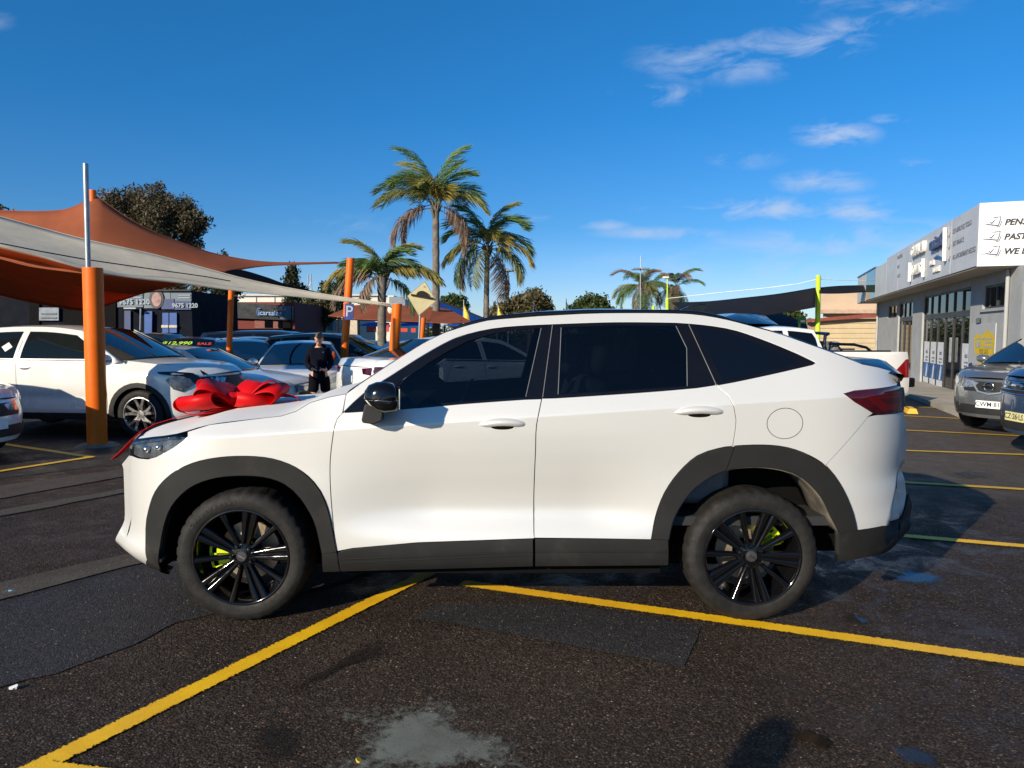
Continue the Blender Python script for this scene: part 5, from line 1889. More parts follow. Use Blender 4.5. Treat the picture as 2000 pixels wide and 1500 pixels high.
mSailRust = sail_mat('rust_sail_cloth', (.36, .105, .048), .25)
mSailRed = sail_mat('red_sail_cloth', (.50, .085, .016), .6)
mSailCream = sail_mat('cream_sail_cloth', (.82, .72, .54), .25)
mSailBlack = sail_mat('black_sail_cloth', (.012, .012, .016), .05)
mSailBlue = sail_mat('blue_sail_cloth', (.02, .12, .45), .25)


def resample(pts, n):
    """evenly spaced points along a smooth picture curve of (u, v, depth)"""
    P = [Vector(p) for p in pts]
    sp = []
    for i in range(len(P) - 1):
        p0, p1, p2, p3 = P[max(i - 1, 0)], P[i], P[i + 1], P[min(i + 2, len(P) - 1)]
        for j in range(8):
            t = j / 8
            sp.append(.5 * (2 * p1 + (p2 - p0) * t + (2 * p0 - 5 * p1 + 4 * p2 - p3) * t * t + (3 * p1 - p0 - 3 * p2 + p3) * t ** 3))
    sp.append(P[-1])
    d = [0]
    for a, b in zip(sp[:-1], sp[1:]):
        d.append(d[-1] + (b - a).to_2d().length)
    out = []
    for k in range(n):
        t = d[-1] * k / (n - 1)
        i = max(0, min(len(sp) - 2, int(np.searchsorted(d, t) - 1)))
        f = (t - d[i]) / max(1e-6, d[i + 1] - d[i])
        out.append(sp[i].lerp(sp[i + 1], f))
    return out


def sail(name, label, top, bot, mat, n=36, m=9, sag=0.0, group=None, hem=None):
    a, b = resample(top, n), resample(bot, n)
    a = [at(*p) for p in a]
    b = [at(*p) for p in b]
    rows = []
    for j in range(m + 1):
        t = j / m
        rows.append([p.lerp(q, t) + Vector((0, 0, -sag * 4 * t * (1 - t))) for p, q in zip(a, b)])
    base = Vector((a[0].x, a[0].y, 0))
    root = thing(name, label, 'shade sail', base, group=group)
    loft('sail_cloth', [[p - base for p in r] for r in rows], mat, root, solid=.006, smooth=80)
    tube_obj('hem', [p - base for p in a], .012, hem or mat, root, 6)
    tube_obj('hem', [p - base for p in b], .012, hem or mat, root, 6)
    return root


G_S = 'shade sails stretched over the car lot'
sail('shade_sail', 'rust brown shade sail rising to the peak post behind the tall grey pole',
     [(-40, 408, 14.3), (0, 411, 14.3), (75, 413, 14.35), (130, 409, 14.4), (165, 394, 14.45), (184, 382, 14.5), (215, 402, 14.6), (250, 426, 14.7), (300, 453, 14.9), (350, 472, 15.2), (400, 490, 15.5), (440, 500, 15.7), (500, 510, 16), (560, 513, 16.3), (660, 512, 16.8)],
     [(-40, 500, 13.6), (0, 505, 13.6), (60, 520, 13.6), (150, 532, 13.6), (220, 538, 13.7), (300, 540, 13.9), (380, 536, 14.2), (443, 532, 14.6), (470, 526, 15.2), (520, 519, 15.9), (590, 516, 16.3), (660, 514, 16.8)], mSailRust)
sail('shade_sail', 'long cream shade sail narrowing to the right towards the orange post by the palm',
     [(-260, 345, 11.4), (0, 423, 12.0), (80, 445, 12.2), (163, 467, 12.4), (300, 497, 12.9), (400, 524, 13.3), (480, 545, 13.6), (560, 562, 13.9), (660, 579, 14.2), (765, 594, 14.6)],
     [(-260, 415, 9.7), (0, 481, 10.5), (80, 501, 10.8), (160, 524, 11.1), (250, 541, 11.6), (350, 552, 12.2), (450, 566, 12.8), (560, 577, 13.4), (660, 587, 14.0), (765, 597, 14.6)], mSailCream, sag=.04)
sail('shade_sail', 'red shade sail hanging low behind the tall orange post, seen from below',
     [(-60, 470, 13.0), (0, 486, 13.1), (80, 505, 13.3), (160, 526, 13.5), (250, 543, 13.9), (352, 552, 14.6)],
     [(-60, 560, 17.5), (0, 577, 17.6), (60, 590, 17.6), (130, 603, 17.6), (166, 606, 17.6), (210, 596, 17.2), (260, 579, 16.4), (300, 567, 15.6), (354, 553.5, 14.7)], mSailRed, sag=.0)
sail('shade_sail', 'narrow strip for the rust sail underside, its shade painted near black, above the cream sail',  # separate strip: the shade under the rust sail is its dark cloth colour
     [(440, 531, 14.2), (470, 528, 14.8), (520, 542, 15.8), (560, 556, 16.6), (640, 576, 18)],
     [(432, 545, 14.0), (470, 553, 14.6), (520, 560, 15.6), (560, 566, 16.4), (640, 579, 18)], sail_mat('shaded_sail_cloth', (.02, .012, .01), .1))
cc_ = MB()
tube_obj('cord', [at(u, v, y) for u, v, y in ((0, 475, 10.55), (80, 491, 10.85), (163, 506, 11.2), (300, 526, 12.1), (400, 540, 12.7), (450, 549, 13.0))], .009, mTrim, None)
tag(bpy.data.objects['cord'], 'thin dark cord running along the face of the cream shade sail', 'cord')
c0 = tube_obj('sail_cable', [at(655, 513, 16.8), at(684, 512, 16.9)], .012, mGalv, None)
tag(c0, 'short steel cable tying the rust sail to the tall parking sign post', 'cable')
c0 = tube_obj('sail_cable', [at(763, 595.5, 14.6), at(775, 597, 14.5)], .014, mGalv, None)
tag(c0, 'short steel cable tying the cream sail to the orange post right of the palm', 'cable')


def post(name, label, u0, v0, u1, v1, Y, wpx, mat, ground_it=True, cat='post', lean=True):
    top, low = at(u0, v0, Y), at(u1, v1, Y)
    d = (top - low).normalized()
    z0 = gz(Y)
    k = (z0 - low.z) / d.z
    foot = low + d * k
    r = wpx / 2 / F * Y
    root = thing(name, label, cat, foot)
    MB().tube([(0, 0, -.05), top - foot], r, 24).build('shaft', mat, root, smooth=40)
    MB().lathe([(.001, 0), (r * .96, .006), (r * 1.0, -.02)], 24, top - foot, 'z').build('cap', mat, root, smooth=30)
    return root, foot, top


r, f, t = post('orange_post', 'tall thick orange post with grey pole on top in front of the white SUV', 181, 524, 190, 865, 10.25, 36, mOrange)
MB().lathe([(.001, .035), (.24, .03), (.30, .0)], 28, (0, 0, 0), 'z').build('footing', mConc, r)
gp_t = at(167, 320, 10.25)
MB().tube([t - f + Vector((-.06, -.02, -.4)), gp_t - f], .036, 16).build('extension_pole', mGalv, r)
MB().lathe([(.001, .004), (.034, .003), (.038, -.02)], 16, gp_t - f, 'z').build('cap', mGalv, r)
r, f, t = post('peak_post', 'orange post whose tip rises above the peak of the rust sail', 181, 372, 186, 660, 14.5, 13, mOrange)
r, f, t = post('thin_post', 'thin orange post mostly in shadow in front of the red brick building', 452, 563, 446, 720, 17.5, 11, mOrange)
r, f, t = post('sign_post', 'tall orange post carrying the blue parking sign behind the person', 685, 505, 672, 690, 16.9, 15, mOrange)
ps = thing('parking_sign', 'blue parking sign with a white letter P on the tall orange post', 'sign', at(682, 609, 16.6))
rotp = Matrix.Rotation(R(3), 3, 'Y')
MB().box((0, 0, 0), (.205, .02, .38), rotp).build('sign_plate', M('sign_blue', (.02, .045, .20), .4), ps, bevel=.006, smooth=30)
text_obj('sign_letter', 'P', .36, M('sign_white_shaded', (.42, .43, .46), .4), ps, (0.0, -.014, -.0), rotp @ Vector((1, 0, 0)), rotp @ Vector((0, 0, 1)), ext=.002)  # white letter greyed to carry the shade on the sign
r, f, t = post('orange_post', 'short thick orange post just right of the short palm trunk', 776, 594, 768, 705, 14.4, 19.5, mOrange)
MB().tube([t - f + Vector((-.10, -.02, -.06)), t - f + Vector((-.17, -.03, -.04))], .02, 8).build('eye_bolt', mGalv, r)
quick('tensioner', M('pale_fitting', (.62, .60, .48), .5), r, lambda m: m.sphere(at(763, 605, 14.5) - f, .065, 12, 8, (1, .6, 1.3)), smooth=60)
r, f, t = post('orange_post', 'small orange post behind the speed hump sign, further back', 827, 621, 822, 680, 22, 10, mOrange)

hp_ = at(-262, 380, 10.6)
el_ = thing('orange_post', 'orange post beyond the left edge holding the wide end of the cream sail', 'post', gp(hp_.x - .15, hp_.y))
MB().tube([(0, 0, -.05), (0, 0, hp_.z + .35 - gz(hp_.y))], .13, 24).build('shaft', mOrange, el_, smooth=40)

# speed hump sign
hs = thing('speed_hump_sign', 'pale yellow diamond speed hump sign on a grey pole', 'sign', gp(at(815, 620, 18).x, 18))
b0 = Vector(hs.location)
MB().tube([at(812, 700, 18) - b0 + Vector((0, 0, -1.3)), at(821, 600, 18) - b0], .028, 12).build('pole', mGalv, hs)
D = [(829, 548), (854, 589), (817, 617), (795, 577)]
c_ = at(823.5, 584, 17.93)
P4 = [at(u, v, 17.92 + (u - 823.5) * .004) - b0 for u, v in [(830, 549), (853, 588), (818, 617), (795, 578)]]
ctr = sum(P4, Vector()) / 4


def dia(k, dy):
    return [ctr + (p - ctr) * k + Vector((0, dy, 0)) for p in P4]


def slab(name, k, d0, d1, mat):
    a, b = dia(k, d0), dia(k, d1)
    return MB().add(a + b, [(0, 1, 2, 3), (7, 6, 5, 4), (0, 4, 5, 1), (1, 5, 6, 2), (2, 6, 7, 3), (3, 7, 4, 0)]).build(name, mat, hs, smooth=30)


mSignY = M('sign_yellow', (.72, .62, .33), .5, vary=.06)
mSignB = M('sign_black', (.03, .022, .012), .5)
slab('sign_border', 1.0, -.002, .012, M('sign_border', (.34, .30, .17), .5))
slab('sign_plate', .95, -.006, .010, mSignY)
tl_ = Vector((1, .31, -.16)).normalized()
upv = Vector((.16, 0, 1)).normalized()
org = ctr + Vector((.01, -.045, .045))
hump = [(-.28, -.022), (.28, -.022), (.28, .022), (.155, .022)] + [(.15 * math.cos(a), .022 + .12 * math.sin(a)) for a in [math.pi * i / 14 for i in range(15)]] + [(-.155, .022), (-.28, .022)]
MB().prism(hump, lambda a, b: org + tl_ * a + upv * b, lambda a, b: org + tl_ * a + upv * b + Vector((0, .04, 0))).build('sign_symbol', mSignB, hs, smooth=0)
for s in (-1, 1):
    quick('bolt', mGalv, hs, lambda m: m.sphere(ctr + Vector((.05 * s, -.01, .30 * s)), .012, 8, 6), smooth=60)

# ================================================================ the shop on the right
d_ = Vector((.328, .945, 0)).normalized()
e_x = Vector((.945, -.328, 0)).normalized()
nrm = -e_x
C0 = Vector((9.96, 15.5, 0))


def hit_wall(u, v, off=0.):
    """the picture ray meets the upright plane through C0 along d_, set back by off"""
    p0 = C0 + e_x * off
    rr = ray(u, v)
    t = (p0 - CAM).dot(nrm) / rr.dot(nrm)
    return CAM + rr * t


def wt(u, off):
    p = hit_wall(u, 650, off)
    return (p - C0).dot(d_)


shop = thing('shop_building', 'grey rendered shop with signed fascia and tall glazed doors on the right', 'building', C0 + Vector((0, 0, -.08)))
B0 = Vector(shop.location)
mRender = M('grey_render', (.36, .37, .37), .85, vary=.08, nscale=2, bump=.1, bscale=30, dirt=.25)
mFasc = M('grey_fascia', (.54, .55, .57), .5, vary=.06, nscale=1.2, dirt=.16)
mFascL = M('light_fascia', (.55, .57, .56), .5, vary=.05, nscale=1.2, dirt=.08)
mFascW = M('white_fascia', (.78, .78, .74), .45, vary=.03, nscale=1.2, dirt=.05)
mSoff = M('soffit', (.42, .37, .30), .8, vary=.08)
mFrame = M('door_frame', (.045, .045, .048), .4, metal=.3)
mShopGlass = glass_mat('shop_glass', tint=(.25, .27, .27), mixb=.65, base=(.010, .011, .011), gloss=.02, ior=1.36)
zF0, zF1 = 3.0, 4.33


def w3(t, off, z):
    return C0 + d_ * t + e_x * off + Vector((0, 0, z)) - B0


def wbox(mb, t0, t1, o0, o1, z0, z1):
    vs = [w3(t, o, z) for z in (z0, z1) for o in (o0, o1) for t in (t0, t1)]
    return mb.add(vs, [(0, 2, 3, 1), (4, 5, 7, 6), (0, 1, 5, 4), (2, 6, 7, 3), (0, 4, 6, 2), (1, 3, 7, 5)])


OV = .75
# fascia panels along the road side
cuts = [1672, 1688, 1706, 1727, 1749, 1777, 1850, 1900]
fmats = [mFascL, glass_mat('mirror_panel', mixb=1., base=(.05, .09, .06), gloss=.04), mFascL, mFasc, mFasc, mFasc, mFasc]
for i in range(7):
    t1, t0 = wt(cuts[i], 0) - .012, wt(cuts[i + 1], 0) + .012
    if i == 6:
        t0 = .0
    wbox(MB(), t0, t1, 0, .06, zF0 + (.02 if i else 0), zF1 - (.0 if i > 2 else .12)).build('fascia_panel', fmats[i], shop, smooth=20)
tEnd = wt(1672, 0)
wbox(MB(), .05, tEnd, .065, 6, zF0 + .04, zF1 - .25).build('roof_block', mFasc, shop, smooth=20)
wbox(MB(), .05, tEnd, .03, 6, zF0 - .02, zF0 + .035).build('soffit', mSoff, shop, smooth=20)
wbox(MB(), wt(1706, 0) + .02, tEnd + .05, -.03, .2, zF1 - .115, zF1 - .06).build('fascia_cap', M('blue_cap', (.06, .11, .20), .4), shop, smooth=20)
# white end face looking at the camera
wbox(MB(), -.06, -.001, -.01, 6, zF0, zF1).build('fascia_panel', mFascW, shop, smooth=20, label='white fascia panel with ticked boxes')
# walls with openings
OP = [(1750, 1732, 596, 621), (1781, 1753, 590, 0), (1893, 1800, 566, 0), (1962, 1916, 556, 602)]
ops = []
for (u1, u0, v0, v1) in OP:
    ta, tb = wt(u1, OV), wt(u0, OV)
    p = hit_wall((u0 + u1) / 2, v0, OV)
    zt = min(p.z, 2.78)
    zb = hit_wall((u0 + u1) / 2, v1, OV).z if v1 else gz(25) + .02
    ops.append((ta, tb, zb, zt))
tW0, tW1 = -.9, wt(1713, OV)
ts = sorted(set([tW0, tW1] + [o[0] for o in ops] + [o[1] for o in ops]))
wall = MB()
for a, b in zip(ts[:-1], ts[1:]):
    mid = (a + b) / 2
    oo = [o for o in ops if o[0] <= mid <= o[1]]
    if not oo:
        wbox(wall, a, b, OV, OV + .22, -.5, zF0 - .02)
    else:
        wbox(wall, a, b, OV, OV + .22, oo[0][3], zF0 - .02)
        if oo[0][2] > 0:
            wbox(wall, a, b, OV, OV + .22, -.5, oo[0][2])
wall.build('wall', mRender, shop, smooth=20)
wbox(MB(), tW1 - .25, tW1, OV + .23, 6, -.5, zF0 - .03).build('wall', mRender, shop, smooth=20)
wbox(MB(), -1.2, -.9, OV - .16, OV + 5, -.5, 2.6).build('wall', M('sunlit_render', (.5, .49, .46), .85, vary=.06, bump=.3, dirt=.08), shop, smooth=20, label='projecting end wall, the sun on it painted in as paler render')  # sunlight on this face is put into a paler render colour
wbox(MB(), -1.75, -1.5, OV - .2, OV + 2, -.5, 2.75).build('end_pier', M('orange_panel', (.5, .12, .04), .5), shop, smooth=20)
wbox(MB(), tW0, tW1, OV + 3.5, OV + 3.6, -.5, zF0).build('back_wall', M('shop_inside', (.10, .085, .07), .9), shop, smooth=20)
wbox(MB(), tW0, tW1, OV + .23, OV + 3.5, gz(25) - .02, gz(25) + .01).build('shop_floor', M('shop_floor', (.14, .12, .1), .6), shop, smooth=20)
for i in range(3):
    t0_ = ops[2][0] + .6 + 1.7 * i
    wbox(MB(), t0_, t0_ + .9, OV + 1.6, OV + 2.1, gz(25), .85).build('counter', M('counter_cream', (.5, .44, .34), .6), shop, smooth=20)
# frames, panes, posters
for k, (ta, tb, zb, zt) in enumerate(ops):
    door = k in (1, 2)
    fr = MB()
    w = .05
    for (a, b, z0, z1) in ((ta, ta + w, zb, zt), (tb - w, tb, zb, zt), (ta + w, tb - w, zt - w, zt), (ta + w, tb - w, zb, zb + w)):
        wbox(fr, a, b, OV + .06, OV + .14, z0, z1)
    ztr = 2.02 if door else None
    if door:
        wbox(fr, ta + w, tb - w, OV + .05, OV + .15, ztr, ztr + .16)
    fo_ = fr.build('window_frame' if not door else 'door_frame', mFrame, shop, smooth=20)
    nb = 2 if k in (0, 3) else (3 if k == 1 else 6)
    for i in range(nb):
        a = ta + w + (tb - ta - 2 * w) * i / nb
        b = ta + w + (tb - ta - 2 * w) * (i + 1) / nb
        if i:
            wbox(MB(), a - .025, a + .025, OV + .055, OV + .145, zb + w, (zt - w)).build('mullion', mFrame, shop, smooth=20)
        if door:
            wbox(MB(), a + .026, b - .026, OV + .09, OV + .10, zb + w + .002, ztr - .002).build('pane', mShopGlass, shop, smooth=0)
            wbox(MB(), a + .026, b - .026, OV + .09, OV + .10, ztr + .162, zt - w - .002).build('pane', mShopGlass, shop, smooth=0)
            if k == 2 and i in (0, 3, 4, 5):
                mPosW, mPosB = M('poster_white', (.66, .67, .68), .5), M('poster_blue', (.02, .12, .38), .45, vary=.5, nscale=4)
                po = wbox(MB(), a + .05, b - .05, OV + .078, OV + .086, .62, 1.30).build('poster', mPosW, shop, smooth=0)
                wbox(MB(), a + .05, b - .05, OV + .078, OV + .086, .14, .618).build('poster', mPosB, shop, smooth=0)
                wbox(MB(), a + .05, b - .05, OV + .078, OV + .086, -.04, .138).build('poster', mPosW, shop, smooth=0)
                ink = M('poster_ink', (.03, .05, .14), .5)
                text_obj('poster_lettering', 'easi', .20, ink, po, w3((a + b) / 2, OV + .074, .98), -d_, (0, 0, 1), ext=.001)
                text_obj('poster_lettering', 'car loans', .10, ink, po, w3((a + b) / 2, OV + .074, .80), -d_, (0, 0, 1), ext=.001)
                text_obj('poster_lettering', 'apply now', .08, ink, po, w3((a + b) / 2, OV + .074, .70), -d_, (0, 0, 1), ext=.001)
                fig = [(-.12, .16), (.06, .16), (.16, .55), (.08, .60), (-.02, .45)]
                tm = (a + b) / 2
                MB().prism(fig, lambda x, z: w3(tm - x, OV + .074, z), lambda x, z: w3(tm - x, OV + .077, z)).build('poster_shape', M('poster_pale', (.62, .66, .62), .5), shop, smooth=0)
            if k == 2 and i in (1, 2):
                wbox(MB(), (b - .09) if i == 1 else a + .05, (b - .06) if i == 1 else a + .08, OV + .0, OV + .03, .75, 1.45).build('door_handle', mGalv, shop, smooth=20)
        else:
            wbox(MB(), a + .026, b - .026, OV + .09, OV + .10, zb + w + .002, zt - w - .002).build('pane', mShopGlass, shop, smooth=0)
tube_obj('downpipe', [w3(tW1 - .35, OV - .06, zF0 - .05), w3(tW1 - .35, OV - .06, gz(30))], .045, mRender, shop, 10)
tube_obj('downpipe', [w3(ops[3][0] - .22, OV - .05, zF0 - .05), w3(ops[3][0] - .22, OV - .05, gz(17))], .04, mRender, shop, 10)
wbox(MB(), ops[3][0] - .06, ops[3][1] + .06, OV - .05, OV + .05, ops[3][2] - .07, ops[3][2] - .002).build('window_sill', mRender, shop, smooth=20)
# painted crest on the wall
mYel = M('crest_yellow', (.66, .47, .02), .6, vary=.15, nscale=20)
mGreyPanel = M('sign_panel_grey', (.42, .43, .43), .6, vary=.03)
ca, cb = wt(1946, OV), wt(1897, OV)
za, zb_ = hit_wall(1922, 716, OV).z, hit_wall(1922, 632, OV).z
wbox(MB(), ca, cb, OV - .022, OV - .002, za - .4, zb_).build('wall_sign', mGreyPanel, shop, smooth=20)


def cp(u, v, o=0.0):
    return hit_wall(u, v, OV - .026 - o) - B0


crest = [(1903, 656), (1911, 652), (1916, 655), (1922, 652), (1929, 643), (1936, 651), (1942, 654), (1943, 662), (1940, 692), (1930, 694), (1918, 691), (1904, 692)]
MB().prism(crest, lambda a, b: cp(a, b), lambda a, b: cp(a, b, -.003)).build('crest', mYel, shop, smooth=0)
inkc = M('crest_grey', (.40, .40, .36), .6)
for poly in ([(1907, 660), (1938, 660), (1938, 663), (1907, 663)], [(1907, 668), (1916, 666), (1915, 678), (1907, 680)], [(1922, 666), (1938, 667), (1938, 670), (1923, 670)], [(1920, 675), (1938, 677), (1938, 681), (1920, 679)]):
    MB().prism(poly, lambda a, b: cp(a, b, .004), lambda a, b: cp(a, b, .001)).build('crest_mark', inkc, shop, smooth=0)
text_obj('crest_lettering', 'FOR SALE', .17, M('crest_dark', (.25, .17, .01), .6), shop, cp(1921, 687, .004), -d_, (0, 0, 1), ext=.001)
MB().prism([(1911, 712), (1913, 703), (1919, 702), (1920, 712)], lambda a, b: cp(a, b), lambda a, b: cp(a, b, -.003)).build('crest', mYel, shop, smooth=0)
MB().prism([(1891, 719), (1892, 710), (1898, 708), (1900, 714), (1908, 712), (1910, 719)], lambda a, b: cp(a, b), lambda a, b: cp(a, b, -.003)).build('crest_mark', M('sign_navy', (.03, .04, .12), .5), shop, smooth=0)
MB().prism([(1924, 610), (1932, 608), (1932, 618), (1924, 620)], lambda a, b: hit_wall(a - 18, b + 12, OV - .05) - B0, lambda a, b: hit_wall(a - 18, b + 12, OV) - B0).build('wall_box', mGalv, shop, smooth=0)

# lettering on the fascia
inkG = M('fascia_ink', (.16, .17, .20), .5)
inkD = M('fascia_dark', (.03, .035, .05), .5)
inkN = M('fascia_navy', (.05, .07, .16), .5)
inkB = M('fascia_blue', (.03, .13, .36), .5)
wLet = M('raised_white', (.78, .75, .68), .5)


def ftext(s, u, v, size, mat, ext=.004, off=.0, **k):
    p = hit_wall(u, v, -.004 - off) - B0
    return text_obj('fascia_lettering', s, size, mat, shop, p, -d_, (0, 0, 1), ext=ext, **k)


ftext('CANAUN', 1793, 488, .40, wLet, .05, .05, bold=.012)
ftext('LOANS', 1791, 527, .40, wLet, .05, .05, bold=.012)
ftext('easicred', 1831, 473, .46, inkN, .05, .05, bold=.010)
ftext('easicred', 1832.5, 472.6, .46, wLet, .02, .02, bold=.014)
ftext('EASIER', 1820, 514, .17, wLet, .02, .02, bold=.006)
ftext('TO DRIVE', 1828, 527, .18, wLet, .02, .02, bold=.006)
for uu, v0, v1 in ((1777.5, 513, 550), (1803.5, 505, 541), (1845.5, 445, 510)):
    a, b = hit_wall(uu, v0, -.06) - B0, hit_wall(uu - 1.5, v1, -.06) - B0
    MB().tube([a, b], .05, 6).build('fascia_bar', wLet, shop, smooth=30)
MB().prism([(1823, 504), (1830, 498), (1842, 503), (1838, 506), (1831, 503)], lambda a, b: hit_wall(a, b, -.05) - B0, lambda a, b: hit_wall(a, b, 0) - B0).build('fascia_swoosh', inkB, shop, smooth=0)
MB().prism([(1834, 461), (1841, 451), (1844, 448), (1843, 456)], lambda a, b: hit_wall(a, b, -.05) - B0, lambda a, b: hit_wall(a, b, 0) - B0).build('fascia_swoosh', inkB, shop, smooth=0)
for i, s in enumerate(('GET APPROVED TODAY', 'BEST FINANCE', 'NO APPOINTMENT NEEDED')):
    ftext(s, 1861, 453.5 + 24 * i - (0, 0, -2)[i], .155, inkG, align='LEFT', bold=.002)
    ftext('✓', 1854, 461 + 23 * i, .28, inkG)
for i, s in enumerate(('PENSIONERS', 'PAST', 'WE DO')):
    ftext(s, 1753, 504 + 18 * i, .16, inkG, align='LEFT', bold=.002)
# ticked boxes on the white end face
def efp(u, v, off=0.):
    p0 = C0 - d_ * (.064 + off)
    rr = ray(u, v)
    t = (p0 - CAM).dot(d_) / rr.dot(d_)
    return CAM + rr * t - B0


for i, s in enumerate(('PENS', 'PAST', 'WE DO')):
    y = 433.5 + 28.5 * i
    u = 1962 - i * 1.0
    text_obj('fascia_lettering', s, .175, inkD, shop, efp(u, y + 1), e_x, Vector((.03, .0, 1)), ext=.003, bold=.006, shear=.22, align='LEFT')
    o_ = -1.3 * i
    v_ = 28.5 * i
    def ln(pts, r):
        MB().tube([efp(a + o_, b + v_) for a, b in pts], [r * k for k in ([.2] + [1] * (len(pts) - 1))], 6).build('tick_box', inkN, shop, smooth=40)
    ln([(1937, 425.5), (1946, 424.5), (1955, 423), (1953, 432), (1950, 440)], .010)
    ln([(1919, 440), (1930, 438.5), (1938, 439.5), (1950, 440.5)], .012)
    ln([(1957, 428.5), (1956, 434), (1952, 443), (1946, 443)], .008)
    ln([(1945, 428), (1940, 433), (1937, 436.5), (1934, 433.5)], .012)

# footpath in front of the shop, with its kerb
fpv = []
mPath = M('footpath_concrete', (.36, .32, .26), .9, vary=.12, nscale=1.5, bump=.3, bscale=90, dirt=.15)
for i in range(8):
    t0_, t1_ = -2 + i * 3.0, -2 + (i + 1) * 3.0 - .012
    za, zb_ = gz((C0 + d_ * t0_).y) + .10, gz((C0 + d_ * t1_).y) + .10
    vs = [C0 + d_ * t + e_x * o + Vector((0, 0, z)) for t, zz in ((t0_, za), (t1_, zb_)) for o in (-.62, OV + .1) for z in (zz - .3, zz)]
    fo_ = MB().add(vs, [(0, 1, 3, 2), (4, 6, 7, 5), (0, 4, 5, 1), (2, 3, 7, 6), (1, 5, 7, 3), (0, 2, 6, 4)]).build('footpath' if i == 0 else 'paving_slab', mPath, None if i == 0 else fpo, smooth=20)
    if i == 0:
        fpo = tag(fo_, kind='structure')

# yellow wheel stop
ws = thing('wheel_stop', 'short yellow wheel stop lying by the footpath behind the SUV tail', 'wheel stop', on_ground(1783, 808), R(-20))
MB().box((0, .3, .045), (.22, .6, .11), None, (.6, .9)).build('stop_block', M('stop_yellow', (.72, .40, .03), .6, dirt=.2), ws, bevel=.01, smooth=30)
MB().box((-.06, .3, .096), (.02, .5, .008)).build('stop_gap', mBlackPl, ws, smooth=30)

# ================================================================ beige house and black sails behind the ute
hb = thing('beige_building', 'beige building with a boarded wall under a rust coloured gutter, behind the ute', 'building', gp(at(1650, 650, 40).x, 40))
H0 = Vector(hb.location)
mTan = M('tan_wall', (.56, .42, .29), .85, vary=.05, nscale=1)
mBoard = M('cream_board', (.58, .46, .28), .75, vary=.06, nscale=1.5, dirt=.06)
mRust = M('rust_gutter', (.27, .075, .045), .5)


def hpoly(name, pts, Y, th, mat, parent=hb, base=H0, **k):
    return MB().prism(pts, lambda a, b: at(a, b, Y) - base, lambda a, b: at(a, b, Y) - base + Vector((0, th, 0)), ).build(name, mat, parent, smooth=20, **k)


hpoly('gable_wall', [(1604, 570), (1760, 560), (1760, 606), (1604, 606)], 40.5, .3, mTan)
hpoly('fascia_board', [(1608, 605), (1770, 605), (1770, 612), (1608, 612)], 39.6, .8, M('pink_beige', (.52, .37, .27), .7))
hpoly('wall_band', [(1612, 612), (1770, 612), (1770, 640), (1612, 640)], 40.0, .3, mTan)
hpoly('gutter', [(1576, 624), (1690, 613.5), (1780, 613.5), (1780, 619), (1690, 621), (1576, 629)], 38.6, .3, mRust)
n = 13
for i in range(n):
    v0, v1 = 622 + i * 9.6, 622 + (i + 1) * 9.6
    P4_ = [at(1597, v0, 39), at(1790, v0, 39), at(1790, v1, 39), at(1597, v1, 39)]
    a = [p - H0 for p in P4_]
    MB().add([a[0] + Vector((0, .02, 0)), a[1] + Vector((0, .02, 0)), a[2] + Vector((0, -.02, .004)), a[3] + Vector((0, -.02, .004)),
              a[0] + Vector((0, .06, 0)), a[1] + Vector((0, .06, 0)), a[2] + Vector((0, .06, .004)), a[3] + Vector((0, .06, .004))],
             [(0, 1, 2, 3), (7, 6, 5, 4), (0, 4, 5, 1), (1, 5, 6, 2), (2, 6, 7, 3), (3, 7, 4, 0)]).build('weatherboard', mBoard, hb, smooth=0)
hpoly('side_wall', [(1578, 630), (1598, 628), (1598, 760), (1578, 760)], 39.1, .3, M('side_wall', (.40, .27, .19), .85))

sail('shade_sail', 'wide black shade sail tied to the lime green post above the tail of the SUV',
     [(1311, 591, 33), (1380, 589, 33), (1450, 582, 33), (1520, 574, 32), (1593, 562, 31)],
     [(1325, 603, 30), (1400, 618, 29), (1470, 618, 29), (1540, 609, 29.5), (1592, 600, 30)], mSailBlack)
sail('shade_sail', 'short black shade sail between the lime green post and the shop fascia',
     [(1600, 562, 31.2), (1640, 558.5, 32), (1700, 557, 33), (1740, 556, 34)], [(1600, 573, 30.5), (1640, 573, 31), (1700, 570, 32), (1740, 569, 33)], mSailBlack)
sail('shade_sail', 'low dark grey shade sail behind the roof of the white ute',
     [(1440, 640, 30), (1490, 617, 33), (1520, 611, 34), (1575, 632, 32)], [(1440, 655, 29), (1490, 655, 29), (1540, 655, 29.5), (1580, 650, 30)], sail_mat('grey_sail_cloth', (.04, .042, .05), .1))
mLimeP = M('lime_post_paint', (.48, .68, .03), .4, vary=.08)
post('lime_post', 'lime green post at the corner of the black sail near the shop', 1598, 538, 1597, 640, 31, 9.5, mLimeP)
rl, fl, tl2 = post('lime_post', 'lime green post with a small lamp between the two far palms', 1303, 583, 1303, 640, 34, 6.5, mLimeP)
MB().tube([tl2 - fl, tl2 - fl + Vector((-.0, 0, .95))], .028, 8).build('lamp_pole', mLimeP, rl)
MB().box(tl2 - fl + Vector((-.08, 0, .98)), (.30, .18, .10)).build('lamp_head', M('lamp_pale', (.7, .7, .66), .4), rl, bevel=.03)
post('lime_post', 'short lime green post left of the taller ones above the SUV roof', 1276.5, 597, 1276, 640, 36, 5, mLimeP)
post('lime_post', 'low lime green post before the dark grey sail by the ute roof', 1561.5, 611, 1561, 640, 31, 4, mLimeP)
tag(tube_obj('white_cable', [at(1303, 583, 34), at(1400, 572, 33), at(1500, 562, 32), at(1560, 554, 31.5), at(1597, 545, 31)], .014, M('cable_white', (.72, .72, .72), .5)), 'long white cable running from the lamp post up to the lime green post', 'cable')
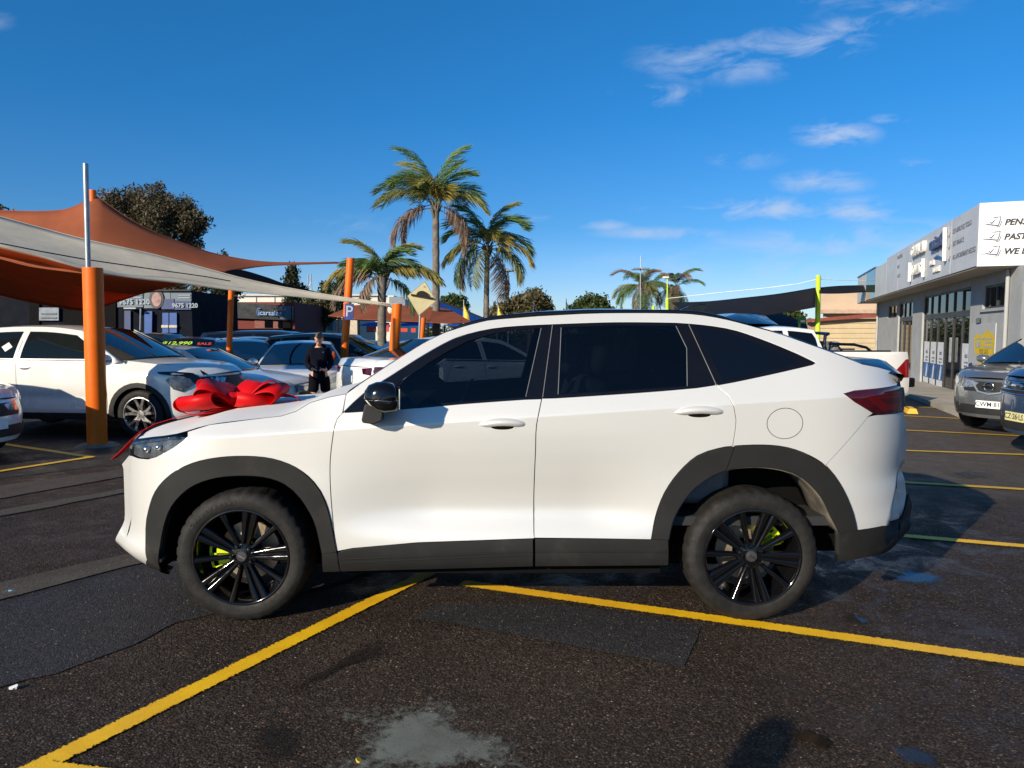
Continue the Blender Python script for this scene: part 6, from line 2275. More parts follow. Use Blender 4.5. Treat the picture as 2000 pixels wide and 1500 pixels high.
tag(tube_obj('white_cable', [at(1599, 545, 31), at(1640, 547, 31.5), at(1690, 548, 32)], .014, M('cable_white')), 'short white cable from the lime green post to the shop fascia', 'cable')
lg = thing('green_sign', 'green and white board by the grey sail behind the ute roof', 'sign', at(1566, 626, 30.8))
MB().box((0, 0, 0), (.36, .05, .26)).build('sign_plate', M('sign_green', (.03, .25, .06), .5), lg)
MB().box((.03, -.04, -.03), (.2, .02, .07)).build('sign_stripe', mWhite, lg)
# ================================================================ buildings across the lot
def block(name, label, Y, u0, u1, v0, v1=690, depth=6., mat=None, cat='building'):
    x0, x1 = at(u0, 650, Y).x, at(u1, 650, Y).x
    z1 = at((u0 + u1) / 2, v0, Y).z
    root = thing(name, label, cat, gp((x0 + x1) / 2, Y))
    b = Vector(root.location)
    MB().box((0, depth / 2, (z1 - b.z) / 2 - .2), (x1 - x0, depth, z1 - b.z + .4)).build('wall', mat, root, smooth=20)
    return root, b


def bpoly(root, b, name, pts, Y, mat, th=.06, proud=.07):
    return MB().prism(pts, lambda a, c: at(a, c, Y) - b + Vector((0, -proud, 0)), lambda a, c: at(a, c, Y) - b + Vector((0, th - proud, 0))).build(name, mat, root, smooth=20)


def rect(u0, v0, u1, v1):
    return [(u0, v0), (u1, v0), (u1, v1), (u0, v1)]


mDarkWall = M('dark_wall_shaded', (.006, .008, .014), .8, spec=.1, vary=.15, nscale=1)  # dark wall, colour lowered further to include the shade of the sails
Yb = 30
shp, b = block('dark_shopfront', 'dark blue grey shopfront with phone number signs behind the rust sails', Yb, -60, 376, 568, mat=mDarkWall, depth=5)
mSignGrey = M('sign_greyblue', (.10, .135, .17), .5, vary=.12, nscale=2)
mSignNavy = M('sign_navyblue', (.02, .04, .13), .5, vary=.2, nscale=2)
mDoorBlue = M('door_blue', (.012, .07, .27), .45, vary=.1)
inkW = M('sign_white_ink', (.26, .31, .36), .5)
bpoly(shp, b, 'sign_board', rect(231, 572, 281, 600), Yb, mSignGrey)
bpoly(shp, b, 'sign_board', rect(283, 568, 334, 602), Yb, M('sign_steel', (.12, .15, .18), .5, vary=.2, nscale=2))
bpoly(shp, b, 'sign_board', rect(335, 571, 375, 604), Yb, mSignGrey)
bpoly(shp, b, 'sign_board', rect(318, 584, 342, 604), Yb, mSignNavy, proud=.10)
bpoly(shp, b, 'sign_board', rect(343, 588, 375, 605), Yb, mSignNavy, proud=.10)
text_obj('sign_lettering', '9675 1220', .30, inkW, shp, at(262, 590, Yb - .12) - b, (1, 0, 0), (0, 0, 1), ext=.004, bold=.008)
text_obj('sign_lettering', '9675 1220', .25, inkW, shp, at(361, 597, Yb - .14) - b, (1, 0, 0), (0, 0, 1), ext=.004, bold=.008)
for v in (576, 581):
    bpoly(shp, b, 'sign_line', rect(350, v, 373, v + 2), Yb, inkW, proud=.10)
    bpoly(shp, b, 'sign_line', rect(263, v - 1, 279, v + 1), Yb, inkW, proud=.10)
ov = [(308 + 14 * math.cos(2 * math.pi * i / 24), 584 - 19 * math.sin(2 * math.pi * i / 24)) for i in range(24)]
bpoly(shp, b, 'badge', ov, Yb, M('badge_dark', (.03, .03, .04), .5), proud=.12)
bpoly(shp, b, 'badge', [(309 + 9.5 * math.cos(2 * math.pi * i / 24), 585 - 14 * math.sin(2 * math.pi * i / 24)) for i in range(24)], Yb, M('badge_pink', (.30, .17, .15), .6, vary=.4, nscale=3), proud=.14)
for u0, u1, v0, mt in ((245, 257, 607, mSignNavy), (284, 299, 608, mDoorBlue), (319, 331, 611, mDoorBlue), (333, 347, 611, mDoorBlue)):
    bpoly(shp, b, 'window', rect(u0, v0, u1, 650), Yb, mt, proud=.09)
for u0, u1 in ((318, 331), (333, 348)):
    bpoly(shp, b, 'window_ledge', rect(u0, 635, u1, 640), Yb, M('ledge_cream', (.5, .45, .36), .6), proud=.13)
bpoly(shp, b, 'awning', rect(254, 601.5, 277, 604), Yb, M('awning_pale', (.4, .42, .42), .5), proud=.5, th=.5)
tube_obj('awning_post', [at(275, 603, Yb - .45) - b, at(274, 645, Yb - .45) - b], .035, mGalv, shp)
bpoly(shp, b, 'wall_recess', rect(60, 575, 79, 640), Yb, mBlack, proud=.08)
bpoly(shp, b, 'sign_board', rect(80, 601, 118, 626), Yb, M('pale_blue_sign', (.16, .19, .23), .5, vary=.3, nscale=3), proud=.12)
for v in (612, 620):
    bpoly(shp, b, 'sign_line', rect(84, v, 114, v + 2), Yb, M('sign_dusk', (.05, .06, .08), .5), proud=.15)
bpoly(shp, b, 'wall_recess', rect(126, 580, 228, 650), Yb, mBlack, proud=.08)
bpoly(shp, b, 'parapet', rect(-60, 566, 377, 569), Yb, mBlackPl, proud=.2, th=.3)

# red brick building with the dark sign
Yc = 38
brk, b = block('brick_building', 'red brick building with a dark sign band reading icarsales', Yc, 425, 576, 590, mat=M('red_brick', (.16, .032, .025), .85, vary=.25, nscale=14, bump=.4, bscale=30), depth=6)
bpoly(brk, b, 'sign_band', [(425, 588), (574, 598), (574, 626), (425, 620)], Yc, M('sign_black_blue', (.010, .013, .022), .4, vary=.4, nscale=1.5), proud=.25, th=.3)
bpoly(brk, b, 'sign_end', [(550, 597), (571, 599), (571, 624), (550, 623)], Yc, M('sign_greyblue'), proud=.28)
text_obj('sign_lettering', 'icarsales', .36, M('sign_paleblue', (.22, .36, .62), .5), brk, at(527, 611.5, Yc - .38) - b, (1, 0, -.03), (0, 0, 1), ext=.004, bold=.006)
M('sign_lightblue', (.10, .22, .50), .5)
tube_obj('sign_emblem', [at(506 + 4 * math.cos(a), 609 + 7 * math.sin(a), Yc - .34) - b for a in [R(40 + 30 * i) for i in range(10)]], .025, M('sign_lightblue'), brk)
for u0, u1 in ((432, 446), (452, 461)):
    bpoly(brk, b, 'window', rect(u0, 623, u1, 631), Yc, M('frame_pale', (.4, .38, .35), .6), proud=.10)
    bpoly(brk, b, 'window', rect(u0 + 1, 624.5, u1 - 1, 629.5), Yc, mGlassDark, proud=.13)
for u0, u1 in ((518, 525), (526, 533), (544, 550)):
    bpoly(brk, b, 'window', rect(u0, 626, u1, 640), Yc, mGlassDark, proud=.10)
bpoly(brk, b, 'wall_bay', rect(498, 622, 546, 655), Yc, M('pink_brick', (.24, .09, .075), .85, vary=.2, nscale=12), proud=.06)
bpoly(brk, b, 'door', rect(553, 627, 569, 650), Yc, mBlack, proud=.09)

# white sheds further back
mShed = M('shed_white', (.66, .62, .54), .7, vary=.04, nscale=.4)
mShedB = M('shed_blue', (.36, .46, .58), .6, vary=.06, nscale=.5)
wh, b = block('warehouse', 'long white warehouse behind the cypress trees', 75, 466, 770, 577, mat=mShed, depth=25)
bpoly(wh, b, 'parapet', rect(466, 574.5, 752, 578), 75, M('shed_cap', (.5, .5, .5), .6), proud=.3, th=.4)
bpoly(wh, b, 'end_bay', rect(761, 580, 792, 600), 75, M('shed_grey', (.22, .25, .28), .7), proud=.3)
for i in range(7):
    bpoly(wh, b, 'wall_joint', rect(500 + i * 36, 578, 501 + i * 36, 640), 75, M('joint_grey', (.35, .34, .32), .7), proud=.08)
sh, b = block('low_shed', 'low white shed with a pale blue roof between the dark shop and the brick building', 58, 374, 428, 609, mat=M('shed_cream', (.55, .48, .38), .7), depth=10)
bpoly(sh, b, 'roof', rect(372, 606, 430, 621), 58, mShedB, proud=.5, th=.5)
bpoly(sh, b, 'gutter', rect(372, 621, 430, 623), 58, mWhite, proud=.55, th=.2)
bpoly(sh, b, 'window', rect(376, 637, 424, 645), 58, M('pane_pale', (.35, .42, .45), .2), proud=.1)
sm, b = block('cream_shed', 'small white and cream shed under the cypress trees by the sign post', 48, 576, 700, 624, mat=M('shed_cream'), depth=6)
for u0 in (580, 596, 640, 668):
    bpoly(sm, b, 'window', rect(u0, 629, u0 + 10, 645), 48, M('pane_blue', (.12, .17, .22), .15), proud=.1)
mast = thing('lattice_mast', 'thin grey lattice mast above the white warehouse', 'mast', gp(at(607, 650, 70).x, 70))
b = Vector(mast.location)
for dx_ in (-.4, .4):
    tube_obj('mast_leg', [Vector((dx_, 0, 0)), Vector((dx_ * .3, 0, 7.6))], .05, mGalv, mast)
for i in range(10):
    z = .7 * i
    k = 1 - .7 * z / 7.6
    tube_obj('mast_brace', [Vector((-.4 * k, 0, z)), Vector((.4 * k, 0, z + .6))], .03, mGalv, mast)

# rust canopy, blue canopies
def facet(root, b, name, pts, mat):
    P_ = [at(*p) - b for p in pts]
    mb = MB().add(P_, [tuple(range(len(P_)))])
    return mb.build(name, mat, root, smooth=0, solid=.02, fix=False)


cn = thing('rust_canopy', 'rust red pitched fabric canopy behind the palms and the orange posts', 'canopy', gp(at(780, 650, 30).x, 30))
b = Vector(cn.location)
facet(cn, b, 'canopy_panel', [(641, 617, 29), (690, 597, 31), (745, 596, 31.5), (700, 624, 27.5)], mSailRust)
facet(cn, b, 'canopy_panel', [(745, 596, 31.5), (850, 600, 31), (835, 630, 27), (700, 624, 27.5)], mSailRust)
facet(cn, b, 'canopy_panel', [(850, 600, 31), (880, 606, 31), (922, 630, 28), (882, 633, 27), (835, 630, 27)], mSailRust)
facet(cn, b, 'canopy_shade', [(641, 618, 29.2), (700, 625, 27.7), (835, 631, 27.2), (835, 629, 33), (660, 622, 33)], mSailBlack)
for u, y in ((700, 27.7), (835, 27.2), (660, 33), (900, 28)):
    tube_obj('canopy_leg', [at(u, 626, y) - b, Vector((at(u, 626, y).x, y, gz(y))) - b], .05, mTrim, cn)
bc = thing('blue_canopy', 'bright blue canopies stretching low behind the rust canopy', 'canopy', gp(at(800, 650, 40).x, 40))
b = Vector(bc.location)
for u0, u1 in ((698, 760), (762, 860), (865, 930)):
    facet(bc, b, 'canopy_panel', [(u0, 636, 40), ((u0 + u1) / 2, 629, 43), (u1, 631, 43), (u1 + 2, 639, 40)], mSailBlue)
    tube_obj('canopy_leg', [at(u0 + 3, 636, 40) - b, Vector((at(u0 + 3, 636, 40).x, 40, gz(40))) - b], .06, mTrim, bc)
bs = thing('blue_sail', 'large bright blue sail sloping down to the right behind the tall palm', 'shade sail', gp(at(890, 650, 45).x, 45))
b = Vector(bs.location)
facet(bs, b, 'sail_cloth', [(852, 588, 45), (900, 606, 45), (945, 624, 45), (930, 640, 42), (850, 606, 42)], mSailBlue)
tube_obj('hem', [at(852, 587, 45) - b, at(900, 604, 45) - b, at(946, 623, 45) - b], .07, mBlackPl, bs)
for i, (u0, u1, v0, v1, nm) in enumerate(((716, 735, 637, 649, 'left of the short palm trunk'), (752, 760, 634, 648, 'just right of the short palm trunk'), (783, 796, 641, 648, 'right of the thick orange post'), (803, 812, 641, 649, 'left of the speed hump sign pole'))):
    rb_ = thing('red_banner', 'red banner hanging under the blue canopies ' + nm, 'banner', at((u0 + u1) / 2, 650, 39))
    MB().box((0, 0, at(u0, (v0 + v1) / 2, 39).z - at(u0, 650, 39).z), ((u1 - u0) / F * 39, .04, (v1 - v0) / F * 39)).build('banner_cloth', M('banner_red', (.55, .05, .025), .6), rb_)

# flags
def flag(label, u, v, lean, h, mat, Y=34):
    base = gp(at(u - lean * .3, 650, Y).x, Y)
    root = thing('feather_flag', label, 'flag', base, group='feather flags beyond the SUV roof')
    top = at(u, v, Y) - base
    pts = [Vector((0, 0, 0)), Vector((top.x * .4, 0, top.z * .6)), top]
    tube_obj('flag_pole', pts, .02, mGalv, root)
    n = 10
    L, Rr = [], []
    for i in range(n + 1):
        t = i / n
        p = pts[1].lerp(top, t)
        w = .34 * math.sin(math.pi * min(1, (1 - t) * .62 + .02)) * (1 - t * .2)
        L.append(p)
        Rr.append(p + Vector((w, .05 * math.sin(t * 9), -.18 * t)))
    loft('flag_cloth', [L, Rr], mat, root, solid=.01)


fy = M('flag_yellow', (.72, .52, .05), .6)
flag('yellow feather flag at the right end of the blue sail', 906, 586, 10, 50, fy)
flag('yellow feather flag right of the second tall palm trunk', 972, 583, 6, 50, fy)
flag('purple feather flag in front of the round tree beyond the roof', 1042, 592, 4, 50, M('flag_purple', (.08, .02, .22), .6))
flag('pale yellow feather flag between the two round trees', 1106, 583, 6, 50, M('flag_pale', (.66, .55, .25), .6))

# light poles
def light_pole(label, u, v, Y, wpx, head):
    base = gp(at(u, 650, Y).x, Y)
    root = thing('light_pole', label, 'light pole', base)
    top = at(u, v, Y) - base
    MB().tube([(0, 0, 0), top], [wpx / F * Y * .6, wpx / F * Y * .42], 10).build('pole', mGalv, root)
    if head == 'ring':
        for k in range(8):
            a = 2 * math.pi * k / 8
            MB().box(top + Vector((.42 * math.cos(a), .42 * math.sin(a), .12)), (.26, .26, .2)).build('flood_light', mGalv, root, bevel=.03)
        MB().lathe([(.001, .0), (.5, .02), (.5, .07)], 16, top, 'z').build('head_ring', mGalv, root)
    else:
        for s in (-1, 1):
            MB().box(top + Vector((.3 * s, 0, .02)), (.55, .3, .14)).build('flood_light', mGalv, root, bevel=.03)
        tube_obj('antenna', [top, top + Vector((0, 0, .9))], .03, mGalv, root)


light_pole('grey light pole with a ring of lamps right of the second tall palm', 992.5, 531, 70, 3, 'ring')
light_pole('grey light pole with twin lamps in front of the far left palm', 1251, 526, 48, 2.4, 'twin')

# ================================================================ trees and palms
def leaf_mat(name, c1, c2, c3=None, trans=.25):
    m, nt, b, o = new_mat(name)
    oi = N(nt, 'ShaderNodeObjectInfo')
    geo = N(nt, 'ShaderNodeNewGeometry')
    rnd = geo.outputs['Random Per Island']
    c = mixcol(nt, rnd, c1, c2)
    if c3:
        c = mixcol(nt, ramp(nt, rnd, .80, .9), c, c3)
    lk(nt, c, b.inputs['Base Color'])
    b.inputs['Roughness'].default_value = .55
    b.inputs['Specular IOR Level'].default_value = .3
    t = N(nt, 'ShaderNodeBsdfTranslucent')
    lk(nt, c, t.inputs['Color'])
    ms = N(nt, 'ShaderNodeMixShader')
    ms.inputs[0].default_value = trans
    lk(nt, b.outputs[0], ms.inputs[1])
    lk(nt, t.outputs[0], ms.inputs[2])
    lk(nt, ms.outputs[0], o.inputs['Surface'])
    return m


mBark = M('palm_trunk', (.15, .13, .105), .9, vary=.35, nscale=5, bump=.6, bscale=18)
mBarkD = M('bark', (.07, .055, .042), .9, vary=.3, nscale=6, bump=.6, bscale=20)
FR = [leaf_mat('frond_green', (.12, .21, .06), (.18, .27, .08), None, .35), leaf_mat('frond_olive', (.20, .225, .065), (.30, .28, .085), None, .35),
      leaf_mat('frond_gold', (.37, .29, .075), (.29, .25, .07), None, .35), leaf_mat('frond_dead', (.30, .20, .13), (.20, .14, .10)), leaf_mat('frond_dark', (.075, .13, .05), (.11, .17, .06))]
mRachis = M('frond_stem', (.16, .15, .06), .6)


def frond_mesh(L, arch, hang, seed, leafl, n=84):
    """a feather leaf in the XZ plane: starts along +X*cos+Z*sin, bends down by `arch` in all; leaflets hang by `hang`"""
    rnd = random.Random(seed)
    pts = []
    a0 = R(0)
    p = Vector((0, 0, 0))
    m = 24
    ang = 0.
    for i in range(m + 1):
        pts.append((p.copy(), ang))
        t = i / m
        ang = -R(arch) * (t ** 1.25)
        p = p + Vector((math.cos(ang), 0, math.sin(ang))) * (L / m)
    mb = MB()
    mb.tube([q for q, _ in pts], [.022 * (1 - .8 * i / m) for i in range(m + 1)], 5)
    for i in range(n):
        t = .16 + .84 * (i + rnd.random() * .6) / n
        k = min(m - 1, int(t * m))
        q, a = pts[k]
        q = q.lerp(pts[k + 1][0], t * m - k)
        tang = Vector((math.cos(a), 0, math.sin(a)))
        up = Vector((-math.sin(a), 0, math.cos(a)))
        ll = leafl * (.45 + .75 * math.sin(math.pi * min(1, t * .85 + .12))) * rnd.uniform(.8, 1.15)
        for s in (-1, 1):
            side = Vector((0, s, 0))
            d1 = (side * rnd.uniform(.7, 1.1) + tang * rnd.uniform(.35, .8) + up * rnd.uniform(-.1, .55)).normalized()
            d2 = (d1 + Vector((0, 0, -1)) * hang * rnd.uniform(1.2, 2.3)).normalized()
            d3 = (d2 + Vector((0, 0, -1)) * hang * rnd.uniform(.8, 1.6)).normalized()
            w = .0135 * rnd.uniform(.8, 1.3)
            wv = d1.cross(Vector((0, 0, 1)))
            wv = (wv.normalized() if wv.length > .1 else Vector((1, 0, 0))) * w
            wv = (Matrix.Rotation(rnd.uniform(-1, 1), 3, d1) @ wv)
            p1 = q + d1 * ll * .35
            p2 = p1 + d2 * ll * .35
            p3 = p2 + d3 * ll * .35
            mb.add([q - wv * .5, q + wv * .5, p1 + wv, p1 - wv, p2 + wv * .8, p2 - wv * .8, p3], [(0, 1, 2, 3), (3, 2, 4, 5), (5, 4, 6)])
    return mb


def palm(label, ub, ut, vt, Y, wpx, fronds, seed, leafl=.78, boot=False, group='feather palms around the lot'):
    base = gp(at(ub, 650, Y).x, Y)
    root = thing('palm_tree', label, 'palm', base, group=group)
    top = at(ut, vt, Y) - base
    r = wpx / 2 / F * Y
    n = 26
    pts, rad = [], []
    rnd = random.Random(seed)
    for i in range(n + 1):
        t = i / n
        pts.append(Vector((top.x * t ** 1.3, 0, top.z * t)))
        rad.append(r * (1.15 - .25 * t) * (1 + .05 * ((i % 2) - .5) * 2) * (1.0 if t < .88 or not boot else 1.15))
    MB().tube(pts, rad, 14).build('trunk', mBark, root, smooth=30)
    bt = MB()
    for k in range(14):
        a = rnd.uniform(0, 6.28)
        z = rnd.uniform(-.5, .05)
        p = top + Vector((r * .8 * math.cos(a), r * .8 * math.sin(a), z))
        bt.tube([p, p + Vector((.16 * math.cos(a), .16 * math.sin(a), .34))], [.05, .015], 5)
    bt.build('frond_stubs', mBark, root, smooth=30)
    for i, (az, el, L, arch, hang, c) in enumerate(fronds):
        mb = frond_mesh(L, arch, hang, seed * 50 + i, leafl)
        M4 = Matrix.Translation(top + Vector((0, 0, rnd.uniform(-.1, .1)))) @ Matrix.Rotation(R(az), 4, 'Z') @ Matrix.Rotation(-R(el), 4, 'Y')
        mb.xform(Matrix.Rotation(-R(el), 4, 'Y'))
        mb.xform(Matrix.Rotation(R(az), 4, 'Z'))
        mb.xform(Matrix.Translation(top + Vector((0, 0, rnd.uniform(-.12, .08)))))
        mb.build('frond', FR[c], root, smooth=0, fix=False)
    return root


# azimuth 0 = right, 180 = left, 270 = towards us; elevation; length; bend; hang; colour
palm('tallest feather palm, dark slim trunk and hanging dead fronds, left of the other tall palm', 852, 851, 402, 30, 14,
     [(185, 86, 2.9, 75, .6, 0), (5, 88, 2.8, 65, .6, 0), (150, 80, 2.7, 80, .6, 1), (170, 82, 2.7, 150, .5, 0), (20, 86, 2.3, 60, .35, 0), (330, 78, 2.5, 110, .45, 0), (185, 55, 2.8, 100, .5, 4), (200, 38, 2.7, 95, .6, 1), (160, 46, 2.9, 100, .6, 4), (10, 48, 2.2, 105, .6, 4),
      (350, 30, 2.4, 95, .8, 1), (290, 60, 1.6, 150, .9, 2), (300, 72, 1.5, 150, .9, 1), (60, 55, 2.4, 110, .5, 4), (120, 55, 2.4, 110, .5, 0), (215, 62, 2.4, 100, .5, 0), (30, 62, 2.4, 100, .5, 0), (250, 70, 2.2, 130, .5, 1),
      (185, 0, 2.6, 100, .6, 3), (175, -8, 2.4, 105, .6, 3), (350, -15, 2.1, 80, .8, 3), (5, -25, 2.3, 75, .8, 3)], 3)
palm('tall feather palm with gold lower fronds, right of the tallest palm', 948, 952, 482, 32, 10.5,
     [(190, 84, 2.5, 80, .6, 0), (10, 86, 2.4, 75, .6, 1), (165, 75, 2.5, 120, .6, 0), (20, 80, 2.6, 130, .6, 0), (330, 75, 2.5, 140, .6, 0), (190, 55, 2.2, 120, .7, 0), (5, 45, 2.3, 120, .7, 4), (350, 25, 2.4, 110, .8, 2), (185, 18, 2.2, 90, .8, 2), (200, 25, 2.0, 110, .8, 1), (280, 70, 1.7, 150, .8, 1), (300, 55, 1.8, 150, .8, 2),
      (60, 55, 2.2, 110, .6, 4), (120, 55, 2.2, 110, .6, 4), (20, 8, 2.2, 110, .8, 4), (345, -5, 2.3, 95, .8, 1), (200, -12, 2.4, 95, .8, 4), (170, -22, 2.3, 85, .8, 3), (10, -45, 2.3, 50, .8, 3), (330, -52, 2.4, 40, .8, 3), (225, -40, 2.1, 60, .8, 1)], 5)
palm('short thick feather palm beside the parking sign post', 745, 746, 541, 22, 17,
     [(175, 80, 1.7, 90, .5, 1), (10, 80, 1.6, 100, .6, 1), (330, 80, 1.5, 120, .6, 0), (190, 62, 1.4, 100, .6, 0), (250, 60, 1.3, 120, .6, 0), (182, 28, 1.9, 95, .9, 2), (170, 22, 1.8, 100, .9, 1), (185, 14, 1.9, 105, .9, 3), (0, 28, 1.9, 75, .7, 1), (350, 22, 2.0, 70, .8, 2), (15, 30, 1.8, 85, .7, 1), (340, 55, 1.3, 110, .7, 4),
      (20, -10, 1.5, 90, .6, 4), (60, 50, 1.5, 100, .6, 0), (120, 50, 1.5, 100, .6, 0), (195, -30, 1.2, 70, .7, 3)], 8, leafl=.5, boot=True)
far_fr = lambda s: [(random.Random(s * 31 + i).uniform(0, 360), random.Random(s * 57 + i).choice([75, 60, 45, 30, 10, -10, -30, -45]), 3.0 * random.Random(s + i).uniform(.8, 1.1), random.Random(s * 3 + i).uniform(90, 130), .7, [0, 4, 0, 1, 0, 3, 3][i % 7]) for i in range(26)]
palm('far left palm of the two beyond the SUV roof, behind the light pole', 1252, 1252, 562, 62, 9, far_fr(2), 12, leafl=.8)
palm('far right palm of the two beyond the SUV roof, beside the lime lamp post', 1322, 1321, 562, 62, 8, far_fr(7)[:20], 15, leafl=.75)


def clumps(name, blobs, n, size, mat, root, seed, stretch=1.0, lean=.0):
    """leaf-sized faces gathered in sprays through the volume of a crown"""
    rnd = random.Random(seed)
    vs, fs = [], []
    wts = [b[3] ** 2 for b in blobs]
    for _ in range(n // 6):
        cx, cy, cz, rr = rnd.choices(blobs, wts)[0]
        d = Vector((rnd.gauss(0, 1), rnd.gauss(0, 1), rnd.gauss(0, 1))).normalized()
        k = rnd.random() ** .28
        wob = 1 + .34 * noise.noise(d * 2.1 + Vector((cx, cz, seed)))
        p = Vector((cx, cy, cz)) + Vector((d.x, d.y, d.z * stretch)) * rr * k * wob
        for j in range(6):
            q = p + Vector((rnd.gauss(0, 1), rnd.gauss(0, 1), rnd.gauss(0, 1))) * size * .9
            a = Vector((rnd.gauss(0, 1), rnd.gauss(0, 1), rnd.gauss(0, 1) - .3)).normalized()
            b_ = a.cross(Vector((rnd.gauss(0, 1), rnd.gauss(0, 1), rnd.gauss(0, 1)))).normalized()
            s = size * rnd.uniform(.5, 1.15)
            i = len(vs)
            vs += [q - a * s, q + b_ * s * .45, q + a * s, q - b_ * s * .45]
            fs.append((i, i + 1, i + 2, i + 3))
    return MB().add(vs, fs).build(name, mat, root, smooth=0, fix=False)


def tree(name, label, u, vb, Y, blobs, n, size, mat, trunk=.12, seed=1, group=None, cat='tree', stretch=1.0):
    """blobs in the picture: (u, v, radius px)"""
    base = gp(at(u, 650, Y).x, Y)
    root = thing(name, label, cat, base, group=group)
    rnd = random.Random(seed)
    B_ = []
    for (a, c, rr) in blobs:
        p = at(a, c, Y) - base
        r_ = rr / F * Y
        B_.append((p.x, rnd.uniform(-.5, .5) * r_, p.z, r_))
    topz = max(b[2] for b in B_)
    sub_ = []
    for (bx, by, bz, br) in B_:
        for _ in range(7):
            dv = Vector((rnd.gauss(0, 1), rnd.gauss(0, 1), rnd.gauss(0, 1) * stretch)).normalized()
            kk = rnd.uniform(.45, 1.0)
            sub_.append((bx + dv.x * br * kk, by + dv.y * br * kk, bz + dv.z * br * kk, br * rnd.uniform(.26, .48)))
    tb = MB()
    tb.tube([(0, 0, -.1), (.05, 0, topz * .35), (0, 0, topz * .7)], [trunk, trunk * .8, trunk * .45], 8)
    for bx, by, bz, br in B_:
        tb.tube([(0.02, 0, topz * .33), (bx * .5, by * .5, (topz * .33 + bz) * .5), (bx, by, bz)], [trunk * .5, trunk * .35, trunk * .12], 6)
    tb.build('trunk', mBarkD, root, smooth=40)
    clumps('crown', sub_ + [(b[0], b[1], b[2], b[3] * .8) for b in B_ for _ in range(2)], n, size, mat, root, seed, stretch)
    return root


lmBrown = leaf_mat('leaf_brown_green', (.065, .065, .028), (.12, .095, .05), (.17, .10, .075))
lmGreen = leaf_mat('leaf_green', (.045, .075, .022), (.085, .105, .03))
lmOlive = leaf_mat('leaf_olive', (.085, .085, .035), (.15, .125, .055), (.18, .12, .06))
lmDark = leaf_mat('leaf_cypress', (.022, .034, .016), (.05, .056, .022))
lmCy = leaf_mat('leaf_cypress_light', (.055, .06, .025), (.10, .095, .04))
tree('broad_tree', 'broad brown green tree rising behind the rust sail', 330, 600, 32, [(250, 405, 42), (300, 405, 42), (345, 415, 42), (375, 435, 36), (320, 445, 48), (270, 440, 44), (365, 470, 26), (310, 500, 40), (360, 520, 26), (340, 560, 34), (390, 560, 18), (380, 490, 18)], 34000, .085, lmBrown, .30, 4)
tree('dark_tree', 'dark tree tip peeping over the rust sail at the left edge', 0, 600, 34, [(-5, 425, 24), (-20, 450, 40), (10, 440, 18)], 2500, .14, lmBrown, .2, 6)
tree('cypress', 'tall narrow dark cypress right of the icarsales sign', 572, 640, 46, [(571, 530, 11), (569, 550, 15), (575, 570, 18), (574, 590, 19), (578, 610, 20), (580, 628, 19)], 6500, .13, lmDark, .2, 11, 'cypress trees behind the cars', stretch=1.25)
tree('cypress', 'second cypress with a rounded light lower crown behind the person', 625, 640, 44, [(637, 560, 9), (638, 572, 12), (637, 592, 16), (615, 600, 18), (605, 612, 20), (625, 618, 22), (650, 612, 14)], 7000, .13, lmCy, .2, 12, 'cypress trees behind the cars', stretch=1.2)
tree('cypress', 'wide dark cypress behind the thin post left of the white warehouse', 442, 640, 44, [(437, 500, 6), (437, 520, 9), (440, 545, 18), (442, 565, 26), (440, 585, 28), (442, 605, 26)], 7500, .13, lmDark, .22, 13, 'cypress trees behind the cars', stretch=1.2)
tree('cypress', 'short round topped cypress in front of the warehouse above the rust canopy', 712, 640, 60, [(712, 578, 6), (712, 588, 7), (712, 600, 8)], 2000, .14, lmDark, .2, 14, 'cypress trees behind the cars', stretch=1.2)
tree('cypress', 'thin dark cypress tip beside the palm fronds near the sign post', 663, 640, 50, [(663, 540, 6), (661, 560, 10), (662, 580, 11), (660, 600, 11)], 3000, .13, lmDark, .2, 24, 'cypress trees behind the cars', stretch=1.2)
tree('round_tree', 'round olive tree right of the second tall palm beyond the SUV roof', 1035, 640, 70, [(1030, 588, 22), (1050, 585, 20), (1012, 602, 22), (1040, 606, 30), (1066, 604, 18), (985, 600, 14), (968, 610, 14), (1070, 618, 20)], 9000, .22, lmOlive, .35, 15)
tree('round_tree', 'domed green tree left of the far palms beyond the SUV roof', 1155, 640, 75, [(1155, 592, 20), (1135, 600, 18), (1175, 600, 18), (1155, 608, 24), (1120, 610, 12), (1190, 612, 12)], 7000, .22, lmGreen, .35, 16)
tree('round_tree', 'dark green tree between the two tall palm trunks behind the blue sail', 886, 640, 70, [(885, 590, 16), (872, 595, 12), (898, 596, 14), (886, 608, 22)], 5000, .22, lmGreen, .3, 17)
tree('bushy_tree', 'yellow green bushy tree left of the wide cypress behind the low shed', 405, 640, 68, [(400, 600, 14), (415, 594, 14), (390, 606, 10), (428, 600, 12)], 4500, .2, leaf_mat('leaf_yellow_green', (.11, .10, .03), (.16, .14, .05)), .3, 18)
far = thing('tree_line', None, None, (0, 0, 0))
bpy.data.objects.remove(far)
rnd = random.Random(77)
BL = []
for i in range(300):
    a = R(-25 + 230 * (i + rnd.random()) / 300)
    rr_ = 118 + rnd.uniform(-6, 6)
    BL.append((rr_ * math.cos(a), rr_ * math.sin(a), rnd.uniform(.4, 2.1), rnd.uniform(1.3, 2.5)))
tl_o = clumps('far_tree_line', BL, 60000, .45, lmGreen, None, 91)
tag(tl_o, 'low line of trees along the horizon beyond the car lot', None, kind='stuff')
BL = [(14 + i * 1.4, 50 + rnd.uniform(-2, 2), rnd.uniform(.8, 2.4), 1.5) for i in range(14)]
tree('garden_tree', 'leafy green tree in the gap behind the grey sail and the ute roof', 1530, 640, 60, [(1520, 618, 12), (1540, 614, 12), (1500, 622, 10), (1555, 620, 10)], 3000, .2, lmGreen, .2, 33)

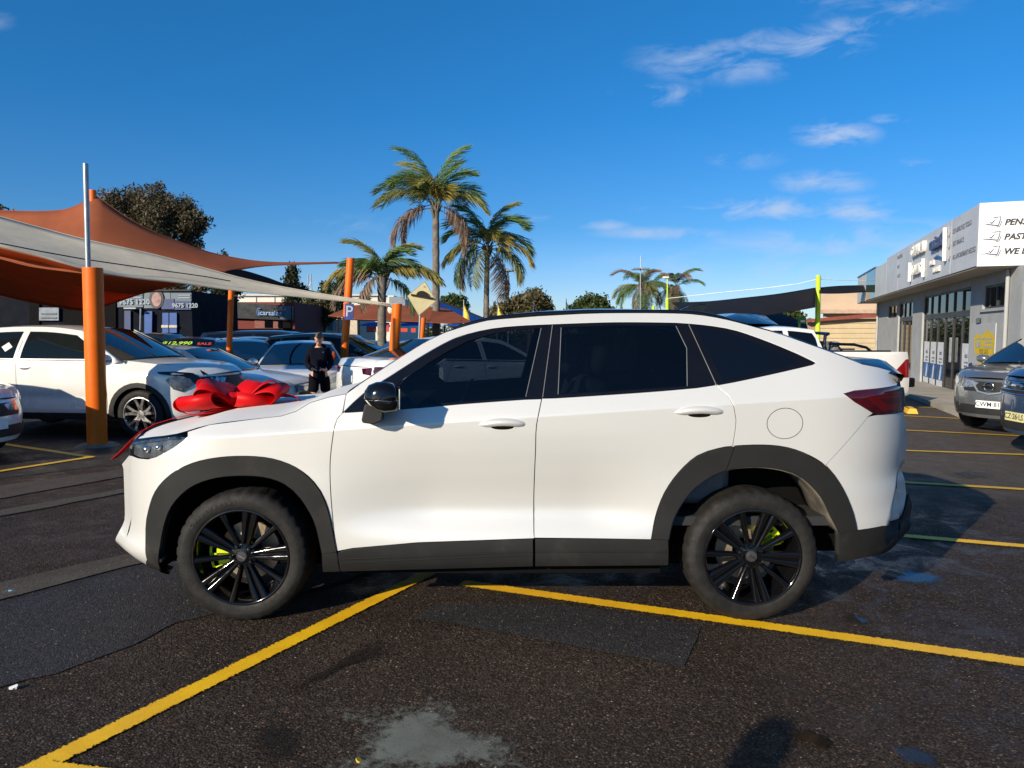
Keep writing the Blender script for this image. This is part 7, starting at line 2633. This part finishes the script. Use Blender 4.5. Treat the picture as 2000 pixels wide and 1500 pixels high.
# ================================================================ people
mSkin = M('skin', (.55, .27, .17), .5, vary=.06, nscale=8)
mHair = M('hair_brown', (.13, .075, .04), .7, vary=.2, nscale=30)
mJack = M('navy_fleece', (.005, .006, .012), .9, spec=.08, vary=.2, nscale=8, bump=.3, bscale=60)
mShort = M('black_shorts', (.004, .004, .006), .9, spec=.08, vary=.2)


def skin_obj(name, verts, edges, radii, mat, parent, sub=2, root_i=0):
    me = bpy.data.meshes.new(name)
    me.from_pydata(verts, edges, [])
    o = link_mesh(name, me, parent, mat)
    o.modifiers.new('skin', 'SKIN').use_smooth_shade = True
    sv = me.skin_vertices[0].data if me.skin_vertices else None
    if sv is None:
        bm = bmesh.new()
        bm.from_mesh(me)
        bm.verts.layers.skin.verify()
        bm.to_mesh(me)
        bm.free()
        sv = me.skin_vertices[0].data
    for i, r_ in enumerate(radii):
        sv[i].radius = (r_, r_) if not hasattr(r_, '__len__') else r_
        sv[i].use_root = (i == root_i)
    s = o.modifiers.new('sub', 'SUBSURF')
    s.levels = sub
    s.render_levels = sub
    return o


def person(label, loc, rz, H=1.72, phone=True, hairmat=None):
    """stands facing -Y, head bowed over the hands"""
    k = H / 1.78
    root = thing('person', label, 'person', loc, rz, k)
    # one continuous body: pelvis, spine, neck, legs, arms
    V = [(0, 0, .94), (0, .01, 1.12), (0, .015, 1.32), (0, .0, 1.45), (0, -.035, 1.53),
         (-.10, 0, .88), (-.115, -.01, .50), (-.12, .03, .10), (-.125, -.10, .04),
         (.10, 0, .88), (.115, -.02, .50), (.12, .02, .10), (.13, -.11, .04),
         (-.19, .0, 1.40), (-.25, .03, 1.14), (-.10, -.23, 1.045), (-.05, -.29, 1.05),
         (.19, .0, 1.40), (.25, .03, 1.14), (.12, -.23, 1.035), (.055, -.29, 1.045)]
    E_ = [(0, 1), (1, 2), (2, 3), (3, 4), (0, 5), (5, 6), (6, 7), (7, 8), (0, 9), (9, 10), (10, 11), (11, 12), (2, 13), (13, 14), (14, 15), (15, 16), (2, 17), (17, 18), (18, 19), (19, 20)]
    Rr = [(.14, .10), (.135, .10), (.15, .11), .065, .055, .085, .060, .038, .035, .085, .060, .038, .035, .055, .042, .032, .026, .055, .042, .032, .026]
    body = skin_obj('body', V, E_, Rr, mSkin, root)
    # head with face
    hm = MB().sphere((0, 0, 0), 1, 20, 14, (.077, .098, .118))
    hm.sphere((0, -.100, -.012), 1, 8, 6, (.014, .022, .024))
    hm.sphere((-.079, .005, -.01), 1, 8, 6, (.012, .02, .032)).sphere((.079, .005, -.01), 1, 8, 6, (.012, .02, .032))
    hm.sphere((0, -.075, -.085), 1, 10, 6, (.042, .034, .036))
    tilt = Matrix.Rotation(R(50), 4, 'X')
    hp = Matrix.Translation(Vector((.015, -.085, 1.635))) @ Matrix.Rotation(R(8), 4, 'Y') @ tilt
    hm.xform(hp)
    head = hm.build('head', mSkin, root, smooth=80)
    em = MB()
    for s in (-1, 1):
        em.sphere((.030 * s, -.088, .012), 1, 8, 6, (.009, .009, .004))
        em.box((.031 * s, -.091, .034), (.030, .008, .005))
    em.box((0, -.103, -.055), (.042, .010, .007))
    em.xform(hp)
    em.build('face_features', mHair, head, smooth=40)
    ha = MB()
    n0 = 0
    ha.sphere((0, .012, .022), 1, 20, 12, (.083, .100, .113))
    keep_v, keep = ha.v, []
    for f_ in ha.f:
        c = sum((ha.v[i] for i in f_), Vector()) / len(f_)
        if c.z > .088 or (c.y > .012 and c.z > -.05):
            keep.append(f_)
    ha.f = keep
    ha.xform(hp)
    ha.build('hair', hairmat or mHair, head, smooth=80, solid=.004)
    # jacket and shorts follow the body
    VJ = [(0, 0, .74), (0, .01, 1.12), (0, .015, 1.33), (0, .012, 1.46), (-.175, .0, 1.405), (-.235, .03, 1.14), (-.12, -.21, 1.045), (.175, .0, 1.405), (.235, .03, 1.14), (.14, -.21, 1.035)]
    EJ = [(0, 1), (1, 2), (2, 3), (2, 4), (4, 5), (5, 6), (2, 7), (7, 8), (8, 9)]
    skin_obj('jacket', VJ, EJ, [(.17, .125), (.165, .125), (.165, .12), (.095, .09), .075, .064, .050, .075, .064, .050], mJack, root)
    hd = MB().tube([(-.10, .02, 1.47), (-.06, .09, 1.50), (.06, .09, 1.50), (.10, .02, 1.47)], .045, 8)
    hd.build('hood', mJack, root, smooth=60)
    VS = [(0, 0, 1.0), (-.10, 0, .84), (-.118, -.01, .57), (.10, 0, .84), (.118, -.015, .57)]
    skin_obj('shorts', VS, [(0, 1), (1, 2), (0, 3), (3, 4)], [(.175, .13), .115, .105, .115, .105], mShort, root)
    # hands: palm, four fingers, thumb, round the phone
    for s in (-1, 1):
        px_ = Vector((-.055 if s < 0 else .06, -.30, 1.05))
        Vh = [px_ + Vector((.02 * s, .02, 0)), px_ + Vector((-.008 * s, -.022, .004))]
        Eh, Rh = [(0, 1)], [(.022, .016), (.026, .014)]
        for j in range(4):
            b_ = len(Vh)
            o0 = Vector((.016 * s - .008 * j * s, -.05 - .002 * j, .012 - .010 * j))
            Vh += [px_ + o0, px_ + o0 + Vector((-.018 * s, -.022 + .002 * j, -.002)), px_ + o0 + Vector((-.034 * s, -.012, -.004))]
            Eh += [(1, b_), (b_, b_ + 1), (b_ + 1, b_ + 2)]
            Rh += [.0085, .0078, .0065]
        b_ = len(Vh)
        Vh += [px_ + Vector((-.012 * s, -.012, .030)), px_ + Vector((-.030 * s, -.030, .040))]
        Eh += [(1, b_), (b_, b_ + 1)]
        Rh += [.0095, .0075]
        skin_obj('hand', [tuple(v) for v in Vh], Eh, Rh, mSkin, root, sub=1)
    for s in (-1, 1):
        sh_ = MB().sphere((0, 0, 0), 1, 12, 8, (.05, .135, .05)).xform(Matrix.Translation((.122 * s, -.035, .045)))
        sh_.build('shoe', mBlackPl, root, smooth=60)
    if phone:
        ph = thing('mobile_phone', 'dark mobile phone held in both hands of the person', 'phone', Vector(loc) + Matrix.Rotation(rz, 3, 'Z') @ (Vector((0, -.335, 1.06)) * k), rz, k)
        MB().box((0, 0, 0), (.15, .012, .075), Matrix.Rotation(R(-40), 3, 'X')).build('phone_body', mBlackGloss, ph, bevel=.004, smooth=30)
        lb = MB().box((.085, -.128, 1.375), (.03, .004, .012)).build('jacket_logo', mWhite, root, smooth=0)
    return root


person('person in dark jacket and shorts looking down at a phone beside the white hatchback', gp(at(622, 650, 13.2).x, 13.2), R(12), 1.68)
person('person in dark clothes standing left of the camera, whose shadow falls at the lower right', (-1.86, -.62, 0), R(180), 1.74, phone=False)
